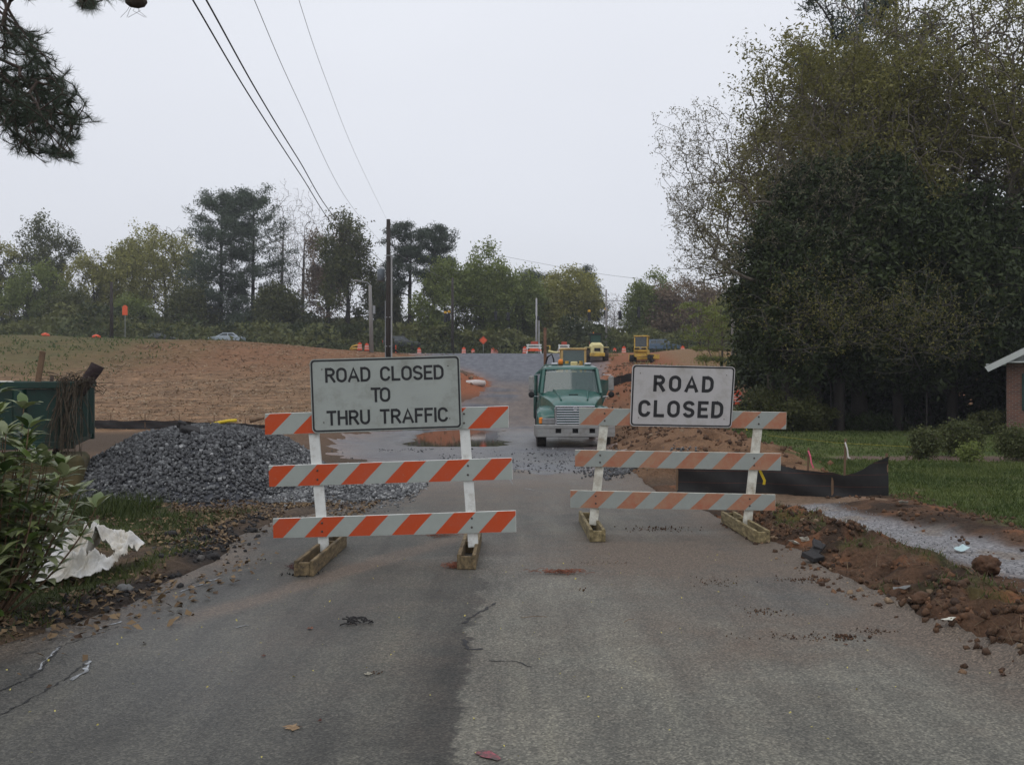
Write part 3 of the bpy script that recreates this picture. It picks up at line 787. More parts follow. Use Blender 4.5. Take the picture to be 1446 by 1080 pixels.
def barricade(label, Y, rails, posts, feet, smat, pmat, wmat, sign, phases, thick=.02):
    c = P((rails[2][0][0] + rails[2][1][0]) / 2, HY + EH * FPX / Y, Y); c.z = H1(c.x, c.y)
    root = empty('road_closed_barricade', (c.x, c.y, c.z), 0, label, 'barricade', 'striped road barricades closing the road')
    inv = Matrix.Translation((-c.x, -c.y, -c.z))
    def fin(o):
        o.matrix_parent_inverse = Matrix.Identity(4); o.data.transform(inv) if o.data.users == 1 else None
        return o
    made = []
    for (TL, TR, BR, BL), ph in zip(rails, phases):
        a, b_, c_, d_ = P(*TL, Y), P(*TR, Y), P(*BR, Y), P(*BL, Y)
        back = Vector((0, thick, 0))
        fr = [d_, c_, b_, a]; bk = [p + back for p in fr]
        o = MB(); o.add(fr + bk, [(0, 1, 2, 3), (7, 6, 5, 4), (0, 4, 5, 1), (1, 5, 6, 2), (2, 6, 7, 3), (3, 7, 4, 0)])
        me = bpy.data.meshes.new('rail'); me.from_pydata(o.v, [], o.f)
        uvl = me.uv_layers.new(name='stripe')
        uu = {}
        wl = (b_ - a).length; hh = (a - d_).length
        per = .4316
        vals = {0: (0, 0), 1: (wl, 0), 2: (wl, hh), 3: (0, hh)}
        for poly in me.polygons:
            for li in poly.loop_indices:
                vi = me.loops[li].vertex_index % 4; x_, z_ = vals[vi]
                uvl.data[li].uv = ((x_ - z_ * 1.0 + ph) / per, z_)
        me.materials.append(smat); me.materials.append(pmat)
        for pi, poly in enumerate(me.polygons):
            if pi != 0: poly.material_index = 1
        ro = link('rail', me, None, root); md = ro.modifiers.new('bevel', 'BEVEL'); md.width = .003; md.segments = 1
        made.append(ro)
        # bolts where the rail crosses each post
        for (t, bt) in posts:
            for f_ in (.3, .72):
                v = 1 - f_; zc_ = (TL[1] + TR[1] + BL[1] + BR[1]) / 4
                k = (zc_ - t[1]) / (bt[1] - t[1]); xp = t[0] + (bt[0] - t[0]) * k
                s = (xp - TL[0]) / (TR[0] - TL[0]); top = TL[1] + (TR[1] - TL[1]) * s; bot = BL[1] + (BR[1] - BL[1]) * s
                pp = P(xp, top + (bot - top) * f_, Y)
                made.append(MB().lathe(pp, [(.011, 0), (.011, -.003), (.007, -.004), (.006, -.008)], 8, 'y').build('bolt', m_bolt, ro))
    for (t, bt) in posts:
        a = P(t[0], t[1], Y + thick + .0225); b_ = P(bt[0], bt[1], Y + thick + .0225)
        mb_ = MB(); mb_.beam(b_, a, .100, .042, (0, 1, 0), .004)
        made.append(mb_.build('post', pmat, root))
    for (xc, y0, y1, zz) in feet:
        w = .175; t = .036; h = .138; g0 = min(H1(xc, y0), H1(xc, y1)) + .012; tl = math.atan2(H1(xc, y1) - H1(xc, y0), y1 - y0); gm_ = (H1(xc, y0) + H1(xc, y1)) / 2 + .006
        ft = []
        for sx in (-1, 1):
            made.append(MB().box((xc + sx * (w / 2 - t / 2), (y0 + y1) / 2, gm_ + h / 2), (t, y1 - y0, h), rotm(tl, 0, 0), .004).build('foot_board', wmat, root))
        for yy in (y0 + t / 2 + .002, y1 - t / 2 - .002, Y + .30):
            made.append(MB().box((xc, yy, gm_ + h / 2 - .008 + math.tan(tl) * (yy - (y0 + y1) / 2)), (w - 2 * t - .002, t, h - .02), rotm(tl, 0, 0), .003).build('foot_block', wmat, root))
    if sign:
        p = sign_board(root, *sign); made.append(p)
        made += [o for o in COL.objects if o.parent == p]
    for o in made:
        o.data.transform(inv)
    return root
Lb = 8.75
barricade('barricade with vivid orange stripes under the wide ROAD CLOSED TO THRU TRAFFIC sign', Lb,
    [((374, 584), (718, 573), (718, 604), (374, 614)), ((379, 657.5), (723, 646), (724, 677), (380, 687.5)), ((385, 732), (728.5, 720.5), (729, 751), (386, 760))],
    [((441, 585), (458, 778)), ((654, 577), (668.5, 772))],
    [(-1.85, 7.86, 9.45, 0), (-.42, 8.17, 9.75, 0)], m_str_new, m_white_post, m_wood,
    ([(437, 507.5), (649, 501.5), (652.5, 604.5), (441, 611.5)], Lb - .022, 1.5, .74, m_signL,
     [('ROAD CLOSED', -.60, .585, .205, .148), ('TO', -.15, .045, -.005, .148), ('THRU TRAFFIC', -.60, .615, -.225, .148)], .0245),
    [.155, .155, .125])
Rb = 10.4
barricade('weathered barricade with faded orange stripes carrying the smaller ROAD CLOSED sign, on the right', Rb,
    [((818, 575.5), (1111, 582), (1110, 606), (818, 600)), ((812, 635), (1103, 640), (1102.5, 664.5), (812, 658.5)), ((805.5, 692), (1095, 698), (1095, 721), (805.5, 717))],
    [((855, 580), (837.5, 741)), ((1072, 586), (1054.5, 746))],
    [(.94, 9.72, 11.3, 0), (2.72, 9.62, 11.15, 0)], m_str_old, m_white_worn, m_wood2,
    ([(893, 514.5), (1038.5, 518), (1033, 604), (889.5, 601.5)], Rb - .022, 1.2, .74, m_signR,
     [('ROAD', -.345, .36, .15, .198), ('CLOSED', -.51, .49, -.155, .205)], .040),
    [.0, .12, .33])

# ------------------------------------------------------------------ loose stones / clods (angular, many)
def rocks(name, pos, size, cols, m, parent=None, flat=.8, kind='stuff', sub=False):
    """pos Nx3, size N, cols Nx? scalar tint; each a distorted eight-cornered stone"""
    n = len(pos)
    cube = np.array([[i, j, k] for i in (-1, 1) for j in (-1, 1) for k in (-1, 1)], float)
    fc = np.array([(0, 1, 3, 2), (4, 6, 7, 5), (0, 4, 5, 1), (2, 3, 7, 6), (0, 2, 6, 4), (1, 5, 7, 3)])
    v = cube[None] * rng.uniform(.35, 1.0, (n, 8, 3)) * np.array([1, 1, flat])
    q = rng.normal(size=(n, 4)); q /= np.linalg.norm(q, axis=1)[:, None]
    a, b, c, d = q.T
    Rm = np.stack([np.stack([1 - 2 * (c * c + d * d), 2 * (b * c - a * d), 2 * (b * d + a * c)], -1),
                   np.stack([2 * (b * c + a * d), 1 - 2 * (b * b + d * d), 2 * (c * d - a * b)], -1),
                   np.stack([2 * (b * d - a * c), 2 * (c * d + a * b), 1 - 2 * (b * b + c * c)], -1)], 1)
    v = np.einsum('nij,nkj->nki', Rm, v) * size[:, None, None] + pos[:, None, :]
    f = (fc[None] + (np.arange(n) * 8)[:, None, None]).reshape(-1, 4)
    t = np.repeat(cols, 8)
    o = link(name, np_mesh(name, v.reshape(-1, 3), f, False, {'tint': t}), m, parent)
    if kind: tag(o, kind=kind)
    return o
def tintmat(name, stops, rough=.9, bsc=30):
    m, nt, bs = newmat(name)
    at = nd(nt, 'ShaderNodeAttribute', attribute_name='tint')
    c = ramp(nt, at.outputs['Fac'], stops)
    pos = nd(nt, 'ShaderNodeNewGeometry').outputs['Position']
    n = nd(nt, 'ShaderNodeTexNoise', {'Vector': pos, 'Scale': bsc, 'Detail': 5})
    c = mixc(nt, 1.0, c, ramp(nt, n.outputs[0], [(.3, (.7, .7, .7)), (.7, (1.3, 1.3, 1.3))]), 'MULTIPLY')
    nt.links.new(c, bs.inputs['Base Color']); bs.inputs['Roughness'].default_value = rough; bs.inputs['Specular IOR Level'].default_value = .3
    nt.links.new(nd(nt, 'ShaderNodeBump', {'Height': n.outputs[0], 'Strength': .5, 'Distance': .02}).outputs[0], bs.inputs['Normal'])
    return m
m_stone = tintmat('blue_grey_crushed_stone', [(0, (.045, .045, .047)), (.5, (.115, .117, .121)), (.85, (.22, .225, .225)), (1, (.36, .36, .355))], .8)
m_clod = tintmat('soil_clods', [(0, (.045, .028, .02)), (.5, (.095, .055, .033)), (.85, (.17, .085, .045)), (1, (.24, .17, .11))], .95)
m_asch = tintmat('asphalt_chunks', [(0, (.018, .018, .019)), (.7, (.045, .043, .042)), (1, (.13, .12, .11))], .85)

def pile_h(x, y):
    cx, cy = -5.42, 15.9
    r = np.sqrt(((x - cx) / np.where(x < cx, 2.55, 2.3)) ** 2 + ((y - cy) / 2.75) ** 2) + .10 * (fbm(x, y, .7, 3, 91) - .5)
    h = 1.26 * np.clip(1 - r ** 1.75, 0, 1)
    h = np.where(h > .95, .90 + (h - .90) * .45, h) + .05 * (fbm(x, y, 1.6, 3, 93) - .5) * (h > .05)
    tail = .17 * bumpf(x, y, -2.95, 15.2, 1.0, 1.5) * (0.6 + .8 * fbm(x, y, 1.5, 3, 95))
    return np.maximum(h, tail)
px_ = np.arange(-8.6, -1.2, .07); py_ = np.arange(12.6, 19.2, .07)
PX, PY = np.meshgrid(px_, py_); ph = pile_h(PX.ravel(), PY.ravel())
pz = H(PX.ravel(), PY.ravel(), False) + ph - .05 * (ph < .02)
q = np.arange(PX.size).reshape(PX.shape)
pile_root = empty('gravel_pile', (-5.4, 15.9, 0), 0, 'heap of blue-grey crushed stone beside the road, left of the barricades', 'gravel pile')
pf = np.stack([q[:-1, :-1], q[:-1, 1:], q[1:, 1:], q[1:, :-1]], -1).reshape(-1, 4)
base_m = mat('stone_dust', (.075, .078, .088), .95, .4, 25)
po = link('pile_core', np_mesh('pile_core', np.stack([PX.ravel() + 5.4, PY.ravel() - 15.9, pz - .03], 1), pf, True), base_m, pile_root)
tag(po, kind='stuff')
x = rng.uniform(-8.3, -1.4, 42000); y = rng.uniform(12.7, 18.2, 42000)
hh = pile_h(x, y); k = (hh > .02) & (rng.random(len(x)) < np.where(hh > .12, 1, .75)) & (y < 17.6)
x, y, hh = x[k], y[k], hh[k]
x = x[:23000]; y = y[:23000]; hh = hh[:23000]
sz = .013 + .031 * rng.random(len(x)) ** 1.7 * np.where(hh < .2, .8, 1)
zz = H(x, y, False) + hh + rng.uniform(-.02, .02, len(x))
tn = np.clip(rng.normal(.42, .22, len(x)) + .25 * (rng.random(len(x)) < .07) + .45 * sst(-4.4, -3.2, x) * rng.random(len(x)) - .08 * (fbm(x, y, 1, 3, 97) > .52), 0, 1)
rocks('stone', np.stack([x + 5.4, y - 15.9, zz], 1), sz, tn, m_stone, pile_root)
# scattered stones spilled on ground near the pile, by the truck and along the new road mouth
def scatter(n, xr, yr, dens, smin, smax, m, name, tmu=.5, tsd=.22, zoff=0.3, road=0.0):
    x = rng.uniform(*xr, n); y = rng.uniform(*yr, n); k = rng.random(n) < dens(x, y); x, y = x[k], y[k]
    s = smin + (smax - smin) * rng.random(len(x)) ** 2.2
    z = H(x, y, False) + s * zoff + road
    return rocks(name, np.stack([x, y, z], 1), s, np.clip(rng.normal(tmu, tsd, len(x)), 0, 1), m)
scatter(6000, (1.2, 4.2), (16.6, 22), lambda x, y: bumpf(x, y, 2.7, 18.6, 1.0, 1.7, 3) * .9, .012, .035, m_stone, 'spilled_stones', .38, .2, .3, .02)
scatter(4500, (-5.2, 3.0), (18.2, 27), lambda x, y: .30 * sst(.4, .62, fbm(x, y, .7, 3, 99)), .012, .032, m_stone, 'road_gravel', .45, .2, .3, .02)
scatter(5000, (-3.6, -1.5), (12.2, 15.8), lambda x, y: .5 * bumpf(x, y, -2.5, 14.2, .8, 1.6), .012, .032, m_stone, 'edge_gravel', .5, .25)
# clods on the berm and in the dug mound
scatter(9000, (2.75, 4.15), (2.6, 13.2), lambda x, y: berm_mask(x, y) * .65 * sst(.34, .6, fbm(x, y, 1.4, 3, 101)), .008, .036, m_clod, 'berm_clods', .42, .24)
scatter(1800, (2.6, 3.2), (3.0, 12.5), lambda x, y: .5 * sst(.42, .6, fbm(x, y, 1.2, 3, 103)), .008, .035, m_clod, 'berm_crumbs', .45, .3)
scatter(2600, (5.0, 6.6), (6.0, 14.6), lambda x, y: .5 * sst(.4, .6, fbm(x, y, 1.5, 3, 105)), .010, .04, m_clod, 'path_side_clods', .4, .25)
scatter(5000, (3.0, 8.2), (17, 40), lambda x, y: .55 * np.exp(-np.abs((x - 5.2 - .06 * (y - 20)) / 1.9) ** 3) * sst(.3, .6, fbm(x, y, .8, 3, 107)), .02, .08, m_clod, 'mound_clods', .5, .24)
scatter(1500, (5.5, 12), (46, 84), lambda x, y: np.exp(-np.abs((x - (8.5 + (y - 55) * 0.09)) / 2.4) ** 3) * .6, .03, .13, m_clod, 'bank_clods', .75, .2)
scatter(700, (-7.5, -2.5), (58, 74), lambda x, y: .7 * bumpf(x, y, -5.0, 66, 2.2, 6), .03, .12, m_clod, 'heap_clods', .8, .2)
scatter(2200, (3.95, 4.95), (6, 13.2), lambda x, y: .8, .004, .010, tintmat('path_chippings', [(0, (.10, .10, .105)), (1, (.27, .27, .275))]), 'path_gravel', .5, .25)
# asphalt crumbs along the left edge
scatter(2600, (-4.6, -2.3), (4.6, 13.4), lambda x, y: np.exp(-((x - edge(y, RL) + .22) / .25) ** 2) * sst(.42, .62, fbm(x, y, 1.1, 3, 57)), .006, .038, m_asch, 'asphalt_crumbs', .5, .3)
scatter(900, (-3.8, -2.6), (8.4, 11.8), lambda x, y: .8 * np.exp(-((x + 3.3) / .25) ** 2), .010, .035, m_asch, 'broken_asphalt', .35, .25)

# single big clods and bits people can point at
def clod(name, px, py, s, m, label, cat, flat=.75, seed=1, sink=.35):
    c = G(px, py)
    bm = bmesh.new(); bmesh.ops.create_icosphere(bm, subdivisions=4 if s > .09 else 3, radius=1)
    r = np.random.default_rng(seed); off = r.uniform(0, 50, 3)
    for v in bm.verts:
        d = v.co.copy()
        k = 1 + 1.1 * (float(fbm(d.x * 1.3 + off[0] + d.z, d.y * 1.3 + off[1] - d.z * .9, 1.6, 4, seed)) - .5) + .35 * (float(fbm(d.x * 5 + off[2], d.y * 5 + d.z * 4, .8, 3, seed)) - .5)
        v.co = Vector((d.x * s * k, d.y * s * k * .9, d.z * s * flat * k))
    me = bpy.data.meshes.new(name); bm.to_mesh(me); bm.free()
    me.polygons.foreach_set('use_smooth', [True] * len(me.polygons))
    o = link(name, me, m); o.location = c + Vector((0, 0, s * flat * (1 - sink)))
    o.rotation_euler = (0, 0, r.uniform(0, 6))
    return tag(o, label, cat)
m_clay = mat('clay_clod', (.105, .054, .030), .95, .55, 9, bump=1.0, bsc=28, grime=(.05, .032, .02), gamt=.7, gsc=6)
m_darkclod = mat('dark_asphalt_lump', (.03, .028, .028), .9, .4, 8, bump=.7, bsc=25)
m_rock = mat('grey_rock', (.16, .16, .155), .85, .3, 6, bump=.5, bsc=25)
clod('clay_clod', 1392, 812, .112, m_clay, 'largest round lump of clay standing on the right berm beside the gravel path', 'clod', .85, 5, .25)
clod('clay_clod', 1300, 850, .07, m_clay, 'reddish clay lump on the road side of the right berm', 'clod', .6, 7)
clod('rock', 176, 836, .062, m_rock, 'small rounded grey rock in the leaf litter at the left road edge', 'rock', .6, 9)
clod('asphalt_lump', 357, 752, .055, m_darkclod, 'black asphalt lump on the left road edge below the gravel heap', 'lump', .7, 11)
clod('asphalt_lump', 242, 758, .07, m_darkclod, 'black asphalt lump just right of the white plastic sheet', 'lump', .6, 13)
clod('asphalt_lump', 302, 790, .06, m_darkclod, 'dark lump at the tip of the litter strip on the road edge', 'lump', .6, 15)
# black slab of broken kerb asphalt on the berm, leaning
s1 = MB().box((0, 0, 0), (.32, .09, .04), rotm(0, 0, 0), .004).box((.08, .02, .015), (.18, .08, .04), rotm(.1, .1, .35), .004).box((-.15, -.02, .015), (.16, .15, .045), rotm(-.15, .1, -.4), .004).build('asphalt_slab', m_darkclod, None, False, .003)
s1.location = G(1152, 790) + Vector((0, 0, .085)); s1.rotation_euler = (R(20), R(-14), R(52)); tag(s1, 'black slab of broken asphalt leaning on the berm beside the right barricade foot', 'asphalt slab')
m_paper = mat('torn_white_paper', (.55, .54, .46), .8, .15, 20)
m_bluep = mat('pale_blue_litter', (.42, .55, .56), .6, .1, 20)
def scrap(px, py, s, m, label, name='paper_scrap', seed=0, dz=.03, tilt=.6):
    r = random.Random(seed); b = MB()
    g = [[Vector(((i / 3 - .5) * s * (1 + .2 * r.random()), (j / 2 - .5) * s * .6 * (1 + .3 * r.random()), r.uniform(0, s * .22))) for i in range(4)] for j in range(3)]
    vs = [v for row in g for v in row]
    b.add(vs, [(j * 4 + i, j * 4 + i + 1, j * 4 + i + 5, j * 4 + i + 4) for j in range(2) for i in range(3)])
    o = b.build(name, m); o.location = G(px, py) + Vector((0, 0, dz)); o.rotation_euler = (r.uniform(-.2, tilt), r.uniform(-.3, .3), r.uniform(0, 3))
    md = o.modifiers.new('t', 'SOLIDIFY'); md.thickness = .002
    return tag(o, label, 'litter')
scrap(1121, 772, .10, m_paper, 'larger crumpled off-white scrap lying at the berm foot near the black slab', seed=1, tilt=.8)
scrap(1136, 766, .09, m_paper, 'upright torn off-white scrap touching the black slab', seed=2, tilt=1.2)
scrap(1358, 780, .13, m_bluep, 'pale blue scrap lying on the grey gravel path', seed=3, tilt=.1)
scrap(1276, 714, .11, m_paper, 'small white scrap on the soil beyond the gravel path', seed=4)
scrap(1340, 887, .07, m_paper, 'white scrap on the berm near the right edge of the photo', seed=5)
scrap(1274, 838, .11, m_rock, 'grey torn scrap at the lower edge of the berm', seed=6, tilt=.3)

# ------------------------------------------------------------------ silt fences
def fabric_mat():
    m, nt, bs = newmat('black_silt_fabric')
    pos = nd(nt, 'ShaderNodeNewGeometry').outputs['Position']
    sp = nd(nt, 'ShaderNodeSeparateXYZ', {0: pos})
    n = nd(nt, 'ShaderNodeTexNoise', {'Vector': pos, 'Scale': 4, 'Detail': 6, 'Roughness': .7}).outputs[0]
    c = ramp(nt, n, [(.3, (.014, .014, .015)), (.6, (.024, .023, .023)), (.78, (.06, .05, .042))])
    w = nd(nt, 'ShaderNodeMath', {0: sp.outputs[2], 1: 5.2}, operation='MULTIPLY')
    fr = nd(nt, 'ShaderNodeMath', {0: w.outputs[0]}, operation='FRACT').outputs[0]
    ln = nd(nt, 'ShaderNodeMath', {0: fr, 1: .035}, operation='LESS_THAN').outputs[0]
    ln = nd(nt, 'ShaderNodeMath', {0: ln, 1: n}, operation='MULTIPLY').outputs[0]
    c = mixc(nt, ln, c, (.16, .05, .03, 1))
    mud = nd(nt, 'ShaderNodeMapRange', {0: n, 1: .62, 2: .8}, clamp=True).outputs[0]
    nt.links.new(c, bs.inputs['Base Color']); bs.inputs['Roughness'].default_value = .6; bs.inputs['Specular IOR Level'].default_value = .3
    return m
m_fab = fabric_mat()
m_stake = mat('weathered_stake', (.16, .10, .06), .9, .35, 12, stretch=(1, 1, .2))
def silt_fence(label, pts, tops, posts, seed=1, nsub=40, sag=.03):
    """pts: ground points; tops: heights at them; posts: list of (t, extra height)"""
    root = empty('silt_fence', tuple(pts[0]), 0, label, 'silt fence')
    o0 = Vector(pts[0])
    seg = [0]
    for a, b in zip(pts[:-1], pts[1:]): seg.append(seg[-1] + (Vector(b) - Vector(a)).length)
    L = seg[-1]
    def at(t):
        d = t * L
        for i in range(len(pts) - 1):
            if d <= seg[i + 1] + 1e-6:
                f = (d - seg[i]) / (seg[i + 1] - seg[i]); return Vector(pts[i]).lerp(Vector(pts[i + 1]), f), tops[i] * (1 - f) + tops[i + 1] * f
        return Vector(pts[-1]), tops[-1]
    vs = []; rows = 9
    pt = sorted(p[0] for p in posts)
    for i in range(nsub + 1):
        t = i / nsub; g, h = at(t)
        g.z = H1(g.x, g.y)
        s = 0
        for a, b in zip(pt[:-1], pt[1:]):
            if a <= t <= b and b > a: s = 4 * (t - a) * (b - t) / (b - a) ** 2
        for j in range(rows + 1):
            v = j / rows
            z = g.z - .05 + (h - sag * s + .05) * v
            off = (.10 * math.sin(math.pi * v) * (.35 * math.sin(t * L * 2.3 + seed) + .5 * math.sin(t * L * 5.1 + v * 3)) - .05 * s * v) * .6
            vs.append((g.x - o0.x + .2 * off, g.y - o0.y + off, z - o0.z))
    fs = [(i * (rows + 1) + j, (i + 1) * (rows + 1) + j, (i + 1) * (rows + 1) + j + 1, i * (rows + 1) + j + 1) for i in range(nsub) for j in range(rows)]
    fo = link('fabric', MB().add(vs, fs).mesh('fabric', True), m_fab, root)
    for t, ex in posts:
        g, h = at(t); z0 = H1(g.x, g.y)
        b = MB(); lean = random.uniform(-.02, .02)
        b.beam((g.x - o0.x, g.y - o0.y + .035, z0 - .1 - o0.z), (g.x - o0.x + lean, g.y - o0.y + .035, z0 + h + ex - o0.z), .035, .035, (0, 1, 0), .004)
        b.build('stake', m_stake, root)
    return root
sf = silt_fence('low black silt fence beside the right barricade, sagging between stakes at the lawn corner',
    [(2.75, 14.75, 0), (4.2, 14.6, 0), (5.3, 14.1, 0), (6.02, 14.15, 0)], [.50, .52, .37, .63], [(0.0, .05), (.40, .06), (.735, .0), (.995, .05)], 1, 60)
silt_fence('long low black silt fence along the foot of the straw field, behind the gravel heap',
    [(-22.0, 41.5, 0), (-13, 40.8, 0), (-9.2, 39, 0)], [.42, .40, .30], [(k / 8, .28) for k in range(9)], 3, 60)
silt_fence('short black silt fence on the slope behind the green truck', [(6.6, 60, 0), (8.3, 61.5, 0)], [.65, .55], [(0, .1), (.5, .05), (1, .15)], 5, 16)
silt_fence('distant black silt fence at the lawn end left of the dark trees', [(12.2, 50, 0), (16.5, 52, 0)], [.55, .6], [(0, .1), (.5, .1), (1, .1)], 7, 20)
# survey stakes with ribbons
m_pinkr = mat('pink_flagging', (.75, .14, .22), .6, .1, 10, bump=0)
m_whr = mat('white_flagging', (.65, .62, .58), .6, .1, 10, bump=0)
m_yelr = mat('yellow_flagging', (.70, .50, .03), .6, .1, 10, bump=0)
def survey_stake(px, Y, h, m, label, rib=.25):
    g = on(px, Y); r = empty('survey_stake', tuple(g), 0, label, 'survey stake')
    MB().box((0, 0, h / 2 - .03), (.035, .018, h + .06), rotm(0, R(1.5), 0), .003).build('stake', m_stake, r)
    if m is not None:
        b = MB(); pts = [(.0, -.012, h * .93), (.03, -.03, h * .8), (.05, -.03, h * .62), (.09, -.02, h * .93 - rib)]
        for a, c in zip(pts[:-1], pts[1:]): b.beam(a, c, .025, .003, (0, 1, 0))
        b.build('ribbon', m, r)
    return r
survey_stake(1141, 15.4, .72, m_pinkr, 'survey stake with a pink ribbon just behind the silt fence', .3)
survey_stake(1193, 15.6, .86, m_whr, 'survey stake with a white ribbon behind the sagging part of the silt fence', .28)
survey_stake(1112, 44, .95, None, 'bare pale survey stake on the lawn before the dark trees')
survey_stake(1052, 33, .6, m_yelr, 'short survey stake with yellow ribbon on the lawn edge', .2)
tp = MB(); tp.beam((0, 0, 0), (.06, 0, -.13), .03, .004, (0, 1, 0)); tp.beam((.055, 0, -.12), (.05, .01, -.17), .03, .004, (0, 1, 0))
t_ = tp.build('yellow_tape', m_yelr); t_.location = P(1073, 664, Rb + .12); tag(t_, 'scrap of yellow caution tape hanging at the right post of the faded barricade', 'tape')
# string line over the lawn
ln = MB(); a = on(1085, 30, .35); b_ = on(1300, 24, .25); ln.tube([a, a.lerp(b_, .5) - Vector((0, 0, .06)), b_], .003, 4)
tag(ln.build('string_line', m_yelr), 'thin yellow string stretched low over the lawn', 'string')

# ------------------------------------------------------------------ dumpster and its rubbish, block and boards
m_dump = mat('dark_green_dumpster_paint', (.007, .034, .025), .5, .3, 2.5, grime=(.035, .028, .02), gamt=.45, gsc=2.0, bump=.2, bsc=15)
m_dumpin = mat('dumpster_inside', (.03, .03, .025), .8, .4, 6)
m_rust = mat('rusty_steel', (.12, .06, .035), .8, .4, 8)
dca, dsa = math.cos(R(18)), math.sin(R(18))
dq = empty('dumpster', (-6.98 - (2.78 * dca + 1.14 * dsa), 14.15 - (2.78 * dsa - 1.14 * dca), H1(-7.5, 15) + .80), R(18), 'dark green open-top steel dumpster with ribbed sides, heaped with rubbish', 'dumpster')
W2, D2, Hh = 2.72, 1.1, 1.0
MB().box((0, -D2, Hh / 2 - .02), (2 * W2, .03, Hh - .08)).build('side_wall', m_dump, dq)
MB().box((0, D2, Hh / 2 - .02), (2 * W2, .03, Hh - .08)).build('side_wall', m_dump, dq)
for sx in (-1, 1): MB().box((sx * W2, 0, Hh / 2 - .02), (.03, 2 * D2 - .034, Hh - .084)).build('end_wall', m_dump, dq)
MB().box((0, 0, .02), (2 * W2 - .04, 2 * D2 - .04, .05)).build('floor_plate', m_dumpin, dq)
rim = MB()
for sy in (-1, 1): rim.box((0, sy * (D2 + .015), Hh), (2 * W2 + .16, .12, .11), None, .012)
for sx in (-1, 1): rim.box((sx * (W2 + .02), 0, Hh - .003), (.12, 2 * D2 - .1, .10), None, .012)
rim.build('top_rim', m_dump, dq)
bt = MB(); bt.box((0, -D2 - .03, .05), (2 * W2 + .1, .08, .12), None, .01); bt.box((0, D2 + .03, .05), (2 * W2 + .1, .08, .12), None, .01); bt.build('bottom_rail', m_dump, dq)
for i in range(9):
    xx = -W2 + .08 + i * (2 * W2 - .16) / 8
    b = MB(); b.prism([(xx - .10, -D2 - .02), (xx - .06, -D2 - .11), (xx + .06, -D2 - .11), (xx + .10, -D2 - .02)], .11, Hh - .06, 'z'); b.build('side_rib', m_dump, dq)
for i in range(3):
    yy = -D2 + .3 + i * .8
    MB().prism([(W2 + .02, yy - .1), (W2 + .09, yy - .06), (W2 + .09, yy + .06), (W2 + .02, yy + .1)], .11, Hh - .06, 'z').build('end_rib', m_dump, dq)
for sx in (-1, 1):
    for sy in (-1, 1): MB().box((sx * 2.2, sy * .9, -.39), (.12, .2, .80), None, .01).build('skid_leg', m_rust, dq)
# rubbish mass inside
xs = np.linspace(-2.6, 2.6, 50); ys = np.linspace(-1.02, 1.02, 22); A, B = np.meshgrid(xs, ys)
zc_ = .72 + .36 * fbm(A.ravel(), B.ravel(), 1.5, 4, 111)
q = np.arange(A.size).reshape(A.shape); ff = np.stack([q[:-1, :-1], q[:-1, 1:], q[1:, 1:], q[1:, :-1]], -1).reshape(-1, 4)
o = link('rubbish_heap', np_mesh('rubbish_heap', np.stack([A.ravel(), B.ravel(), zc_], 1), ff, False), mat('rubbish', (.085, .065, .05), .95, .6, 6, bump=.8, bsc=12)); o.location = dq.location; o.rotation_euler = dq.rotation_euler
tag(o, 'brown rubbish filling the green dumpster up to its rim', 'rubbish')
def stick(name, px0, py0, px1, py1, Y, r0, r1, m, label, cat, dY=0.1, n=8):
    a = P(px0, py0, Y); c = P(px1, py1, Y + dY)
    b = MB(); k = 7; pts = [a.lerp(c, i / k) + Vector((random.uniform(-1, 1), random.uniform(-1, 1), random.uniform(-1, 1))) * r0 * .10 for i in range(k + 1)]
    pts = [p - a for p in pts]
    b.tube(pts, [r0 + (r1 - r0) * i / k for i in range(k + 1)], n)
    o = b.build(name, m, None, True); o.location = a
    return tag(o, label, cat)
m_bark = mat('dark_bark', (.055, .038, .03), .95, .45, 9, bump=.8, bsc=22, stretch=(1, 1, .3))
m_char = mat('charred_log', (.035, .022, .022), .9, .4, 9, bump=.9, bsc=20)
b = MB(); b.beam((0, 0, 0), (.10, .02, .70), .095, .03, (0, 1, 0), .006); o = b.build('plank', m_stake); o.location = P(51, 556, 14.6); tag(o, 'upright weathered plank sticking out of the dumpster', 'plank')
stick('log', 112, 556, 138, 516, 14.6, .09, .115, m_char, 'charred log stub leaning out of the dumpster corner', 'log')
stick('stump', 72, 552, 74, 531, 14.5, .05, .025, m_bark, 'small broken stump poking up from the rubbish', 'stump')
stick('branch', 82, 552, 92, 533, 14.5, .03, .018, m_stake, 'curled brown branch above the dumpster rim, left of the charred log', 'branch')
stick('branch', 98, 546, 106, 536, 14.5, .02, .012, m_bark, 'thin dark branch end beside the curled one', 'branch')
scrap(15, 543, .3, m_whr, 'white rag on the dumpster rim at the left photo edge', 'rag', 21).location = P(15, 544, 14.4)
# dry vines hanging over the end
vb = MB(); rr = random.Random(5)
for i in range(85):
    p = Vector((-7.0 + rr.uniform(-.22, .16), 14.02 + rr.uniform(-.06, .2) , 1.64 + rr.uniform(-.08, .1))); pts = [p]
    L = rr.uniform(.3, 1.25); dx = rr.uniform(-.12, .12)
    for k in range(5): p = p + Vector((rr.gauss(dx, .05) * .4, rr.gauss(-.03, .03), -L / 5)); pts.append(p)
    vb.tube(pts, rr.uniform(.003, .009), 3, False)
for i in range(90):
    p = Vector((-7.25 + rr.uniform(0, .45), 14.05 + rr.uniform(0, .4), 1.63 + rr.uniform(0, .16)))
    pts = [p]
    for k in range(4): p = p + Vector((rr.gauss(0, .08), rr.gauss(0, .05), rr.gauss(-.02, .05))); pts.append(p)
    vb.tube(pts, .005, 3, False)
m_vine = mat('dry_vine', (.055, .042, .028), .95, .5, 20)
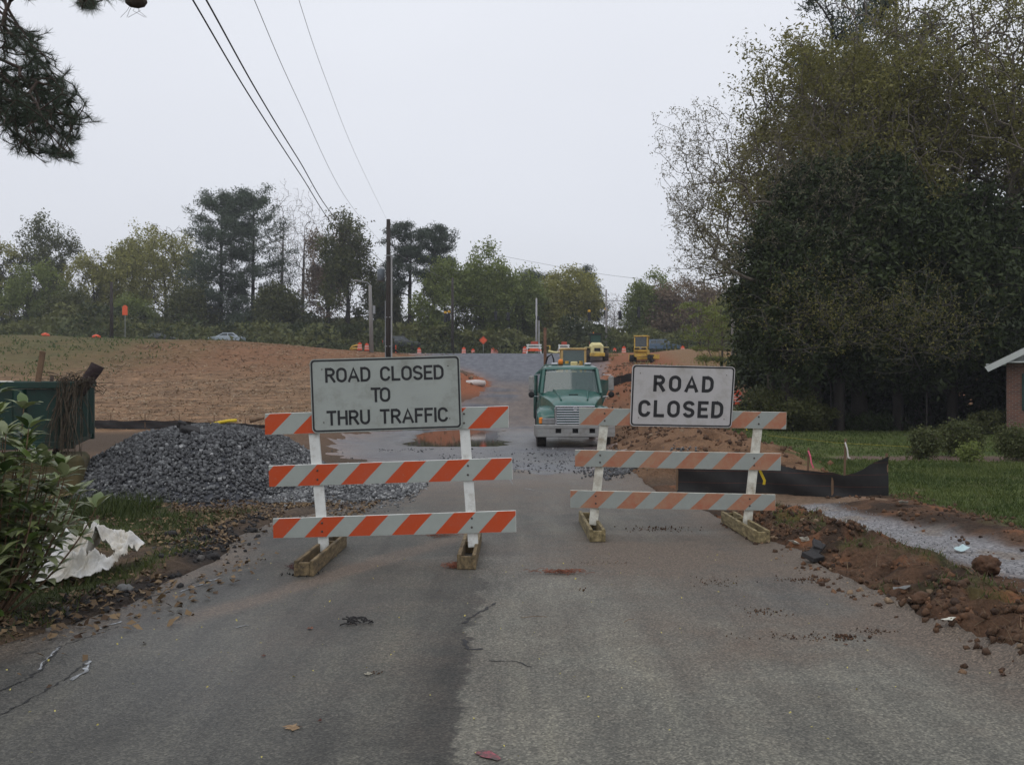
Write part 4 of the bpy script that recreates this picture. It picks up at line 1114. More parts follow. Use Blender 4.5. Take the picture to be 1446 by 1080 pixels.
tag(vb.build('dry_vines', m_vine), 'tangle of dry brown vines hanging over the right end of the dumpster', 'vines')
m_block = mat('mud_stained_block', (.13, .095, .042), .95, .35, 3.5, grime=(.06, .055, .025), gamt=.9, gsc=1.6, bump=.9, bsc=9)
o = MB().box((0, 0, 0), (2.4, 1.0, .66), None, .07).build('earth_block', m_block, None, True, .03); o.location = (-8.02, 13.95, H1(-7.5, 14) + .36); o.rotation_euler = (0, R(1), R(20))
tag(o, 'big ochre mud-stained block under the green dumpster end', 'block')
o = MB().box((0, 0, 0), (1.1, .14, .035), rotm(0, R(-9), R(18)), .004).build('board', m_wood2); o.location = G(112, 706) + Vector((0, 0, .12)); tag(o, 'pale splintered board lying below the ochre block', 'board')
o = MB().box((0, 0, 0), (.5, .3, .14), rotm(0, 0, R(25)), .01).build('scrap_board', m_char); o.location = G(108, 697) + Vector((.1, .25, .07)); tag(o, 'dark scrap of timber beneath the pale board', 'board')
# black pallet scrap and yellow hose on the heap
o = MB().box((0, 0, 0), (.34, .26, .10), rotm(R(18), R(14), R(30)), .02).box((-.15, .02, .09), (.14, .12, .12), rotm(.2, .4, .3), .02).build('tar_lump', m_darkclod, None, False, .02)
o.location = P(268, 609, 15.0); o.location.z = float(H(np.array([o.location.x]), np.array([15.0]), False)[0] + pile_h(np.array([o.location.x]), np.array([15.0]))[0]) + .05
tag(o, 'black crumpled lump of tar cloth on top of the stone heap', 'lump')
hs = MB(); pts = [P(x_, y_, 18.5) for x_, y_ in ((290, 604), (300, 599), (312, 596), (324, 594), (334, 593.5))]; hs.tube(pts, .035, 6)
tag(hs.build('yellow_pipe', m_yelr, None, True), 'short length of yellow pipe behind the crest of the stone heap', 'pipe')
stick('straw_wisp_log', 352, 594, 372, 590, 20, .06, .03, m_stake, 'pale stick lying behind the right shoulder of the stone heap', 'stick')

# ------------------------------------------------------------------ crumpled white sheet
def plastic():
    u = np.linspace(0, 1, 150); v = np.linspace(0, 1, 100); U, V = np.meshgrid(u, v); U = U.ravel(); V = V.ravel()
    X = -4.38 + .98 * U + .10 * (fbm(U * 4, V * 4, 1, 3, 121) - .5)
    Yv = 7.35 + .85 * V + .25 * U + .35 * (fbm(U * 3, V * 3 + 9, 1, 3, 123) - .5) * (0.3 + V)
    wx = U * 5.2 + 1.4 * fbm(U * 3, V * 3, 1, 3, 125); wy = V * 3.0 + 1.4 * fbm(U * 3 + 5, V * 3, 1, 3, 127)
    rid = 1 - np.abs(vnoise(wx, wy, 129) * 2 - 1); rid2 = 1 - np.abs(vnoise(wx * 2.6, wy * 2.4, 131) * 2 - 1); r3 = 1 - np.abs(vnoise(wx * 6, wy * 5, 133) * 2 - 1)
    env = sst(0, .35, V) * (1 - .55 * sst(.7, 1, V)) * (0.25 + .75 * (np.exp(-((U - .72) / .22) ** 2) + .75 * np.exp(-((U - .32) / .2) ** 2)))
    z = .03 + env * .8 * (.26 * fbm(U * 5, V * 3, 1, 2, 137) + .17 * rid + .15 * rid2 + .07 * r3) + .022 * r3 + .02 * rid2
    # folded lobe thrown back on the right
    z = z + .07 * np.exp(-((U - .62) / .07) ** 2) * sst(.3, .6, V)
    Yv = Yv - .25 * z
    gz = H(X, Yv, False)
    keep = (((U - .5) / .5) ** 4 + ((V - .5) / .5) ** 4 + .5 * (fbm(U * 6, V * 5, 1, 3, 135) - .5)) < .82
    hole = (np.exp(-((U - .80) / .16) ** 2 - ((V - .27) / .10) ** 2) > .5)
    keep &= ~hole
    q = np.arange(U.size).reshape(100, 150)
    f = np.stack([q[:-1, :-1], q[:-1, 1:], q[1:, 1:], q[1:, :-1]], -1).reshape(-1, 4)
    f = f[keep[f].all(1)]
    return np_mesh('plastic_sheet', np.stack([X + 3.9, Yv - 8.3, gz + z], 1), f, True)
m_plas, ntp, bsp = newmat('white_plastic_sheet')
npn = nd(ntp, 'ShaderNodeTexNoise', {'Vector': coords(ntp), 'Scale': 2.6, 'Detail': 8, 'Roughness': .7})
ntp.links.new(ramp(ntp, npn.outputs[0], [(.42, (.66, .66, .65)), (.60, (.60, .56, .48)), (.72, (.30, .22, .14))]), bsp.inputs['Base Color'])
bsp.inputs['Roughness'].default_value = .45
nn = nd(ntp, 'ShaderNodeTexNoise', {'Vector': coords(ntp), 'Scale': 9, 'Detail': 6, 'Distortion': 1.5})
ntp.links.new(nd(ntp, 'ShaderNodeBump', {'Height': nn.outputs[0], 'Strength': .5, 'Distance': .03}).outputs[0], bsp.inputs['Normal'])
o = link('plastic_sheet', plastic(), m_plas); o.location = (-3.9, 8.3, 0)
md = o.modifiers.new('s', 'SOLIDIFY'); md.thickness = .003
tag(o, 'crumpled dirty white plastic sheet lying beside the left road edge', 'plastic sheet')
# ------------------------------------------------------------------ green truck
m_teal = mat('teal_truck_paint', (.008, .092, .072), .28, .2, 3, grime=(.08, .08, .06), gamt=.32, gsc=3, bump=0, spec=.5, coat=.3)
m_tealk = mat('dusty_teal_frame', (.03, .10, .085), .6, .3, 4, grime=(.12, .10, .08), gamt=.6, gsc=2)
m_chrome = mat('chrome', (.50, .51, .53), .18, .05, 6, metal=1.0, bump=0, grime=(.25, .22, .19), gamt=.2)
m_bump = mat('dull_aluminium', (.30, .30, .29), .45, .12, 4, metal=.35, grime=(.15, .13, .11), gamt=.5, gsc=2)
m_dark = mat('dark_underbody', (.012, .012, .013), .8, .4, 6)
m_tyre = mat('tyre_rubber', (.022, .021, .021), .85, .3, 14, grime=(.10, .075, .055), gamt=.6, gsc=4, bump=.4)
m_amber = mat('amber_lens', (.75, .22, .02), .3, .1, 5, bump=0)
m_lens = mat('headlamp_lens', (.20, .20, .20), .15, .2, 12, bump=0, spec=.8)
m_red = mat('red_lens', (.45, .02, .015), .3, .1, 5, bump=0)
def glassmat(name, c, rough=.06, tr=.55):
    m, nt, bs = newmat(name)
    bs.inputs['Base Color'].default_value = c4(c); bs.inputs['Roughness'].default_value = rough; bs.inputs['Specular IOR Level'].default_value = .9
    bs.inputs['Coat Weight'].default_value = .5; bs.inputs['Coat Roughness'].default_value = .03
    t = nd(nt, 'ShaderNodeBsdfTransparent', {'Color': (.75, .88, .84, 1)})
    ms = nd(nt, 'ShaderNodeMixShader', {0: 1 - tr, 1: t.outputs[0], 2: bs.outputs[0]}); nt.links.new(ms.outputs[0], nt.nodes['Material Output'].inputs[0])
    return m
m_glass = glassmat('windscreen_glass', (.05, .10, .092), .08, .35)
m_glassd = glassmat('dark_vehicle_glass', (.02, .03, .035), .06, .2)
m_int = mat('cab_interior', (.03, .04, .038), .8, .3, 5)

def wheel(parent, c, r, w, axis='x', name='wheel', rim=m_bump):
    o = empty(name, c, 0, parent=parent)
    t = MB().lathe((0, 0, 0), [(r * .55, -w / 2), (r * .93, -w / 2), (r, -w / 2 + w * .15), (r, w / 2 - w * .15), (r * .93, w / 2), (r * .55, w / 2)], 24, axis).build('tyre', m_tyre, o, True)
    MB().lathe((0, 0, 0), [(r * .3, -w * .42), (r * .56, -w * .46), (r * .56, w * .46), (r * .3, w * .42)], 20, axis).build('rim', rim, o)
    return o
TX, TY = 1.98, 27.6
truck = empty('truck', (TX, TY, H1(TX, TY + 2.5) + 0.02), 0, 'teal green conventional-cab truck facing the barricades on the gravel', 'truck')
# local: x right, y back (away from camera), z up; front bumper at y=0
for w_ in ((-1.03, 1.15), (1.03, 1.15), (-.95, 5.4), (.95, 5.4)):
    wheel(truck, (w_[0], w_[1], .50), .50, .30)
MB().box((0, 3.3, .62), (.9, 6.2, .22)).box((0, 1.15, .5), (1.8, .18, .16)).box((0, 5.4, .5), (1.7, .2, .2)).build('chassis', m_dark, truck)
# bumper with three openings
b = MB()
prof = lambda y0, z0, z1: None
xs_ = [-1.24, -.62, -.44, -.09, .09, .44, .62, 1.24]
b.box((0, .10, .735), (2.48, .12, .13), None, .02); b.box((0, .10, .47), (2.48, .12, .12), None, .02)
for i in (0, 2, 4, 6): b.box(((xs_[i] + xs_[i + 1]) / 2, .098, .60), (xs_[i + 1] - xs_[i], .11, .15))
b.box((-1.2, .30, .6), (.10, .42, .36), rotm(0, 0, R(10)), .02); b.box((1.2, .30, .6), (.10, .42, .36), rotm(0, 0, R(-10)), .02)
bo = b.build('front_bumper', m_bump, truck)
for xx in (-.53, 0, .53): MB().box((xx, .16, .60), (.19, .05, .15)).build('bumper_opening', m_dark, bo)
MB().box((-.05, .09, .375), (.95, .04, .06), None, .01).build('licence_strip', m_bump, bo)
# hood: loft of sections from grille back to cowl
def loft(secs, caps=True):
    n = len(secs[0]); b = MB(); vs = [p for s_ in secs for p in s_]
    fs = [(i * n + k, i * n + (k + 1) % n, (i + 1) * n + (k + 1) % n, (i + 1) * n + k) for i in range(len(secs) - 1) for k in range(n)]
    if caps: fs += [tuple(range(n - 1, -1, -1)), tuple(range((len(secs) - 1) * n, len(secs) * n))]
    return b.add(vs, fs)
def hood_sec(y, w0, w1, zb, zt, crown=.07, zs=None):
    s_ = []
    zs = zs if zs is not None else zt - .16
    pr = [(-w0, zb), (-w0, zs - .1), (-w1 - .02, zs + .05), (-w1 * .82, zt - .02), (-w1 * .4, zt + crown * .8), (0, zt + crown)]
    pr = pr + [(-x_, z_) for x_, z_ in reversed(pr[:-1])]
    return [(x_, y, z_) for x_, z_ in pr]
hood = loft([hood_sec(.18, .60, .56, .76, 1.36, .03, 1.30), hood_sec(.30, .66, .64, .76, 1.47, .04, 1.36), hood_sec(.8, .78, .76, .8, 1.63, .05, 1.48), hood_sec(1.5, .96, .92, .85, 1.76, .06, 1.58), hood_sec(2.05, 1.03, .98, .9, 1.82, .06, 1.62)]).build('hood', m_teal, truck, True, .02)
MB().box((0, .95, 1.715), (.30, .07, .03), rotm(R(12), 0, 0), .01).build('hood_vent', m_dark, hood)
for sx in (-1, 1):
    MB().tube([(sx * .42, .5, 1.565), (sx * .5, 1.3, 1.765), (sx * .6, 2.0, 1.86)], .03, 6).build('hood_crease', m_teal, hood, True)
# fenders
for sx in (-1, 1):
    secs = []
    for y, zt, zb, xo in ((.20, 1.00, .74, 1.10), (.32, 1.16, .72, 1.17), (.60, 1.27, .74, 1.2), (1.1, 1.33, 1.02, 1.2), (1.6, 1.27, .82, 1.19), (1.85, 1.1, .7, 1.15)):
        secs.append([(sx * .5, y, zb), (sx * .5, y, zt + .05), (sx * .80, y, zt + .05), (sx * (xo - .10), y, zt), (sx * xo, y, zt - .12), (sx * xo, y, zb)])
    f = loft(secs).build('fender', m_teal, truck, True, .02)
    hl = MB(); hl.box((sx * .83, .185, .90), (.42, .06, .20), rotm(0, 0, R(-sx * 6)), .03).build('headlight', m_lens, f)
    MB().box((sx * 1.07, .20, .92), (.13, .06, .20), rotm(0, 0, R(-sx * 16)), .03).build('turn_signal', m_amber, f)
    MB().box((sx * .88, .19, .775), (.55, .05, .025), None, .008).build('lamp_trim', m_chrome, f)
# grille
g = MB()
for sx in (-1, 1): g.beam((sx * .60, .16, .78), (sx * .62, .16, 1.33), .07, .06, (0, 1, 0), .015)
g.beam((-.63, .16, 1.36), (.63, .16, 1.36), .07, .07, (0, 1, 0), .02); g.beam((-.6, .16, .77), (.6, .16, .77), .07, .06, (0, 1, 0), .015)
gr = g.build('grille_surround', m_chrome, truck)
MB().box((0, .21, 1.06), (1.18, .02, .56)).build('grille_back', m_dark, gr)
for i in range(7): MB().box((0, .145, .84 + i * .075), (1.17, .06, .036), rotm(R(-20), 0, 0), .008).build('grille_bar', m_chrome, gr)
MB().lathe((0, .118, 1.30), [(.06, 0), (.07, .01), (.05, .03)], 16, 'y').build('badge', m_chrome, gr)
# cab
def cab_sec(z, x, y0, y1, r=.12):
    return [(-x + r, y0, z), (x - r, y0, z), (x, y0 + r * 1.2, z), (x, y1 - r, z), (x - r, y1, z), (-x + r, y1, z), (-x, y1 - r, z), (-x, y0 + r * 1.2, z)]
cab = loft([cab_sec(.72, 1.04, 1.95, 3.6), cab_sec(1.66, 1.06, 1.98, 3.6), cab_sec(1.74, 1.05, 2.02, 3.6)]).build('cab_body', m_teal, truck, False, .02)
loft([cab_sec(2.54, .93, 2.36, 3.52), cab_sec(2.61, .91, 2.42, 3.5), cab_sec(2.68, .80, 2.62, 3.4, .2)]).build('roof', m_teal, truck, True, .01)
for sx in (-1, 1):
    pl = MB(); pl.beam((sx * 1.0, 2.03, 1.72), (sx * .89, 2.42, 2.56), .10, .09, (0, 1, 0), .02); pl.build('windscreen_pillar', m_teal, truck)
    pl = MB(); pl.beam((sx * 1.02, 3.5, 1.72), (sx * .90, 3.45, 2.56), .14, .10, (0, 1, 0), .02); pl.build('rear_pillar', m_teal, truck)
    MB().hexa([(sx * 1.03, 2.15, 1.74), (sx * 1.03, 3.43, 1.74), (sx * 1.015, 3.43, 1.74), (sx * 1.015, 2.15, 1.74), (sx * .915, 2.45, 2.54), (sx * .915, 3.4, 2.54), (sx * .9, 3.4, 2.54), (sx * .9, 2.45, 2.54)]).build('side_window', m_glass, truck)
ws = MB(); n = 10; vs = []
for j, (z, hw, y) in enumerate(((1.745, .96, 2.0), (2.1, .91, 2.17), (2.55, .86, 2.38))):
    for i in range(n + 1):
        t = i / n * 2 - 1; vs.append((t * hw, y + .10 * t * t, z))
ws.add(vs, [(j * (n + 1) + i, j * (n + 1) + i + 1, (j + 1) * (n + 1) + i + 1, (j + 1) * (n + 1) + i) for j in range(2) for i in range(n)])
wso = ws.build('windscreen', m_glass, truck, True)
for x0 in (-.70, .12):
    MB().tube([(x0, 1.985, 1.77), (x0 + .3, 2.0, 1.81), (x0 + .62, 2.01, 1.775)], .012, 5).build('wiper', m_dark, wso)
MB().box((0, 3.46, 2.1), (1.76, .03, .7)).box((0, 2.35, 1.72), (1.8, .5, .08)).box((-.45, 2.95, 1.85), (.5, .25, .55), None, .06).box((.45, 2.95, 1.85), (.5, .25, .55), None, .06).build('cab_interior', m_int, truck)
MB().lathe((-.45, 2.55, 1.85), [(.19, -.015), (.215, 0), (.19, .015)], 20, 'y').build('steering_wheel', m_dark, truck)
# roof lamps and beacon
for x0 in (-.52, .62): MB().box((x0, 2.75, 2.73), (.24, .14, .09), None, .03).build('roof_light', m_chrome, truck)
bc = MB().lathe((-.30, 3.0, 2.67), [(.09, 0), (.09, .05)], 14).build('beacon_base', m_dark, truck)
MB().lathe((-.30, 3.0, 2.72), [(.085, 0), (.085, .12), (.06, .17), (.02, .18)], 14).build('beacon_lens', m_amber, bc, True)
MB().tube([(-.02, 2.7, 2.6), (.08, 2.7, 2.61), (.2, 2.75, 2.62)], .03, 6).build('air_horn', m_chrome, truck)
# mirrors
for sx in (-1, 1):
    mr = empty('mirror', (sx * 1.33, 1.95, 0), parent=truck)
    MB().box((0, 0, 2.07), (.19, .08, .50), rotm(0, 0, R(sx * 12)), .04).build('mirror_head', m_bump, mr)
    MB().tube([(-sx * .28, .1, 2.36), (0, .04, 2.36), (0, .04, 1.66), (-sx * .28, .1, 1.62)], .016, 6).build('mirror_arm', m_chrome, mr)
    MB().lathe((0, -.03, 1.70), [(.06, .03), (.105, .0), (.09, -.03), (.03, -.04)], 16, 'y').build('round_mirror', m_dark, mr, True)
# steps, stack, racks and the mast behind the cab
for sx in (-1, 1):
    MB().lathe((sx * .92, 2.2, .62), [(.24, 0), (.25, .03), (.25, 1.1), (.24, 1.13)], 20, 'y').build('fuel_tank', m_bump, truck, True)
    MB().tube([(sx * 1.21, .55, .35), (sx * 1.23, .5, 1.0), (sx * 1.21, .52, 1.35)], .022, 6).build('fender_guide', m_dark, truck)
rk = MB(); rk.tube([(-1.13, 3.9, .8), (-1.13, 3.9, 2.35), (-.78, 3.9, 2.68), (.1, 3.9, 2.70)], .065, 8); rk.tube([(-1.13, 4.9, .8), (-1.13, 4.9, 2.3), (-.78, 4.9, 2.62), (.1, 4.9, 2.64)], .06, 8); rk.build('pipe_rack', m_tealk, truck, True)
MB().box((0, 4.9, 1.15), (2.2, 2.4, .55), None, .04).build('truck_bed', m_tealk, truck)
MB().box((1.12, 4.6, 1.75), (.06, 1.6, .8), rotm(0, R(8), 0)).build('side_board', m_bump, truck)
ms = MB(); ms.tube([(-.78, 4.3, 1.3), (-.79, 4.3, 4.05)], .055, 8); ms.build('mast', m_rust, truck, True)
MB().tube([(-.80, 4.28, 2.62), (-.70, 4.25, 3.0), (-.55, 4.2, 3.1), (-.48, 4.2, 2.9), (-.47, 4.2, 2.5)], .028, 6).build('hose', m_dark, truck, True)
# flap and mirror bracket, grey spoil pan on the right side
MB().hexa([(1.10, 3.2, 1.3), (1.16, 3.2, 1.3), (1.16, 3.3, 1.3), (1.10, 3.3, 1.3), (1.1, 3.2, 2.2), (1.5, 3.2, 2.15), (1.5, 3.3, 2.15), (1.1, 3.3, 2.2)]).build('mud_shield', m_tealk, truck)

# ------------------------------------------------------------------ yellow plant machines
m_yel = mat('machine_yellow', (.56, .36, .055), .5, .15, 3, grime=(.20, .13, .07), gamt=.5, gsc=1.8)
m_tan = mat('faded_machine_tan', (.55, .38, .15), .55, .15, 3, grime=(.20, .14, .08), gamt=.5, gsc=1.8)
m_pale = mat('pale_machine_yellow', (.66, .58, .27), .5, .1, 3, grime=(.28, .22, .12), gamt=.35, gsc=1.8)
m_glassg = glassmat('greenish_cab_glass', (.05, .10, .09), .08, .25)
def gbase(px, Y, dz=0): 
    g = on(px, Y); return (g.x, g.y, g.z + .02 + dz)
def cabframe(parent, x0, x1, y0, y1, z0, z1, mfr, mgl, t=.09, roof=None, rm=None, panel=.0):
    for xx in (x0, x1):
        for yy in (y0, y1): MB().box((xx, yy, (z0 + z1) / 2), (t, t, z1 - z0), None, .01).build('cab_post', mfr, parent)
    MB().box(((x0 + x1) / 2, (y0 + y1) / 2, z1 + .06), (x1 - x0 + .22, y1 - y0 + .25, .13), None, .04).build('cab_roof', rm or mfr, parent)
    h = panel * (z1 - z0)
    if h > 0: MB().box(((x0 + x1) / 2, (y0 + y1) / 2, z0 + h / 2), (x1 - x0 - .02, y1 - y0 - .02, h)).build('cab_panel', mfr, parent)
    for yy in (y0, y1): MB().box(((x0 + x1) / 2, yy, (z0 + h + z1) / 2), (x1 - x0 - t, .02, z1 - z0 - h)).build('cab_window', mgl, parent)
    for xx in (x0, x1): MB().box((xx, (y0 + y1) / 2, (z0 + h + z1) / 2), (.02, y1 - y0 - t, z1 - z0 - h)).build('cab_side_window', mgl, parent)
    MB().box(((x0 + x1) / 2, (y0 + y1) / 2 + .2, z0 + h + .28), (.5, .4, .55), None, .08).build('seat', m_dark, parent)
# grader
gr_ = empty('motor_grader', gbase(811.5, 52), 0, 'tan motor grader standing right behind the green truck, its cab above the truck roof', 'grader')
cabframe(gr_, -.62, .80, 2.2, 3.5, 1.5, 3.38, m_tan, m_glassg, .13)
MB().box((0, 4.6, 1.6), (1.5, 2.3, 1.2), None, .08).build('engine_cover', m_tan, gr_)
MB().tube([(0, 2.6, 1.6), (0, 1.0, 1.9), (0, -1.8, 1.75), (0, -2.4, 1.3)], [.26, .24, .2, .2], 6).build('front_beam', m_tan, gr_)
MB().box((0, 2.9, 1.3), (2.0, 1.4, .5), None, .05).build('platform', m_tan, gr_)
for sx in (-1, 1):
    wheel(gr_, (sx * .95, -2.4, .62), .62, .35); wheel(gr_, (sx * 1.0, 4.0, .65), .65, .38); wheel(gr_, (sx * 1.0, 5.5, .65), .65, .38)
    MB().tube([(sx * .42, .7, 2.6), (sx * .42, .6, 1.0)], .07, 8).tube([(sx * .42, .7, 2.68), (sx * .42, .69, 2.35)], .11, 8).build('lift_cylinder', m_yel, gr_)
    MB().tube([(sx * .42, .7, 2.5), (0, .8, 2.3)], .08, 6).build('lift_arm', m_pale, gr_)
    MB().box((sx * .9, 2.9, 2.2), (.06, .05, .9)).build('mirror_bracket', m_tan, gr_)
MB().box((0, .5, 2.5), (.42, .4, .30), None, .06).build('valve_block', m_pale, gr_)
bl = MB()
for i in range(6):
    pass
bl.prism([(.0, .12), (-.12, .35), (-.1, .62), (.02, .8), (.06, .8), (-.05, .6), (-.07, .36), (.05, .12)], -1.75, 1.75, 'x'); bo = bl.build('blade', m_bump, gr_); bo.location = (0, .9, 0)
MB().lathe((0, .7, .95), [(.7, 0), (.72, .04), (.72, .12), (.7, .14)], 24).build('circle', m_tan, gr_)
# roller seen from behind
ro_ = empty('soil_compactor', gbase(843.5, 88), 0, 'pale yellow roller with dark cab on the crest of the new road', 'road roller')
loft([[(-.62, 0, .9), (.62, 0, .9), (.62, 0, 1.55), (.4, 0, 1.75), (-.4, 0, 1.75), (-.62, 0, 1.55)], [(-.66, .5, .8), (.66, .5, .8), (.66, .5, 1.7), (.42, .5, 1.98), (-.42, .5, 1.98), (-.66, .5, 1.7)], [(-.66, 1.7, .8), (.66, 1.7, .8), (.66, 1.7, 1.8), (.42, 1.7, 2.05), (-.42, 1.7, 2.05), (-.66, 1.7, 1.8)]]).build('engine_hood', m_pale, ro_, False, .03)
MB().box((0, -.03, 1.28), (.60, .04, .32), None, .01).build('rear_grille', m_dark, ro_)
MB().box((0, -.05, .78), (1.5, .16, .36), None, .04).build('rear_bumper', m_yel, ro_)
for sx in (-1, 1): wheel(ro_, (sx * .92, 1.0, .72), .72, .5, rim=m_pale); MB().box((sx * .95, 1.0, 1.52), (.5, 1.3, .07), None, .02).build('mudguard', m_pale, ro_)
cabframe(ro_, -.55, .55, 1.8, 3.1, 1.5, 2.85, m_dark, m_glassg, .07, rm=m_dark, panel=.2)
MB().box((0, 2.5, 1.1), (1.4, 1.7, .8), None, .05).build('platform', m_pale, ro_)
MB().lathe((0, 4.6, .75), [(.2, -1.05), (.75, -1.05), (.75, 1.05), (.2, 1.05)], 28, 'x').build('drum', m_bump, ro_, True)
MB().box((-1.15, 4.2, .8), (.1, 2.2, .3)).box((1.15, 4.2, .8), (.1, 2.2, .3)).build('drum_frame', m_yel, ro_)
MB().tube([(-.2, 2.0, 2.98), (-.2, 2.0, 3.1)], .05, 8).build('roof_beacon', m_amber, ro_)
# dozer
dz_ = empty('bulldozer', gbase(905, 84), R(-14), 'small yellow bulldozer on the red dirt bank right of the roller', 'bulldozer')
for sx in (-1, 1):
    tr = MB(); pr = [(-.15 + .32 * math.cos(a), .35 + .33 * math.sin(a)) for a in np.linspace(math.pi / 2, 3 * math.pi / 2, 8)] + [(2.1 + .32 * math.cos(a), .35 + .33 * math.sin(a)) for a in np.linspace(-math.pi / 2, math.pi / 2, 8)]
    tr.prism(pr, sx * .85 - .2, sx * .85 + .2, 'x'); to = tr.build('track', m_dark, dz_)
    for k in range(12): MB().box((sx * .85, -.3 + k * .24, .70), (.44, .06, .06)).build('grouser', m_rust, to)
MB().box((0, .9, .85), (1.3, 2.3, .7), None, .06).build('hull', m_yel, dz_)
loft([[(-.45, 1.5, 1.1), (.45, 1.5, 1.1), (.45, 1.5, 1.75), (-.45, 1.5, 1.75)], [(-.42, 2.5, 1.0), (.42, 2.5, 1.0), (.42, 2.5, 1.6), (-.42, 2.5, 1.6)]]).build('engine_hood', m_yel, dz_, False, .04)
MB().box((0, -.25, 1.2), (1.25, .5, .46), None, .05).build('rear_tank', m_yel, dz_)
MB().box((-.32, -.52, 1.28), (.45, .03, .16)).box((.32, -.52, 1.28), (.45, .03, .16)).build('rear_vent', m_dark, dz_)
MB().box((0.02, -.52, 1.32), (.14, .03, .2)).build('rear_plate', m_bump, dz_)
cabframe(dz_, -.60, .60, .1, 1.3, 1.4, 2.42, m_yel, m_glassd, .11, panel=.0)
MB().box((0, -.45, .62), (1.0, .3, .3), None, .04).build('hitch', m_yel, dz_)
for sx in (-1, 1): MB().beam((sx * 1.12, .8, .45), (sx * 1.12, 3.2, .4), .12, .2, (0, 0, 1), .02).build('push_arm', m_yel, dz_)
b = MB(); b.prism([(3.2, .05), (3.12, .4), (3.2, .85), (3.28, .85), (3.22, .4), (3.3, .05)], -1.5, 1.5, 'x'); b.build('blade', m_yel, dz_)

# ------------------------------------------------------------------ passing vehicles
def carlike(label, cat, px, Y, rz, L, Wd, body, roofpts, glasspts, paint, name, group=None, wr=.34, dz=0):
    g = on(px, Y); r = empty(name, (g.x, g.y, g.z + dz), rz, label, cat, group)
    bo = MB(); bo.prism(body, -Wd / 2, Wd / 2, 'y'); bo.build('body', paint, r, False, .07)
    gh = MB(); n = len(roofpts)
    lo = [(p[0], -Wd / 2 + .06 + (p[1] - roofpts[0][1]) * .22, p[1]) for p in roofpts]; hi = [(p[0], -q, p[1]) for p, q in zip(roofpts, [v[1] for v in lo])]
    gh.add(lo + hi, [tuple(range(n)), tuple(range(2 * n - 1, n - 1, -1))] + [(k, (k + 1) % n, n + (k + 1) % n, n + k) for k in range(n)]); gh.build('roof', paint, r, False, .04)
    for pts in glasspts:
        for sy in (-1, 1):
            v = [(p[0], sy * (Wd / 2 - .06 - (p[1] - roofpts[0][1]) * .22 + .012), p[1]) for p in pts]
            v2 = [(a, b_ - sy * .02, c) for a, b_, c in v]; k = len(v)
            MB().add(v + v2, [tuple(range(k)), tuple(range(2 * k - 1, k - 1, -1))] + [(i, (i + 1) % k, k + (i + 1) % k, k + i) for i in range(k)]).build('side_window', m_glassd, r)
    # front and rear glass along the first and last roof slopes
    for (p, q) in ((roofpts[0], roofpts[1]), (roofpts[-1], roofpts[-2])):
        a = Vector((p[0], 0, p[1])); c = Vector((q[0], 0, q[1])); d = (c - a); nrm = Vector((-d.z, 0, d.x)).normalized()
        if (nrm.x > 0) != (p[0] > 0): nrm = -nrm
        MB().beam(a + d * .12 + nrm * .012, a + d * .9 + nrm * .012, Wd - .42, .02, tuple(nrm)).build('windscreen', m_glassd, r)
    for sx in (-1, 1):
        for sy in (-1, 1): wheel(r, (sx * L * .3, sy * (Wd / 2 - .12), wr), wr, .22, 'y')
    return r
m_silver = mat('silver_blue_car_paint', (.36, .42, .47), .3, .05, 3, bump=0, coat=.4)
m_blackp = mat('black_green_car_paint', (.010, .016, .018), .3, .1, 3, bump=0, coat=.4)
m_bluep2 = mat('blue_car_paint', (.08, .13, .20), .35, .1, 3, bump=0, coat=.3)
suv_b = [(-2.4, .42), (-2.45, .8), (-2.4, 1.12), (1.15, 1.12), (2.25, 1.0), (2.42, .75), (2.4, .42)]
suv_r = [(-2.38, 1.10), (-2.15, 1.78), (.25, 1.8), (1.1, 1.10)]
suv_g = [[(-2.05, 1.18), (-1.9, 1.68), (-1.15, 1.70), (-1.15, 1.18)], [(-1.05, 1.18), (-1.05, 1.70), (-.25, 1.71), (-.25, 1.18)], [(-.15, 1.18), (-.15, 1.71), (.2, 1.71), (.85, 1.18)]]
suv = carlike('black sport utility vehicle crossing the crest behind the utility pole', 'SUV', 568, 116, 0, 4.9, 1.95, suv_b, suv_r, suv_g, m_blackp, 'parked_suv', wr=.4, dz=.75)
MB().box((-2.44, -.85, 1.05), (.06, .16, .35), None, .02).build('tail_light', m_red, suv)
sed_b = [(-2.3, .35), (-2.32, .85), (-1.7, .98), (1.1, .95), (2.2, .78), (2.3, .35)]
sed_r = [(-1.75, .95), (-1.05, 1.42), (.25, 1.43), (1.15, .93)]
sed_g = [[(-1.45, 1.0), (-.98, 1.35), (-.45, 1.37), (-.45, 1.0)], [(-.35, 1.0), (-.35, 1.37), (.2, 1.37), (.8, 1.0)]]
carlike('silver blue sedan, only its roof showing above the straw bank on the left', 'car', 320, 118, math.pi, 4.6, 1.8, sed_b, sed_r, sed_g, m_silver, 'passing_sedan', dz=.35)
carlike('dark low car whose roof just clears the grassy bank on the far left', 'car', 229, 120, 0, 4.5, 1.8, sed_b, sed_r, sed_g, m_blackp, 'passing_sedan', dz=.1)
carlike('blue and black sport utility vehicle half hidden behind the dirt bank right of the bulldozer', 'SUV', 937, 126, 0, 4.9, 1.95, suv_b, suv_r, suv_g, m_bluep2, 'distant_suv', wr=.4, dz=.9)

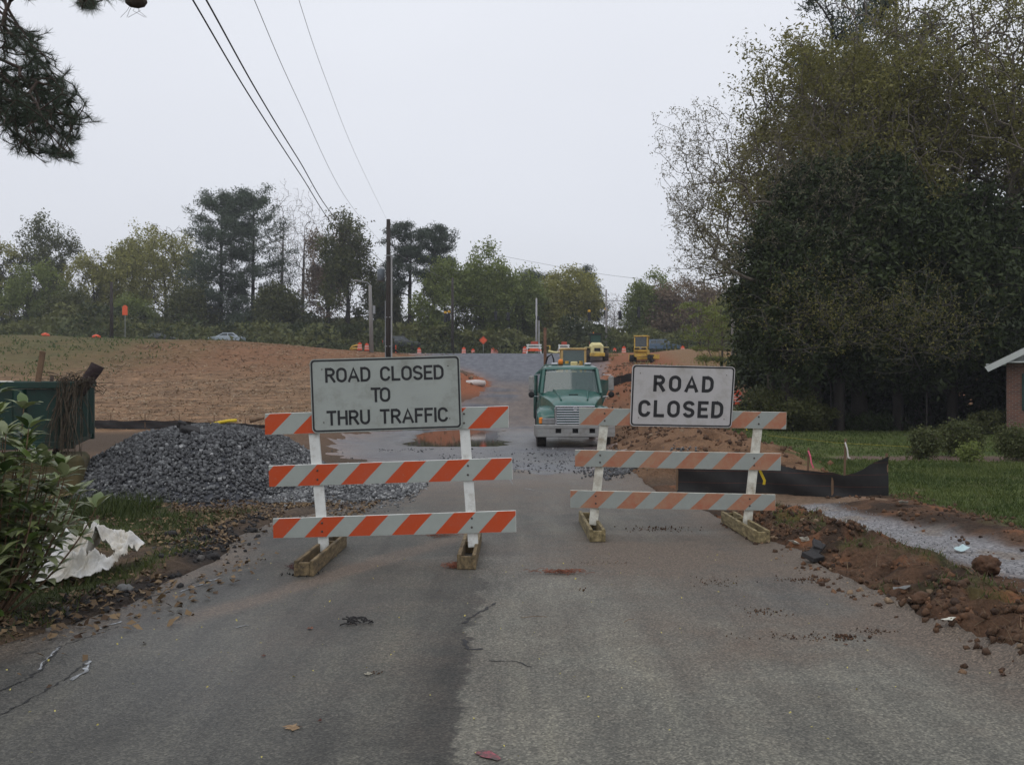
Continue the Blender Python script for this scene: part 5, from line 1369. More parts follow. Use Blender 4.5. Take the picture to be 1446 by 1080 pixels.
# ------------------------------------------------------------------ drums, cones, far barricades, far signs
m_dorg = mat('drum_orange', (.66, .075, .02), .5, .12, 4, bump=0, grime=(.3, .1, .06), gamt=.2)
m_dwht = mat('drum_white_band', (.55, .50, .47), .5, .1, 4, bump=0)
def drum(px, Y, label, s=1.0, dz=0.0):
    g = on(px, Y); r = empty('traffic_drum', (g.x, g.y, g.z + dz), 0, label, 'traffic drum', 'orange traffic drums on the crest')
    MB().lathe((0, 0, 0), [(.36 * s, 0), (.36 * s, .06), (.30 * s, .07)], 14).build('base', m_dark, r)
    b = MB(); zs = [.07, .24, .25, .41, .42, .58, .59, .74, .75, .88]; rs = [.285, .28, .27, .265, .255, .25, .24, .235, .225, .215]
    b.lathe((0, 0, 0), [(rr_ * s, z_ * s) for rr_, z_ in zip(rs, zs)], 16); bo = b.build('body', m_dorg, r, False)
    for z0, z1, r0 in ((.25, .33, .274), (.43, .5, .260), (.60, .68, .246)): MB().lathe((0, 0, 0), [(r0 * s, z0 * s), ((r0 - .006) * s, z1 * s)], 16).build('band', m_dwht, bo)
    MB().box((0, 0, .93 * s), (.16, .04, .1), None, .02).build('handle', m_dorg, r)
    return r
for px, Y, lb in ((592, 113, 'orange drum standing at the tail of the black sport utility vehicle'), (655, 112, 'orange drum just right of the dark wooden pole'), (668, 116, 'orange drum left of the orange diamond sign'),
                  (696, 114, 'orange drum right of the orange diamond sign'), (700.5, 117, 'orange drum half hidden behind its neighbour, right of the diamond sign'), (741, 110, 'orange drum touching the left side of the far white barricade'), (881, 108, 'orange drum between roller and bulldozer'), (868, 116, 'farther orange drum just right of the roller'),
                  (508, 104, 'orange drum beside the yellow scrap on the left bank'), (518, 106, 'orange drum right next to the grey pole on the left bank'),
                  (964, 112, 'orange drum right of the blue vehicle on the dirt bank')):
    drum(px, Y, lb)
o = drum(1042, 58, 'orange drum on the lawn peeking out beside the ROAD CLOSED sign'); o['group'] = 'orange traffic drums on the crest'
def tube_marker(px, Y, label):
    g = on(px, Y); r = empty('channelizer_post', tuple(g), 0, label, 'tube marker')
    MB().lathe((0, 0, 0), [(.2, 0), (.2, .05), (.06, .07)], 12).build('base', m_dark, r)
    MB().lathe((0, 0, .07), [(.05, 0), (.05, .95), (.02, 1.0)], 10).build('tube', m_dorg, r)
tube_marker(559, 110, 'slim orange tube marker in front of the black sport utility vehicle')
m_flat_or = mat('orange_sign_sheeting', (.72, .10, .03), .5, .05, 4, bump=0)
m_galv = mat('galvanised_post', (.30, .31, .32), .5, .15, 6, metal=.4)
def diamond(px, py, Y, d, label, pyb, tall=False):
    c = P(px, py, Y); g = on(px, Y); r = empty('warning_sign', (g.x, g.y, g.z), 0, label, 'warning sign', 'orange warning signs')
    h = c.z - g.z
    if tall: pts = [(-.33, -.62), (.33, -.62), (.33, .42), (.12, .62), (-.12, .62), (-.33, .42)]
    else: pts = [(0, -d), (d, 0), (0, d), (-d, 0)]
    b = MB(); b.prism([(p[0], p[1] + h) for p in pts], -.03, 0, 'y'); b.build('sign_plate', m_flat_or, r)
    MB().box((0, .03, h / 2), (.06, .05, h)).build('post', m_galv, r)
    if not tall:
        b = MB(); b.add([(.0, -.035, h - d * .86), (d * .86, -.035, h), (0, -.035, h + d * .86), (-d * .86, -.035, h), (.0, -.035, h - d * .78), (d * .78, -.035, h), (0, -.035, h + d * .78), (-d * .78, -.035, h)], [(i, (i + 1) % 4, 4 + (i + 1) % 4, 4 + i) for i in range(4)]); b.build('sign_border', m_black, r)
diamond(682.5, 480.5, 118, .56, 'orange diamond warning sign on the crest between the drums', 497)
diamond(176.5, 438, 112, .5, 'tall orange warning sign on a thin pole above the left bank', 476, True)
def far_barricade(px, Y, label, w, h, rz=0, tip=0):
    g = on(px, Y); r = empty('folding_barricade', (g.x, g.y, g.z), rz, label, 'barricade', 'small white barricades on the crest')
    for sx in (-1, 1):
        for sy in (-1, 1): MB().beam((sx * w * .5, sy * .35, 0), (sx * w * .40, sy * .04, h), .10, .05, (0, 1, 0)).build('leg', m_white_post, r)
    for z_ in (.33, .62, .9): MB().box((0, -.28 * (1 - z_) - .08, h * z_), (w * 1.06, .03, h * .14)).build('rail', m_white_post if z_ != .33 else m_flat_or, r)
    MB().box((.05, -.02, h + .16), (w * .5, .03, .34)).build('sign_plate', mat('dull_orange_plate', (.42, .06, .03), .6, .1, 4), r)
    MB().box((0, -.24, h * .48), (w * .62, .03, h * .16)).build('rail_panel', m_flat_or, r)
    MB().box((0, -.14, h * .76), (w * .5, .02, h * .1)).build('dark_print', m_black, r)
    return r
far_barricade(754, 108, 'white folding barricade with orange panel on the crest, left of the mast', 1.75, 1.15)
far_barricade(796, 107, 'white folding barricade with orange top plate left of the roller', 1.35, 1.1, R(15))
# yellow barrier scraps between them
def scrapbar(px, Y, pts, label, r_=.09, m=m_yel, name='yellow_barrier_piece'):
    g = on(px, Y); b = MB(); b.tube(pts, r_, 6); o = b.build(name, m, None, True); o.location = g; return tag(o, label, 'barrier piece')
scrapbar(770, 108, [(0, 0, .1), (0, 0, .95), (.55, 0, .95), (.55, 0, .1)], 'yellow hoop of pipe right beside the mast on the crest')
scrapbar(779, 106, [(-.4, 0, .3), (.4, 0, .12), (1.1, 0, .16)], 'pale yellow piece lying on the crest left of the second barricade', .14, m_pale)
scrapbar(505, 104, [(-.9, 0, .1), (-.6, 0, .5), (0, 0, .62), (.5, 0, .3)], 'yellow curved machine part on the left bank', .12)
scrapbar(501, 104.5, [(-.5, 0, .14), (.5, 0, .14)], 'yellow block on the left bank under the curved part', .18)
for px, lb in ((64, 'orange plastic netting heap on the far left bank top'), (136, 'orange bundle on the left bank top near the brown pole')):
    g = on(px, 101); o = MB().lathe((0, 0, 0), [(.5, 0), (.42, .22), (.2, .34), (.05, .38)], 12).build('orange_bundle', m_dorg, None, True); o.location = (g.x, g.y, g.z - .05); tag(o, lb, 'bundle')
o = MB(); o.lathe((0, 0, 0), [(.05, -1.05), (.42, -.95), (.55, 0), (.42, .9), (.05, 1.0)], 10, 'x'); o = o.build('white_bag', m_dwht, None, True); g = on(672, 63); o.location = (g.x, g.y, g.z + .12); o.scale = (.72, .6, .5); tag(o, 'white sack lying on the red dirt heap beside the new road', 'sack')

# ------------------------------------------------------------------ poles, signals, wires
m_pole = mat('creosoted_pole', (.035, .028, .024), .9, .35, 3, stretch=(1, 1, .15), bump=.4)
m_poleg = mat('grey_weathered_pole', (.21, .20, .19), .85, .2, 3, stretch=(1, 1, .15))
m_polel = mat('light_concrete_pole', (.34, .34, .34), .8, .1, 3)
def pole(px, pytop, Y, r, m, label, lean=0.0, name='utility_pole', pxb=None, extra=None):
    g = on(pxb if pxb is not None else px, Y); t = P(px, pytop, Y); ro = empty(name, (g.x, g.y, g.z), 0, label, 'utility pole', 'utility poles')
    h = t.z - g.z
    b = MB(); b.tube([(0, 0, -.5), ((t.x - g.x) * .5, 0, h * .5), (t.x - g.x, 0, h)], [r * 1.12, r, r * .8], 12); b.build('shaft', m, ro, True)
    if extra: extra(ro, h)
    return ro, h
def main_extra(r, h):
    # pale conduit up the right side, narrow one on the left, hardware and transformer
    MB().tube([(.21, -.06, -.3), (.21, -.06, h * .80)], .055, 8).build('conduit', m_polel, r)
    MB().tube([(-.185, -.08, -.3), (-.185, -.08, h * .55)], .03, 8).build('cable_guard', m_galv, r)
    for k in (.30, .46, .80): MB().box((.0, -.12, h * k), (.46, .06, .05)).build('bracket', m_galv, r)
    tr = MB().lathe((-.50, .1, h * .66), [(.20, 0), (.24, .04), (.24, .72), (.2, .78), (.08, .82)], 16).build('transformer', mat('grey_transformer', (.11, .13, .15), .5, .1, 5), r, True)
    MB().tube([(-.5, .1, h * .66 + .8), (-.5, .1, h * .66 + 1.05)], .04, 6).build('bushing', m_polel, tr)
    MB().tube([(-.45, 0, h * .66 + .95), (-.2, 0, h * .66 + 1.2), (-.05, 0, h * .66 + 1.1)], .02, 5).build('jumper', m_dark, tr)
    MB().tube([(.1, 0, h * .30), (.6, 0, h * .27), (.62, 0, h * .265)], .06, 6).build('arm', m_dark, r)
pole(548.5, 310, 57, .16, m_pole, 'tall dark wooden utility pole with a pale conduit, rising behind the left sign', extra=main_extra)
def lamp_extra(r, h):
    MB().tube([(0, 0, h * .98), (-.5, 0, h + .35), (-1.6, 0, h + .55)], .05, 6).build('lamp_arm', m_galv, r)
    MB().box((-1.8, 0, h + .55), (.5, .2, .14), None, .05).build('lamp_head', m_polel, r)
    MB().tube([(.25, 0, h * .7), (.25, 0, h * .58)], .16, 8).build('equipment_box', m_galv, r)
pole(522.5, 403, 101, .22, m_poleg, 'short pale grey pole with a street light arm left of the tall dark pole', extra=lamp_extra, pxb=525)
pole(639, 392, 121, .2, m_pole, 'slim dark wooden pole among the light green trees')
pole(757.5, 421, 118, .14, m_polel, 'pale double pole behind the far white barricade', extra=lambda r, h: (MB().tube([(.34, 0, -.3), (.34, 0, h * .62)], .09, 8).build('second_shaft', m_polel, r), MB().box((.12, 0, h * .66), (.5, .2, .5)).build('equipment_box', m_dark, r)))
pole(856, 409, 119, .13, m_poleg, 'thin signal pole right of the roller')
pole(983, 424, 112, .17, m_pole, 'leaning dark pole in front of the reddish tree', pxb=989)
pole(157.5, 398, 108, .2, m_pole, 'dark brown pole above the grassy left bank')
pole(1035, 388, 74, .15, m_poleg, 'grey pole with a dark fitting at the edge of the bare twigs', extra=lambda r, h: MB().box((-.35, 0, h * .80), (.5, .3, .9), None, .1).build('equipment_box', m_dark, r))
m_sig = mat('signal_black', (.015, .016, .018), .6, .1, 5, bump=0)
m_sigy = mat('signal_yellow', (.60, .33, .02), .6, .1, 5, bump=0)
def signal(px, py, Y, label, yellow, hgt=1.15):
    c = P(px, py, Y); r = empty('traffic_signal', tuple(c), R(random.uniform(-25, 25)), label, 'traffic signal', 'traffic signals on span wires')
    MB().box((0, 0, 0), (.42, .30, hgt), None, .04).build('housing', m_sig, r)
    if yellow: MB().box((0, .0, hgt / 2 + .17), (.40, .30, .34), None, .08).build('top_section', m_sigy, r)
    for k in (-1, 0, 1):
        MB().lathe((0, -.16, k * .34), [(.15, .0), (.16, -.16)], 12, 'y').build('visor', m_sig, r)
    MB().tube([(0, 0, hgt / 2), (0, 0, hgt / 2 + .75)], .025, 6).build('hanger', m_dark, r)
for px, py, y_, lb in ((629, 449, 1, 'left one of the pair of yellow-topped signals left of the slim dark pole'), (634, 448, 1, 'right one of the pair of yellow-topped signals left of the slim dark pole'), (700, 446, 0, 'dark signal above the orange diamond sign, left of two'), (717.5, 447, 0, 'dark signal above the crest, right of two'),
                       (832, 447, 1, 'yellow-topped signal above the roller'), (855.5, 444, 1, 'yellow-topped signal at the thin signal pole'), (875.5, 445, 0, 'small dark signal above the gap between roller and bulldozer'), (902, 441, 0, 'larger dark signal above the bulldozer')):
    signal(px, py, 122, lb, y_, 1.15 if px < 890 else 1.5)
m_wire = mat('wire_black', (.012, .012, .014), .6, .1, 3, bump=0)
m_wirel = mat('wire_grey', (.16, .16, .17), .6, .1, 3, bump=0)
def wire(pts, r, label, m=m_wire, cat='cable'):
    """pts: list of world points through which the wire hangs (smooth)"""
    P_ = [Vector(p) for p in pts]; q = []
    n = 14
    for i in range(len(P_) - 1):
        p0 = P_[max(0, i - 1)]; p1 = P_[i]; p2 = P_[i + 1]; p3 = P_[min(len(P_) - 1, i + 2)]
        for k in range(n):
            t = k / n
            q.append(.5 * ((2 * p1) + (p2 - p0) * t + (2 * p0 - 5 * p1 + 4 * p2 - p3) * t * t + (3 * p1 - p0 - 3 * p2 + p3) * t ** 3))
    q.append(P_[-1])
    o = MB().tube([p - q[0] for p in q], r, 5, False).build('overhead_wire', m, None, True); o.location = q[0]
    return tag(o, label, cat, 'overhead wires')
def wpts(pix, Y0, Y1):
    # depth chosen so the wire climbs evenly: interpolate inverse depth along the pixel path
    a = Vector(pix[0]); L = (Vector(pix[-1]) - a).length
    return [P(p[0], p[1], 1 / ((1 - (Vector(p) - a).length / L) / Y0 + ((Vector(p) - a).length / L) / Y1)) for p in pix]
wire(wpts([(225, -75), (272, 0), (350, 132), (425, 248), (480, 330), (543, 396)], 11, 57), .013, 'lower of the two thick black cables running to the tall dark pole')
wire(wpts([(245, -75), (291, 0), (362, 128), (420, 223), (478, 313), (543, 372)], 11, 57), .014, 'upper of the two thick black cables running to the tall dark pole')
wire(wpts([(325, -80), (359, 0), (420, 140), (490, 282), (546, 352)], 12, 57), .006, 'thin grey wire between the thick cables and the topmost wire', m_wirel)
wire(wpts([(400, -80), (422, 0), (460, 112), (505, 225), (547, 312)], 12, 57), .0045, 'thinnest and rightmost wire reaching the top of the tall dark pole', m_wirel)
wire([P(548, 352, 57), P(640, 400, 121)], .012, 'faint wire from the tall dark pole to the slim dark pole', m_wirel)
wire([P(640, 425, 122), P(700, 436, 122), P(757, 430, 122), P(855, 425, 122), P(983, 428, 122)], .03, 'span wire carrying the traffic signals')
wire([P(700, 360, 126), P(856, 388, 122), P(983, 400, 118)], .02, 'faint wire above the far trees by the thin signal pole', m_wirel)
# ------------------------------------------------------------------ trees
def tubes_np(p0, p1, r0, r1, n=4):
    d = p1 - p0; L = np.linalg.norm(d, axis=1, keepdims=True); L[L == 0] = 1; d = d / L
    ref = np.where(np.abs(d[:, 2:3]) < .9, np.array([[0, 0, 1.0]]), np.array([[1.0, 0, 0]]))
    u = np.cross(d, ref); u /= np.linalg.norm(u, axis=1, keepdims=True); w = np.cross(d, u)
    a = np.arange(n) * 2 * math.pi / n
    ring = u[:, None, :] * np.cos(a)[None, :, None] + w[:, None, :] * np.sin(a)[None, :, None]
    v = np.concatenate([p0[:, None, :] + ring * r0[:, None, None], p1[:, None, :] + ring * r1[:, None, None]], 1)
    k = np.arange(n); k2 = (k + 1) % n
    f = np.stack([k, k2, k2 + n, k + n], -1)
    f = (f[None] + (np.arange(len(p0)) * 2 * n)[:, None, None]).reshape(-1, 4)
    return v.reshape(-1, 3), f

def skeleton(base, trunk, targets, r, sag=0.0, step=.6, lenpen=.35, up=.25, wig=.12):
    """trunk: list of points from the base; each target gets a branch from the cheapest node"""
    nodes = []; par = []; plen = []
    tr = [Vector(p) for p in trunk]; last = -1; cur = 0
    for i in range(len(tr) - 1):
        n = max(1, int((tr[i + 1] - tr[i]).length / step))
        for k in range(n):
            p = tr[i].lerp(tr[i + 1], k / n)
            nodes.append(np.array(p)); par.append(last); plen.append(0 if last < 0 else plen[last] + np.linalg.norm(nodes[-1] - nodes[last])); last = len(nodes) - 1
    nodes.append(np.array(tr[-1])); par.append(last); plen.append(plen[last] + step)
    cap = len(nodes) + len(targets) * 14 + 10
    A = np.zeros((cap, 3)); A[:len(nodes)] = nodes; PL = np.zeros(cap); PL[:len(nodes)] = plen; PR = np.full(cap, -1); PR[:len(par)] = par; N = len(nodes)
    z_free = trunk[0][2] + .12 * (trunk[-1][2] - trunk[0][2])
    order = np.argsort([np.linalg.norm(t - np.array(trunk[len(trunk) // 2])) + r.uniform(-1, 1) for t in targets])
    tips = []
    for oi in order:
        t = targets[oi]
        d = np.linalg.norm(A[:N] - t, axis=1)
        cost = d + lenpen * PL[:N] + np.where(A[:N, 2] > t[2] + .15 * d, 3.0 * up * 4 * (A[:N, 2] - t[2]), 0) + np.where(A[:N, 2] < z_free, 50, 0)
        j = int(np.argmin(cost)); s0 = A[j]; dist = d[j]
        n = max(2, min(12, int(dist / step) + 1))
        if PR[j] >= 0: pd = A[j] - A[PR[j]]; pd = pd / (np.linalg.norm(pd) + 1e-6)
        else: pd = np.array([0, 0, 1.0])
        m = s0 + (t - s0) * .5 + pd * dist * .16 + np.array([0, 0, up * dist * .35]) + r.normal(0, wig * dist * .4, 3)
        last = j
        for k in range(1, n + 1):
            q = k / n; p = (1 - q) ** 2 * s0 + 2 * q * (1 - q) * m + q * q * t
            p = p + r.normal(0, wig * .25 * dist / n, 3) * (k < n); p[2] -= sag * dist * q * q
            A[N] = p; PR[N] = last; PL[N] = PL[last] + np.linalg.norm(p - A[last]); last = N; N += 1
        tips.append(last)
    return A[:N], PR[:N], PL[:N], np.array(tips)
def radii(A, PR, rtip, rbase, pw=.5):
    N = len(A); cnt = np.zeros(N)
    ch = np.zeros(N); 
    for i in range(N - 1, -1, -1):
        if cnt[i] == 0: cnt[i] = 1
        if PR[i] >= 0: cnt[PR[i]] += cnt[i] if ch[PR[i]] == 0 else cnt[i]
        if PR[i] >= 0: ch[PR[i]] = 1
    mx = cnt.max(); q = (cnt / mx) ** pw
    return rtip + (rbase - rtip) * q, cnt
def leaf_quads(c, size, r, aspect=.55, droop=0.0, flat=0.0, dirs=None):
    n = len(c)
    d = r.normal(size=(n, 3)) if dirs is None else dirs + r.normal(size=(n, 3)) * .35
    d[:, 2] -= droop
    d /= np.linalg.norm(d, axis=1, keepdims=True)
    w = r.normal(size=(n, 3)); w[:, 2] *= (1 - flat); w = np.cross(d, w); 
    if flat > 0: w[:, 2] *= (1 - flat)
    w /= np.linalg.norm(w, axis=1, keepdims=True) + 1e-9
    s = size[:, None]
    a = c; b = c + d * s * .5 + w * s * aspect * .5; e = c + d * s; f = c + d * s * .5 - w * s * aspect * .5
    v = np.stack([a, b, e, f], 1).reshape(-1, 3)
    q = np.arange(n * 4).reshape(n, 4)
    return v, q
def leaf_tris(c, size, r, aspect=.55, droop=0.0, flat=0.0):
    n = len(c); d = r.normal(size=(n, 3)); d[:, 2] -= droop; d /= np.linalg.norm(d, axis=1, keepdims=True)
    w = r.normal(size=(n, 3)); w = np.cross(d, w)
    if flat > 0: w[:, 2] *= (1 - flat)
    w /= np.linalg.norm(w, axis=1, keepdims=True) + 1e-9; s = size[:, None] * 1.15
    v = np.stack([c - w * s * aspect * .5, c + w * s * aspect * .5, c + d * s], 1).reshape(-1, 3)
    return v, np.arange(n * 3).reshape(n, 3)
m_barkg = mat('grey_brown_bark', (.125, .105, .085), .95, .35, 4, bump=.6, bsc=14, stretch=(1, 1, .3))
m_barkd = mat('dark_trunk_bark', (.035, .028, .024), .95, .35, 4, bump=.6, bsc=14, stretch=(1, 1, .3))
m_barkl = mat('pale_twig_bark', (.13, .11, .10), .95, .25, 4, bump=.2)
LM = dict(
    spring=leafmat('spring_leaves', (.15, .155, .04), (.38, .36, .11), .38),
    green=leafmat('fresh_green_leaves', (.085, .115, .03), (.26, .30, .085), .38),
    olive=leafmat('olive_bud_leaves', (.075, .078, .024), (.28, .255, .08), .35),
    budred=leafmat('reddish_bud_leaves', (.13, .095, .065), (.29, .21, .14), .3),
    dark=leafmat('dark_evergreen_leaves', (.014, .026, .007), (.06, .085, .022), .15, .5),
    darkbig=leafmat('glossy_magnolia_leaves', (.014, .024, .008), (.062, .082, .026), .12, .5),
    pine=leafmat('pine_needles', (.032, .048, .032), (.085, .11, .07), .2),
    pineg=leafmat('white_pine_needles', (.045, .065, .045), (.115, .15, .09), .25),
    shrubl=leafmat('dull_shrub_leaves', (.04, .055, .02), (.13, .14, .05), .25),
    under=leafmat('undergrowth_leaves', (.026, .038, .012), (.15, .155, .05), .3),
)
def ellip_targets(n, c, rad, r, shell=.55, zlo=-1.0, lump=.3, seed=0):
    out = []
    c = np.array(c); rad = np.array(rad)
    while len(out) < n:
        d = r.normal(size=(n * 2, 3)); d /= np.linalg.norm(d, axis=1, keepdims=True)
        q = r.random((n * 2, 1)) ** shell
        k = 1 + lump * (np.sin(d[:, 0] * 5 + seed) * np.cos(d[:, 2] * 4.3 + seed * 2) + .6 * np.sin(d[:, 1] * 7 + d[:, 2] * 6 + seed))[:, None]
        p = d * q * k
        p = p[p[:, 2] > zlo]
        out += list(c + p * rad)
    return np.array(out[:n])
def make_tree(label, base, trunk, targets, leaf, bark, nleaf, lsize, spread, rbase, rtip=.012, r=None, cat='tree', name='tree', group=None, sag=0.0, up=.25, asp=.55, lenpen=.35, step=.6, droop=0.0, wig=.12, tubes=4, pw=.5, flat=0.0, tri=True, gap=0.0, gthr=.40):
    r = r or rng
    root = empty(name, tuple(base), 0, label, cat, group)
    A, PR, PL, tips = skeleton(base, trunk, targets, r, sag, step, lenpen, up, wig)
    rd, cnt = radii(A, PR, rtip, rbase, pw)
    b = np.array(base)
    i = np.where(PR >= 0)[0]
    v, f = tubes_np(A[PR[i]] - b, A[i] - b, np.minimum(rd[PR[i]], rd[i] * 1.35 + .01), rd[i], tubes)
    link('trunk', np_mesh('trunk', v, f, True), bark, root)
    if leaf is not None and nleaf > 0:
        small = np.where(rd < rtip + (rbase - rtip) * .10)[0]
        small = np.concatenate([small, np.repeat(tips, 3)])
        pick = small[r.integers(0, len(small), nleaf)]
        off = r.normal(size=(nleaf, 3)) * spread
        off[:, 2] *= (1 - flat * .8)
        c = A[pick] - b + off
        # per-limb tint so clumps differ
        ph = r.random(len(A)); t = .5 * r.random(nleaf) + .35 * (fbm(c[:, 0] * 1.0 + c[:, 1], c[:, 2] * 1.0, .5 / max(.5, spread), 2, int(r.integers(0, 999)))) + .15 * ph[pick]
        if gap > 0:
            g = fbm(c[:, 0] + c[:, 1] * .7, c[:, 2] - c[:, 1] * .5, gap, 3, int(r.integers(0, 999))) > gthr
            c = c[g]; t = t[g]
        s = lsize * r.uniform(.6, 1.35, len(c))
        v, f = (leaf_tris if tri else leaf_quads)(c, s, r, asp, droop, flat)
        link('crown', np_mesh('crown', v, f, False, {'tint': np.repeat(np.clip(t, 0, 1), 3 if tri else 4)}), leaf, root)
    return root, A
def far_tree(px, pt, Y, hw, kind, label, seed, n=None, low=.25, trunk=True, zb=None):
    r = np.random.default_rng(seed)
    X = (px - CX) * Y / FPX; zg = H1(X, Y); zt = EH + (HY - pt) * Y / FPX; h = zt - zg; w = hw * 1.12 * Y / FPX
    base = (X, Y, zg)
    if kind in ('spring', 'green', 'olive', 'budred', 'darkdec'):
        c = (X, Y, zg + h * (.5 + low * .5)); rad = (w * 1.0, w * .9, h * (.5 - low * .5))
        T = ellip_targets(n or 620, c, rad, r, .42, -1, .16, seed)
        lm = {'spring': LM['spring'], 'green': LM['green'], 'olive': LM['olive'], 'budred': LM['budred'], 'darkdec': LM['under']}[kind]
        return make_tree(label, base, [base, (X + w * .05, Y, zg + h * .35), (X - w * .04, Y, zg + h * .72)], T, lm, m_barkd, {'spring': 19000, 'green': 24000, 'olive': 14000, 'budred': 17000, 'darkdec': 24000}[kind], .30, .50, h * .018, .014, r, group='trees on the skyline', name={'spring': 'deciduous_tree', 'green': 'deciduous_tree', 'olive': 'deciduous_tree', 'budred': 'budding_tree', 'darkdec': 'broadleaf_tree'}[kind], step=1.3, tubes=3, up=.35, lenpen=.3, gap=.30, asp=.7, pw=.62)
    if kind == 'bare':
        c = (X, Y, zg + h * .66); T = ellip_targets(n or 900, c, (w * 1.15, w * .9, h * .40), r, .6, -1, .15, seed)
        return make_tree(label, base, [base, (X, Y, zg + h * .4), (X + .3, Y, zg + h * .8)], T, LM['budred'], m_barkl, 1500, .16, .3, h * .013, .016, r, group='trees on the skyline', name='bare_tree', step=1.0, tubes=3, up=.4, lenpen=.1, pw=.72, wig=.05)
    if kind in ('loblolly', 'whitepine'):
        T = []
        if kind == 'whitepine':
            z = .14
            while z < .97:
                L = w * 1.15 * (1.0 - (z - .2) * .62) * (1 if z < .85 else .7)
                for k in range(int(r.integers(5, 8))):
                    a = r.uniform(0, 2 * math.pi); l = L * r.uniform(.55, 1.15)
                    for q in (.45, .65, .85, 1.0): T.append((X + math.cos(a) * l * q + r.normal(0, .2), Y + math.sin(a) * l * q, zg + h * z + l * q * (.15 + .45 * z)))
                z += .040
            tk, nl, sz, sp, fl = (X + .2, Y, zg + h * .98), 30000, .42, .48, .4
        else:
            for k in range(int(r.integers(30, 40))):
                z = r.uniform(.48, .98); a = r.uniform(0, 2 * math.pi); l = w * r.uniform(.25, 1) * (1.05 - (z - .45) * .75)
                cx_, cy_, cz = X + math.cos(a) * l, Y + math.sin(a) * l, zg + h * z
                for q in range(8): T.append((cx_ + r.normal(0, .85), cy_ + r.normal(0, .85), cz + r.normal(0, .30)))
            tk, nl, sz, sp, fl = (X + .3, Y, zg + h * .95), 18000, .36, .38, .4
        T = np.array(T)
        return make_tree(label, base, [base, (X + .1, Y, zg + h * .5), tk], T, LM['pineg' if kind == 'whitepine' else 'pine'], m_barkd, nl, sz, sp, h * .015, .02, r, group='trees on the skyline', name='pine_tree', step=1.0, tubes=3, up=.05, lenpen=.1, pw=.6, asp=.28, flat=fl)
FT = [
 (2, 345, 152, 30, 'spring', 'pale green tree at the far left edge of the skyline'),
 (68, 308, 156, 44, 'darkdec', 'dark rounded tree, tallest on the far left of the skyline'),
 (50, 372, 142, 36, 'green', 'yellow-green tree in front of the dark rounded tree on the far left'),
 (133, 356, 150, 38, 'spring', 'yellowish spreading tree just left of the brown pole'),
 (190, 330, 160, 26, 'spring', 'thin airy tree behind the brown pole'),
 (232, 309, 154, 58, 'spring', 'wide spring-green tree with open limbs between brown pole and tall pines'),
 (312, 272, 146, 50, 'whitepine', 'left one of the two tall feathery pines'),
 (357, 266, 148, 52, 'whitepine', 'right one of the two tall feathery pines'),
 (398, 272, 160, 18, 'bare', 'slender bare tree right behind the tall feathery pines'),
 (428, 278, 156, 34, 'bare', 'bare pale-limbed tree between feathery pines and the cables'),
 (462, 318, 152, 30, 'budred', 'brownish budding tree under the thick cables'),
 (490, 296, 138, 36, 'darkdec', 'tall dense dark green tree where the thick cables meet it'),
 (578, 308, 138, 34, 'loblolly', 'left one of the two round-topped pines right of the tall dark pole'),
 (612, 316, 142, 27, 'loblolly', 'right one of the two round-topped pines right of the tall dark pole'),
 (628, 366, 132, 38, 'green', 'light green tree in front of the round-topped pines'),
 (683, 352, 134, 42, 'green', 'broad green tree above the orange diamond sign'),
 (728, 378, 138, 36, 'green', 'green tree left of the pale double pole'),
 (752, 384, 160, 14, 'loblolly', 'distant small pine top between two green trees'),
 (765, 398, 142, 30, 'spring', 'light tree behind the pale double pole'),
 (808, 380, 146, 38, 'spring', 'pale spring-green tree above the truck mast and roller'),
 (828, 377, 158, 18, 'loblolly', 'dark pine behind the pale spring-green tree'),
 (866, 420, 160, 22, 'bare', 'low bare tree in the gap beside the thin signal pole'),
 (918, 386, 146, 36, 'green', 'green-brown tree above the bulldozer'),
 (955, 396, 142, 38, 'budred', 'reddish budding tree behind the leaning dark pole'),
 (1000, 402, 146, 34, 'budred', 'reddish tree right of the leaning dark pole'),
 (1028, 420, 130, 26, 'spring', 'pale green tree behind the grey pole'),
 (540, 392, 150, 26, 'darkdec', 'dark green tree directly behind the tall dark pole'),
 (100, 415, 136, 30, 'darkdec', 'low dark tree left of the brown pole'),
 (185, 420, 140, 32, 'green', 'low green tree behind the tall orange warning sign'),
 (270, 405, 142, 34, 'darkdec', 'low dark tree left of the feathery pines'),
 (395, 400, 142, 30, 'darkdec', 'low dark tree right of the feathery pines'),
 (-40, 350, 150, 36, 'darkdec', 'dark tree partly cut by the left edge of the photo'),
 (1070, 400, 120, 40, 'darkdec', 'dark tree behind the twiggy tree on the right'),
]
for i, (px, pt, Y, hw, kd, lb) in enumerate(FT):
    far_tree(px, pt, Y, hw, kd, lb, 200 + i, low=.16 if kd in ('darkdec', 'green') else .3)
# undergrowth wall below the skyline trees: one mass
def undergrowth(name, xs, ys, hfun, n, size, lm, seed, label=None, t0=.0):
    r = np.random.default_rng(seed)
    x = r.uniform(*xs, n); y = r.uniform(*ys, n); h = hfun(x, y) * (1 - r.random(n) ** 1.6 * .9)
    z = H(x, y, False) + h
    v, f = leaf_tris(np.stack([x, y, z], 1), size * r.uniform(.6, 1.5, n), r, .8)
    t = np.clip(.25 * r.random(n) + .75 * sst(.35, .65, fbm(x, z, .22, 3, seed)) + t0, 0, 1)
    o = link(name, np_mesh(name, v, f, False, {'tint': np.repeat(t, 3)}), lm); return tag(o, kind='stuff')
undergrowth('woodland_undergrowth', (-115, 62), (126, 150), lambda x, y: 1.0 + 10 * np.clip(fbm(x, y * .3, .11, 3, 301) - .16, 0, 1), 56000, .50, LM['under'], 303)
undergrowth('bank_brush', (-105, 40), (113, 124), lambda x, y: .2 + 3.4 * sst(.42, .75, fbm(x, y, .16, 3, 305)), 12000, .42, LM['shrubl'], 307)
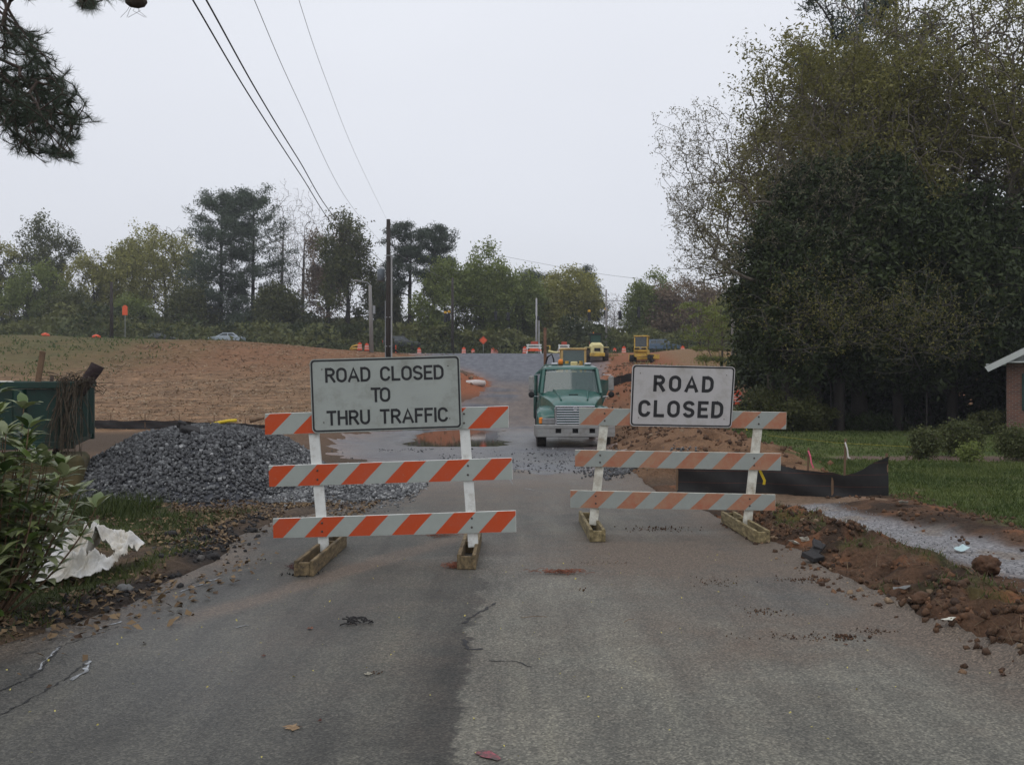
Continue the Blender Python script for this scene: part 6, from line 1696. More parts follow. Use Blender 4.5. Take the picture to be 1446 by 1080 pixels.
undergrowth('deep_woodland', (-160, 130), (150, 200), lambda x, y: 2 + 10 * fbm(x, y * .3, .07, 3, 309), 36000, .9, LM['under'], 311)

# ------------------------------------------------------------------ big trees on the right
r1 = np.random.default_rng(401)
def PX3(px, py, Y): return tuple(P(px, py, Y))
# twiggy tree, budding, reaching out to the left
b0 = on(1092, 39.6); bx, by, bz = b0
Tt = np.concatenate([ellip_targets(1400, (bx + 1.5, by, 9.3), (4.1, 4.0, 6.4), r1, .45, -1, .12, 3),
                     ellip_targets(420, P(985, 215, 36), (1.9, 1.6, 2.4), r1, .5, -1, .2, 5),
                     ellip_targets(380, P(1000, 365, 36), (1.7, 1.6, 1.6), r1, .5, -1, .2, 7),
                     ellip_targets(330, P(975, 300, 35), (1.0, 1.4, 1.6), r1, .5, -1, .2, 8)])
make_tree('twiggy budding tree reaching pale bare branches to the left over the sky', (bx, by, bz), [(bx, by, bz), (bx - .3, by, 4.5), (bx - .1, by, 9), (bx + .4, by, 13.5)], Tt, leafmat('sparse_buds', (.12, .105, .07), (.26, .24, .14), .35), m_barkg, 19000, .070, .10, .20, .006, r1, name='budding_tree', step=.45, up=.25, wig=.2, lenpen=.12, tubes=3, pw=.66)
# tall oaks
def oak(px, Y, h, w, seed, label, nl, nt=1500, lm='olive', low=.32, dx=0, rb=.42, ls=.145, gap=.5):
    r = np.random.default_rng(seed); g = on(px, Y); X, Yv, zg = g
    T = ellip_targets(nt, (X + dx, Yv, zg + h * (.5 + low / 2)), (w, w * .85, h * (.5 - low / 2)), r, .42, -1, .15, seed)
    return make_tree(label, tuple(g), [tuple(g), (X + dx * .2, Yv, zg + h * .25), (X + dx * .6, Yv, zg + h * .5), (X + dx, Yv, zg + h * .85)], T, LM[lm], m_barkg, nl, ls, .30, rb, .010, r, name='oak_tree', step=.8, up=.55, wig=.16, lenpen=.22, tubes=3, pw=.54, gap=gap, gthr=.50)
oak(1185, 44, 20.5, 6.2, 411, 'tall olive-leaved oak whose crown tops the dark evergreens, nearest the twiggy tree', 80000)
oak(1300, 46, 23.5, 6.6, 413, 'tallest oak at the right, its limbs spreading beyond the top of the photo', 76000, nt=1500, rb=.5, gap=.42)
oak(1430, 42, 21, 6.5, 415, 'oak with bare diagonal limbs at the right photo edge', 52000, nt=1300, rb=.45, gap=.42)
oak(1120, 50, 18.5, 5.2, 417, 'olive tree behind the twiggy tree, lower than the tall oaks', 60000, nt=700)
# pine behind, dark clusters
def tall_pine(px, Y, h, w, seed, label, zl=.45):
    r = np.random.default_rng(seed); g = on(px, Y); X, Yv, zg = g; T = []
    for k in range(46):
        z = r.uniform(zl, .99); a = r.uniform(0, 2 * math.pi); l = w * r.uniform(.2, 1) * (1.1 - (z - zl) * .9)
        for q in range(8): T.append((X + math.cos(a) * l + r.normal(0, .4), Yv + math.sin(a) * l + r.normal(0, .4), zg + h * z + r.normal(0, .25)))
    return make_tree(label, tuple(g), [tuple(g), (X, Yv, zg + h * .5), (X, Yv, zg + h * .97)], np.array(T), LM['pine'], m_barkd, 15000, .26, .36, .3, .02, r, name='pine_tree', step=.8, up=.1, lenpen=.1, tubes=3, asp=.25, flat=.3)
tall_pine(1175, 52, 24.5, 4.2, 421, 'tall dark pine standing behind the oaks, left of their tops')
tall_pine(1265, 56, 27, 4.2, 423, 'tall dark pine behind the tallest oak')
# dense dark evergreens underneath
def evergreen(px, Y, h, w, seed, label, nl=30000, lm='darkbig', ls=.17, zlo=.03, nt=620, trunkm=None, dx=0, wz=None, name='evergreen_tree'):
    r = np.random.default_rng(seed); g = on(px, Y); X, Yv, zg = g
    T = ellip_targets(nt, (X + dx, Yv, zg + h * (.5 + zlo / 2)), (w, w * .85, h * (.5 - zlo / 2)), r, .40, -1, .12, seed)
    return make_tree(label, tuple(g), [tuple(g), (X + dx * .3, Yv, zg + h * .35), (X + dx, Yv, zg + h * .85)], T, LM[lm], trunkm or m_barkd, nl, ls, .26, .26, .012, r, name=name, step=.7, up=.1, lenpen=.2, wig=.1, tubes=4, asp=.5, droop=.4)
evergreen(1112, 38.5, 9.6, 2.5, 431, 'narrow dark evergreen at the left end of the dark tree mass', zlo=.22)
evergreen(1185, 40, 12.6, 3.6, 432, 'big dark evergreen with a thick trunk, second from the left in the dark mass', 44000, ls=.22, zlo=.16)
evergreen(1268, 41, 12.2, 3.8, 433, 'big dark evergreen in the middle of the dark mass', 44000, ls=.22, zlo=.14)
evergreen(1345, 40.5, 11.4, 3.6, 434, 'dark evergreen behind the lawn shrubs', 44000, ls=.22, zlo=.12)
evergreen(1432, 43, 11.5, 4.0, 435, 'dark evergreen rising behind the brick house', 36000, ls=.24, zlo=.06)
evergreen(1220, 47, 9, 5.0, 436, 'dark evergreen added behind the trunks to block light from beyond, left', 15000, zlo=-.1, ls=.34)  # dark backdrop row, added to block light coming through the lower gap
evergreen(1340, 48, 9, 5.0, 437, 'dark evergreen added behind the trunks to block light from beyond, right', 15000, zlo=-.1, ls=.34)
evergreen(1120, 45, 6, 3.2, 438, 'low dark bushy evergreen added as backdrop behind the narrow one', 10000, zlo=-.1, ls=.3)
# understory twigs hanging in front of the dark mass
for i, (px, py, Y, rx, rz_, lb) in enumerate(((1165, 440, 36.0, 3.3, 2.3, 'small twiggy tree with grey bare branches before the dark evergreens, left'), (1300, 450, 36.4, 3.6, 2.2, 'small twiggy tree with grey bare branches before the dark evergreens, right'))):
    r = np.random.default_rng(440 + i); g = on(px + 8, 40.8); c = P(px, py, Y)
    T = ellip_targets(520, c, (rx, 1.4, rz_), r, .6, -1, .2, i)
    make_tree(lb, tuple(g), [tuple(g), (g.x - .1, g.y - .3, g.z + 2.2), (c.x + .2, c.y + 1.5, c.z - 1.2), (c.x, c.y, c.z + .6)], T, LM['olive'], mat('grey_understory_bark', (.10, .088, .078), .95, .25, 4, bump=.2), 3000, .08, .18, .05, .0065, r, name='understory_tree', step=.4, up=.15, wig=.25, lenpen=.1, tubes=3, group=None)
# thick trunks that carry the shade
for px, Y, rr_, lb in ((1149, 41.5, .34, 'thick shaded trunk left of the gap in the dark trees'), (1212, 42, .36, 'thick shaded trunk right of the gap in the dark trees')):
    g = on(px, Y); o = MB().tube([(0, 0, -.1), (.05, 0, 1.2), (-.05, 0, 4), (.1, 0, 9)], [rr_ * 1.25, rr_, rr_ * .85, rr_ * .6], 10).build('tree_trunk', m_barkd, None, True); o.location = g; tag(o, lb, 'tree')
# yellow-green dogwood and little tree left of the mass
def layered(px, py, Y, w, h, seed, label, lm, nl, ls=.12, layers=7, zb=None):
    r = np.random.default_rng(seed); g = on(px, Y); c = P(px, py, Y); T = []
    for k in range(layers):
        z = g.z + h * (.25 + .75 * k / (layers - 1)); ww = w * math.sin(math.pi * (.25 + .65 * (1 - k / layers)))
        for q in range(42):
            a = r.uniform(0, 2 * math.pi); l = ww * math.sqrt(r.random()); T.append((g.x + l * math.cos(a), g.y + l * math.sin(a), z + r.normal(0, .07) + l * .06))
    return make_tree(label, tuple(g), [tuple(g), (g.x + .1, g.y, g.z + h * .5), (g.x, g.y, g.z + h)], np.array(T), lm, m_barkg, nl, ls, .2, .12, .01, r, name='small_tree', step=.5, up=.15, wig=.15, lenpen=.1, tubes=3, flat=.8)
layered(1018, 480, 66, 3.4, 6.2, 451, 'yellow-green layered small tree on the bank behind the ROAD CLOSED sign', LM['green'], 6500, .17)
layered(1075, 500, 52, 1.8, 4.2, 453, 'small dark-stemmed tree at the lawn end with thin layered branches', LM['olive'], 1800, .13)
def bush(px, Y, w, h, seed, label, lm, n, ls, name='shrub', cat='shrub', z0=.02, stems=26):
    r = np.random.default_rng(seed); g = on(px, Y); X, Yv, zg = g
    T = ellip_targets(110, (X, Yv, zg + h * .52), (w, w * .9, h * .48), r, .35, -1, .10, seed)
    root, A = make_tree(label, tuple(g), [tuple(g), (X, Yv, zg + h * .2), (X, Yv, zg + h * .5)], T, lm, m_barkg, n, ls, .09 * max(1, w), .03, .006, r, name=name, cat=cat, tri=False, step=.15, up=.3, wig=.15, lenpen=.0, tubes=3, asp=.6)
    for c in COL.objects:
        if c.parent == root and c.name.startswith('trunk'): c.name = 'stems'
        if c.parent == root and c.name.startswith('crown'): c.name = 'foliage'
    return root
bush(1306, 22.6, .36, .80, 461, 'left one of the three round lawn shrubs', LM['shrubl'], 5200, .06)
bush(1355, 23.6, .50, .92, 462, 'middle and widest of the three round lawn shrubs', LM['shrubl'], 9000, .06)
bush(1436, 22.4, .45, .84, 463, 'right one of the three round lawn shrubs, at the photo edge', LM['shrubl'], 7000, .06)
bush(1370, 21.2, .22, .40, 464, 'smallest bright yellow-green shrub in the mulch bed before the others', LM['green'], 1600, .06)
bush(1102, 39, 1.9, 1.9, 465, 'loose green bush at the foot of the dark trees, left', LM['under'], 12000, .12, 'bush', 'bush')
bush(1140, 40, 1.3, 1.3, 466, 'smaller green bush under the dark trees', LM['under'], 8000, .12, 'bush', 'bush')
bush(1230, 41.5, 1.5, .8, 467, 'low shaded bush between the dark trunks', LM['dark'], 6000, .12, 'bush', 'bush')
bush(1400, 36, 1.0, .9, 468, 'green bush at the corner of the brick house', LM['under'], 6000, .1, 'bush', 'bush')

# ------------------------------------------------------------------ brick house
m_mortar = mat('mortar', (.18, .15, .13), .95, .15, 8)
def brick_mat():
    m, nt, bs = newmat('brick_wall')
    co = coords(nt, 'Object')
    mp = nd(nt, 'ShaderNodeMapping', {'Vector': co, 'Rotation': (R(90), 0, 0)})
    bt = nd(nt, 'ShaderNodeTexBrick', {'Vector': mp.outputs[0], 'Color1': (.17, .068, .042, 1), 'Color2': (.095, .042, .032, 1), 'Mortar': (.17, .14, .12, 1), 'Scale': 1.0, 'Mortar Size': .012, 'Bias': -.1})
    bt.inputs['Brick Width'].default_value = .215; bt.inputs['Row Height'].default_value = .075
    nt.links.new(bt.outputs[0], bs.inputs['Base Color']); bs.inputs['Roughness'].default_value = .9
    nt.links.new(nd(nt, 'ShaderNodeBump', {'Height': bt.outputs[1], 'Strength': .6, 'Distance': -.01}).outputs[0], bs.inputs['Normal'])
    return m
m_trim = mat('white_house_trim', (.46, .48, .46), .6, .08, 5)
m_shing = mat('grey_roof_shingles', (.09, .085, .08), .9, .3, 9)
hx, hy_ = 19.55, 35.0; hz = H1(19.5, 35)
house = empty('brick_house', (hx, hy_, hz), R(-29), 'single-storey brick house with white gable trim at the right photo edge', 'house')
HWd, HDp, HHt = 9.0, 12.0, 2.95
MB().box((HWd / 2, HDp / 2, HHt / 2), (HWd, HDp, HHt)).build('wall', brick_mat(), house)
pk_ = 2.45
MB().prism([(-.0, HHt), (HWd, HHt), (HWd / 2, HHt + pk_)], .02, HDp - .02, 'y').build('gable', m_trim, house)
for k in range(9):
    z_ = HHt + .12 + k * .24; xa = (z_ - HHt) * (HWd / 2) / pk_
    if HWd - 2 * xa > .6: MB().box((HWd / 2, .0, z_), (HWd - 2 * xa - .3, .025, .225), rotm(R(3), 0, 0)).build('siding_board', m_trim, house)
for sx in (0, 1):
    a = Vector((-.72 if sx == 0 else HWd + .72, 0, HHt - .28)); c = Vector((HWd / 2, 0, HHt + pk_ + .10))
    dirv = (c - a).normalized(); nn_ = Vector((-dirv.z, 0, dirv.x)); nn_ = nn_ if nn_.z > 0 else -nn_
    b = MB(); q = [a, c, c + nn_ * .09, a + nn_ * .09]
    b.add([(p.x, -.62, p.z) for p in q] + [(p.x, HDp + .6, p.z) for p in q], [(0, 1, 2, 3), (7, 6, 5, 4), (0, 4, 5, 1), (1, 5, 6, 2), (2, 6, 7, 3), (3, 7, 4, 0)]); b.build('roof', m_shing, house)
    b = MB(); q = [a - nn_ * .16 + dirv * .02, c - nn_ * .16, c + nn_ * .07, a + nn_ * .07]
    b.add([(p.x, -.66, p.z) for p in q] + [(p.x, -.625, p.z) for p in q], [(0, 1, 2, 3), (7, 6, 5, 4), (0, 4, 5, 1), (1, 5, 6, 2), (2, 6, 7, 3), (3, 7, 4, 0)]); b.build('fascia', m_trim, house)
MB().box((-.36, HDp / 2, HHt - .12), (.70, HDp + 1.0, .05)).build('soffit', m_trim, house)
MB().box((HWd / 2, -.30, HHt - .03), (HWd - .0, .58, .05)).build('soffit', m_trim, house)
for xx in (.72, 2.35): 
    so = MB().box((xx, -.025, 1.75), (.38, .04, 1.45), None, .01).build('shutter', mat('dark_green_shutter', (.012, .04, .034), .6, .1, 5), house)
    for k in range(14): MB().box((xx, -.05, 1.12 + k * .098), (.30, .02, .06), rotm(R(-25), 0, 0)).build('slat', so.data.materials[0], so)
wf = MB(); wf.box((1.53, -.02, 2.46), (1.22, .06, .08)); wf.box((1.53, -.02, 1.04), (1.30, .10, .07)); wf.box((.95, -.02, 1.75), (.06, .06, 1.36)); wf.box((2.11, -.02, 1.75), (.06, .06, 1.36)); wf.box((1.53, -.018, 1.75), (1.1, .04, .05)); wf = wf.build('window', m_trim, house)
MB().box((1.53, -.008, 1.75), (1.1, .012, 1.34)).build('pane', m_glassd, wf)
# pale sheds / neighbour houses glimpsed through the trees
def hut(px, Y, w, d, h, label, c, dzr=1.4):
    g = on(px, Y); r = empty('neighbour_house', tuple(g), R(8), label, 'house')
    MB().box((0, 0, h / 2), (w, d, h)).build('wall', mat('pale_siding', c, .8, .1, 5), r)
    MB().prism([(-w / 2 - .4, h), (w / 2 + .4, h), (0, h + dzr)], -d / 2 - .3, d / 2 + .3, 'y').build('roof', m_shing, r)
    for xx in (-w / 4, w / 4):
        f_ = MB().box((xx, -d / 2 - .01, h * .55), (1.0, .06, 1.2)).build('window', m_trim, r); MB().box((xx, -d / 2 - .045, h * .55), (.85, .02, 1.05)).build('pane', m_glassd, f_)
hut(1215, 88, 10, 6, 2.8, 'pale neighbour house glimpsed through the gap between the dark trunks', (.32, .30, .28))
hut(1345, 80, 10, 6, 2.8, 'light neighbour house glimpsed behind the shaded trees by the brick house', (.34, .31, .29))

# ------------------------------------------------------------------ foreground pine boughs (tree stands left of the view)
r2 = np.random.default_rng(501)
def needle_tufts(A, tips, r, n_per, L, wd, base, up=.2):
    c = []; d = []
    for p, dr in tips:
        for k in range(n_per):
            q = dr + r.normal(size=3) * .62; q[2] += up; q /= np.linalg.norm(q)
            c.append(p - dr * r.uniform(0, .10)); d.append(q)
    c = np.array(c) - base; d = np.array(d); n = len(c)
    s = L * r.uniform(.7, 1.15, n); w = np.cross(d, r.normal(size=(n, 3))); w /= np.linalg.norm(w, axis=1, keepdims=True)
    v = np.stack([c - w * wd * .5, c + w * wd * .5, c + d * s[:, None] + w * wd * .15, c + d * s[:, None] - w * wd * .15], 1).reshape(-1, 3)
    return v, np.arange(n * 4).reshape(n, 4), np.repeat(r.random(n), 4)
pbase = np.array([-11.3, 12.6, 0.0]); pbase[2] = H1(-11.3, 12.6)
PT = []
def bough(pix, Y, n, sx, sz, sy=.7):
    out = []
    for (px, py, w, h, k) in pix:
        for i in range(int(k * n * 2.0)):
            p = np.array(P(px + r2.normal(0, w / 2.2), py + r2.normal(0, h / 2.2), Y + r2.normal(0, sy))); out.append(p)
    return out
PT += bough([(-10, 55, 40, 40, 1.2), (25, 60, 40, 26, 1), (50, 85, 34, 30, 1), (20, 110, 60, 30, 1.4), (70, 120, 40, 26, 1.2), (85, 140, 36, 24, 1), (30, 145, 60, 24, 1.2), (60, 160, 40, 20, 1), (100, 170, 26, 16, .8), (20, 180, 30, 26, .7), (40, 165, 30, 20, 1), (62, 185, 24, 14, .7), (10, 140, 30, 40, 1), (40, 205, 36, 22, .8), (80, 215, 26, 14, .7), (98, 200, 18, 20, .5), (-60, 100, 60, 120, 2.5)], 12.6, 26, 1, 1)
PT += bough([(122, 4, 14, 8, .5), (150, -12, 40, 14, .8), (190, -20, 30, 14, .5), (60, -40, 80, 30, 1.5)], 10.5, 26, 1, 1)
PT = np.array(PT)
proot = empty('pine_tree', tuple(pbase), 0, 'near pine whose dark needle boughs hang into the upper left corner', 'tree')
trunkp = [tuple(pbase), (-11.2, 12.5, 5), (-11.0, 12.4, 10), (-10.9, 12.4, 14)]
A, PR, PL, tips = skeleton(tuple(pbase), trunkp, PT, r2, .05, .28, .25, .0, .12)
rd, cnt = radii(A, PR, .004, .24, .7)
rd = np.where(A[:, 0] > -9.6, np.minimum(rd, .022), rd)
i = np.where(PR >= 0)[0]
v, f = tubes_np(A[PR[i]] - pbase, A[i] - pbase, rd[PR[i]], rd[i], 5)
link('trunk', np_mesh('trunk', v, f, True), m_bark, proot)
tl = []
for t in tips:
    p = A[t]; q = A[PR[t]]; dr = p - q; dr /= np.linalg.norm(dr) + 1e-9; tl.append((p, dr)); 
    if r2.random() < .55: tl.append(((p + q) / 2, dr))
v, f, t = needle_tufts(A, tl, r2, 30, .125, .0045, pbase)
link('needles', np_mesh('needles', v, f, False, {'tint': t}), LM['pine'], proot)
# cone end of the top bough
o = MB().lathe((0, 0, 0), [(.02, -.13), (.06, -.08), (.075, 0), (.06, .08), (.02, .12)], 12, 'x').build('cone', m_bark, proot, True); o.location = np.array(P(193, 3, 10.5)) - pbase
for k in range(5):
    ln_ = MB().tube([(0, 0, 0), (r2.uniform(-.1, .1), 0, -.08), (r2.uniform(-.16, .16), 0, -.16)], .0025, 3).build('dry_needle', m_bark, proot); ln_.location = np.array(P(185 + k * 3, 6, 10.5)) - pbase

# ------------------------------------------------------------------ foreground laurel shrub at the left edge
r3 = random.Random(77); r3n = np.random.default_rng(77)
def leaf_mesh():
    b = MB(); n = 5; L = 1.0
    ws = [0, .15, .2, .17, .08, 0]; vs = []
    for i in range(n + 1):
        t = i / n; z = .10 * math.sin(t * 2.6) - .14 * t * t
        vs += [(-ws[i], t, z + ws[i] * .25), (0, t, z), (ws[i], t, z + ws[i] * .25)]
    fs = []
    for i in range(n):
        a = 3 * i; fs += [(a, a + 1, a + 4, a + 3), (a + 1, a + 2, a + 5, a + 4)]
    b.add(vs, fs); return b
m_laur, ntl, bsl = newmat('laurel_leaves')
oi = nd(ntl, 'ShaderNodeObjectInfo'); atl = nd(ntl, 'ShaderNodeAttribute', attribute_name='tint')
sm = nd(ntl, 'ShaderNodeMath', {0: oi.outputs['Random'], 1: atl.outputs['Fac']}, operation='ADD')
cl_ = ramp(ntl, sm.outputs[0], [(0.0, (.026, .050, .012)), (.5, (.07, .115, .024)), (.8, (.16, .20, .05)), (1.0, (.26, .29, .15))])
ntl.links.new(cl_, bsl.inputs['Base Color']); bsl.inputs['Roughness'].default_value = .38; bsl.inputs['Specular IOR Level'].default_value = .5
trl = nd(ntl, 'ShaderNodeBsdfTranslucent', {'Color': cl_}); msl = nd(ntl, 'ShaderNodeMixShader', {0: .15, 1: bsl.outputs[0], 2: trl.outputs[0]}); ntl.links.new(msl.outputs[0], ntl.nodes['Material Output'].inputs[0])
lb_ = Vector((-3.78, 6.35, 0)); lb_.z = H1(lb_.x, lb_.y)
laurel = empty('broadleaf_shrub', tuple(lb_), 0, 'leafy green shrub at the left photo edge in front of the dumpster', 'shrub')
lm_me = leaf_mesh().mesh('leaf', True); lm_me.materials.append(m_laur)
poses = []; stems = MB()
for s_ in range(84):
    a = r3.uniform(0, 2 * math.pi); rr_ = .62 * math.sqrt(r3.random()); hgt = (1.62 - .55 * (rr_ / .62) ** 2) * r3.uniform(.45, 1.0)
    tx, ty = rr_ * math.cos(a) * 1.25, rr_ * math.sin(a)
    if s_ == 0: tx, ty, hgt = .12, -.1, 1.60
    if s_ == 1: tx, ty, hgt = .62, -.1, 1.02
    if s_ == 2: tx, ty, hgt = .35, -.1, 1.22
    p0 = Vector((tx * .15, ty * .15, 0)); p3 = Vector((tx, ty, hgt)); pm = Vector((tx * .75, ty * .75, hgt * .45)); pts = []
    for k in range(9):
        t = k / 8; pts.append((1 - t) ** 2 * p0 + 2 * t * (1 - t) * pm + t * t * p3)
    stems.tube(pts, [.010 - .0008 * k for k in range(9)], 5, False)
    for k in range(2, 9):
        d = (pts[k] - pts[k - 1]).normalized(); top = k == 8
        for q in range(7 if top else (5 if k > 4 else 4)):
            az = r3.uniform(0, 2 * math.pi); el = r3.uniform(.15, .9) if top else r3.uniform(-.25, .55)
            v = Vector((math.cos(az) * math.cos(el), math.sin(az) * math.cos(el), math.sin(el)))
            q_ = v.to_track_quat('Y', 'Z'); L = r3.uniform(.11, .18) * (1.1 if top else .95)
            poses.append((pts[k] + v * .01, q_, L, hgt * k / 8))
stems.build('stems', m_stake, laurel)
# the 300 nearest the camera and highest are leaves of their own
key = sorted(range(len(poses)), key=lambda i: poses[i][0].y - .5 * poses[i][0].z)
base_v = np.array([v.co[:] for v in lm_me.vertices]); base_f = np.array([list(p.vertices) for p in lm_me.polygons])
restv = []; restf = []; rt = []
for n_, i in enumerate(key):
    p, q, L, hh_ = poses[i]
    if n_ < 300:
        o = link('leaf', lm_me, None, laurel); o.location = p; o.rotation_mode = 'QUATERNION'; o.rotation_quaternion = q; o.scale = (L, L, L)
    else:
        M = np.array(q.to_matrix()) * L; restf.append(base_f + len(restv) * len(base_v)); restv.append(base_v @ M.T + np.array(p)); rt.append(np.full(len(base_v), r3.uniform(0, 1)))
o = link('inner_leaves', np_mesh('inner_leaves', np.concatenate(restv), np.concatenate(restf), True, {'tint': np.concatenate(rt) }), m_laur, laurel); tag(o, kind='stuff')

# ------------------------------------------------------------------ grass, litter
def grass(name, n, xs, ys, dens, h0, h1, lm, seed, w=.006, lean=.5, nb=1):
    r = np.random.default_rng(seed); x = r.uniform(*xs, n); y = r.uniform(*ys, n); k = r.random(n) < dens(x, y); x, y = x[k], y[k]; n = len(x)
    z = H(x, y, False); h = r.uniform(h0, h1, n); a = r.uniform(0, 2 * math.pi, n); b = r.normal(0, lean, (n, 2)) * h[:, None]
    ww = w * np.maximum(1, y / 7)
    dx = np.cos(a) * ww; dy = np.sin(a) * ww
    v = np.stack([np.stack([x - dx, y - dy, z], 1), np.stack([x + dx, y + dy, z], 1), np.stack([x + b[:, 0], y + b[:, 1], z + h], 1)], 1).reshape(-1, 3)
    t = np.clip(.6 * r.random(n) + .4 * sst(.35, .65, fbm(x, y, .9, 3, seed)), 0, 1)
    return tag(link(name, np_mesh(name, v, np.arange(3 * n).reshape(n, 3), False, {'tint': np.repeat(t, 3)}), lm), kind='stuff')
LMg = leafmat('lawn_grass', (.036, .062, .014), (.13, .155, .045), .3)
LMg2 = leafmat('bright_grass', (.028, .045, .012), (.11, .13, .04), .25)
lawnd = lambda x, y: sst(-.25, .4, x - np.interp(y, LAWN[0], LAWN[1]) + .9 * (fbm(x, y, 1.6, 3, 601) - .5)) * (1 - .85 * ((((x - 12.2) / 4.2) ** 2 + ((y - 22.9) / 1.4) ** 2) < 1))
grass('lawn_grass_near', 60000, (5.6, 16), (9, 22), lawnd, .03, .09, LMg, 603, .006)
grass('lawn_grass_far', 42000, (6.5, 34), (22, 46), lawnd, .04, .11, LMg, 605, .005)
grass('verge_grass', 20000, (-7.6, -3.15), (5.0, 15.5), lambda x, y: sst(.47, .62, fbm(x, y, .7, 5, 51) + .12 * ((x < -3.9) & (y < 9.5)) + .16 * np.exp(-((x + 5.6) / 1.1) ** 2 - ((y - 12.3) / 1.5) ** 2)) * .9, .03, .12, LMg2, 607, .005)
grass('tall_verge_grass', 3200, (-6.7, -4.9), (11.2, 13.2), lambda x, y: np.exp(-((x + 5.75) / .55) ** 2 - ((y - 12.2) / .7) ** 2), .10, .30, LMg2, 609, .006, .35)
grass('berm_weeds', 5000, (2.9, 4.1), (5, 12), lambda x, y: sst(.60, .70, fbm(x, y, 2.1, 4, 61)), .02, .07, LMg, 611, .005)
grass('bank_straw', 9000, (10, 30), (58, 96), lambda x, y: sst(.5, .7, fbm(x, y, .2, 3, 613)) * .8, .15, .5, leafmat('dry_grass', (.16, .13, .05), (.34, .28, .12), .3), 615, .006)
grass('field_straw', 34000, (-40, -4.5), (41, 100), lambda x, y: sst(-4.5, -8, x) * (.25 + .75 * sst(.45, .6, fbm(x * .5, y, .6, 4, 617))) * (60 / y) ** 1.2, .03, .12, leafmat('loose_straw', (.20, .13, .075), (.38, .28, .17), .1), 619, .007, 3.0)
grass('bank_grass', 6000, (-62, -28), (68, 103), lambda x, y: sst(-30, -48, x) * sst(.35, .6, fbm(x, y, .4, 4, 621)), .08, .3, LMg, 623, .007)
grass('berm_roots', 2600, (2.85, 4.2), (4, 13), lambda x, y: berm_mask(x, y) * .9, .03, .10, leafmat('dead_roots', (.06, .04, .025), (.22, .16, .09), .1), 625, .003, 1.6)
# leaf litter
def litter(name, n, xs, ys, dens, s0, s1, lm, seed):
    r = np.random.default_rng(seed); x = r.uniform(*xs, n); y = r.uniform(*ys, n); k = r.random(n) < dens(x, y); x, y = x[k], y[k]; n = len(x)
    z = H(x, y, False) + r.uniform(.005, .035, n); s = r.uniform(s0, s1, n); a = r.uniform(0, 2 * math.pi, n)
    ax = np.stack([np.cos(a), np.sin(a), r.normal(0, .35, n)], 1); bx_ = np.stack([-np.sin(a) * .6, np.cos(a) * .6, r.normal(0, .3, n)], 1)
    c = np.stack([x, y, z], 1); s = s[:, None]
    # two-faced curled leaf: five-pointed outline
    v = np.stack([c - ax * s * .5, c - bx_ * s * .5 + np.array([0, 0, .12]) * s, c + ax * s * .5, c + bx_ * s * .5 + np.array([0, 0, .12]) * s], 1).reshape(-1, 3)
    return tag(link(name, np_mesh(name, v, np.arange(4 * n).reshape(n, 4), False, {'tint': np.repeat(r.random(n), 4)}), lm), kind='stuff')
LMd = leafmat('dead_leaves', (.055, .032, .02), (.24, .165, .09), .1, .7)
litter('leaf_litter', 17000, (-6.2, -2.3), (4.6, 14), lambda x, y: np.clip(np.exp(-((x - edge(y, RL) + .6) / .75) ** 2) * 1.1, 0, 1) * sst(.34, .54, fbm(x, y, 1.3, 4, 701)), .025, .08, LMd, 703)
litter('leaf_litter_pile_front', 3200, (-5.5, -2), (11.2, 13.6), lambda x, y: .7 * sst(.4, .6, fbm(x, y, 1.0, 4, 705)), .03, .08, LMd, 707)
LMy = leafmat('yellow_bud_scales', (.30, .25, .06), (.55, .48, .14), .1)
litter('tiny_bud_scales', 260, (-3, 2.8), (3.4, 9), lambda x, y: x * 0 + .8, .008, .02, LMy, 709)
# small debris on the asphalt one can point at
def debris(name, px, py, n, sx, sy, s, m, label, cat, seed, kind='clump'):
    c = G(px, py); r = np.random.default_rng(seed)
    pos = np.stack([r.normal(0, sx, n), r.normal(0, sy, n), np.abs(r.normal(0, .2, n)) * s + s * .3], 1)
    o = rocks(name, pos, s * r.uniform(.35, 1.0, n), np.clip(r.normal(.4, .2, n), 0, 1), m, None, .6, None); o.location = c + Vector((0, 0, .006)); return tag(o, label, cat)
debris('mud_crumbs', 1193, 902, 46, .075, .05, 0.0121, m_clod, 'dark clump of mud crumbs on the right half of the asphalt', 'mud crumbs', 1)
debris('mud_crumbs', 1237, 893, 54, .07, .03, 0.0066, m_clod, 'flat patch of brown mud right of the dark clump', 'mud crumbs', 2)
debris('mud_crumbs', 1130, 902, 79, .17, .05, 0.0066, m_clod, 'scattered row of dark crumbs left of the dark mud clump', 'mud crumbs', 3)
debris('mud_crumbs', 1080, 866, 54, .08, .07, 0.0077, m_clod, 'scattered dark crumbs on the asphalt below the faded barricade', 'mud crumbs', 4)
debris('mud_crumbs', 1018, 824, 79, .13, .12, 0.0072, m_clod, 'brown crumbs on the dusty asphalt before the right barricade', 'mud crumbs', 5)
debris('mud_crumbs', 1142, 820, 90, .16, .05, 0.0099, m_clod, 'mud crumbs at the asphalt edge near the berm foot', 'mud crumbs', 6)
debris('mud_crumbs', 935, 748, 108, .22, .12, 0.0110, m_clod, 'muddy smear of crumbs between the right barricade feet', 'mud crumbs', 7)
debris('mud_crumbs', 855, 797, 46, .13, .04, 0.0055, m_clod, 'small crumbs left of the near right barricade foot', 'mud crumbs', 8)
debris('mud_crumbs', 822, 834, 9, .03, .02, 0.0088, m_clod, 'tiny dark lumps on the pale asphalt in the middle', 'mud crumbs', 9)
debris('mud_crumbs', 533, 951, 12, .03, .02, 0.0066, m_clod, 'small black crumbs on the dark asphalt near the centre crack', 'mud crumbs', 10)
debris('gravel_dribble', 428, 812, 40, .10, .06, .012, m_asch, 'dark gravel spilled by the front of the left barricade foot', 'gravel', 11)
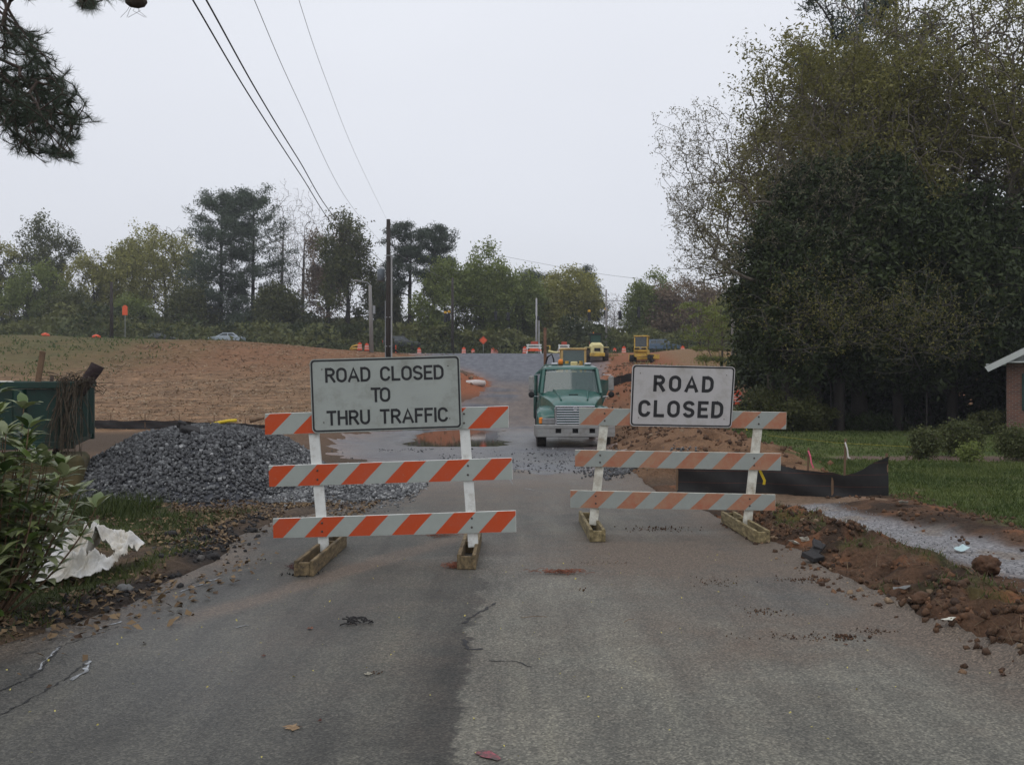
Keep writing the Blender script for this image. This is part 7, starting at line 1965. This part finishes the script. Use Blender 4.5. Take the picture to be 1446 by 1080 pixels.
def twigclump(px, py, n, sx, sy, L, m, label, cat, seed, name='pine_straw'):
    c = G(px, py); r = random.Random(seed); b = MB()
    for i in range(n):
        p = Vector((r.gauss(0, sx), r.gauss(0, sy), r.uniform(.005, .035))); a = r.uniform(0, math.pi); l = L * r.uniform(.5, 1)
        q = Vector((math.cos(a) * l, math.sin(a) * l * .5, r.uniform(-.01, .02))); b.tube([p - q / 2, p + Vector((0, 0, .008)), p + q / 2], .0022 if name != 'wilted_leaf' else .006, 3, False)
    o = b.build(name, m); o.location = c + Vector((0, 0, .006)); return tag(o, label, cat)
m_straw = mat('red_pine_straw', (.20, .075, .045), .9, .4, 20)
twigclump(648, 802, 200, .055, .035, .10, m_straw, 'reddish clump of pine straw against the right foot of the left barricade', 'pine straw', 1)
twigclump(793, 811, 130, .11, .02, .10, m_straw, 'long thin streak of red pine straw on the asphalt in the middle', 'pine straw', 2)
twigclump(424, 803, 90, .05, .05, .09, mat('dark_red_straw', (.07, .025, .025), .9, .4, 20), 'dark red straw at the front end of the leftmost barricade foot', 'pine straw', 3)
twigclump(620, 758, 90, .10, .06, .09, m_straw, 'brown straw scraps behind the right foot of the left barricade', 'pine straw', 4)
twigclump(502, 882, 26, .05, .02, .07, m_darkclod, 'blackened curled leaf cluster on the left half of the asphalt', 'leaf', 5, 'wilted_leaf')
twigclump(880, 882, 1, .08, .0, .22, m_stake, 'thin dry twig lying on the pale asphalt', 'twig', 6, 'twig')
twigclump(760, 878, 1, .12, .0, .25, m_stake, 'long thin twig on the asphalt near the centre', 'twig', 7, 'twig')
def bigleaf(px, py, s, c, label, seed):
    r = random.Random(seed); b = MB(); n = 14; o_ = []
    for i in range(n):
        a = 2 * math.pi * i / n; k = s * (.5 if i % 2 else .28) * r.uniform(.8, 1.15); o_.append((k * math.cos(a) * 1.2, k * math.sin(a), r.uniform(.002, .014)))
    b.add([(0, 0, .006)] + o_, [(0, 1 + i, 1 + (i + 1) % n) for i in range(n)])
    o = b.build('fallen_leaf', mat('dry_leaf', c, .8, .35, 30)); o.location = G(px, py) + Vector((0, 0, .005)); o.rotation_euler = (0, 0, r.uniform(0, 6)); return tag(o, label, 'leaf', 'fallen leaves on the asphalt')
bigleaf(413, 1030, .085, (.24, .16, .09), 'pale brown lobed leaf near the bottom of the photo, left of centre', 1)
bigleaf(438, 890, .05, (.16, .075, .05), 'reddish dry leaf on the asphalt right of the white dash', 2)
bigleaf(520, 954, .05, (.30, .28, .22), 'pale dry leaf beside the small black crumbs', 3)
bigleaf(372, 929, .03, (.12, .05, .035), 'small red leaf scrap on the dark asphalt', 4)
bigleaf(452, 1020, .02, (.10, .04, .03), 'tiny dark leaf scrap close to the pale lobed leaf', 5)
bigleaf(1194, 913, .0301, (.12, .06, .035), 'brown leaf scrap below the dark mud clump', 6)
bigleaf(1416, 955, .05, (.09, .045, .03), 'dark leaf on the asphalt near the right edge', 7)
bigleaf(540, 732, .05, (.28, .2, .12), 'pale leaf behind the bottom striped rail on the left', 8)

# ------------------------------------------------------------------ thin moist air
hz_ = MB().box((0, 420, 17.5), (900, 1100, 45)).build('haze', None)
mh = bpy.data.materials.new('moist_air'); mh.use_nodes = True; nh = mh.node_tree; nh.nodes.clear()
oh = nh.nodes.new('ShaderNodeOutputMaterial'); pv = nh.nodes.new('ShaderNodeVolumePrincipled')
pv.inputs['Color'].default_value = (.86, .89, .95, 1); pv.inputs['Density'].default_value = .0005
nh.links.new(pv.outputs[0], oh.inputs['Volume']); hz_.data.materials.append(mh); tag(hz_, kind='stuff')
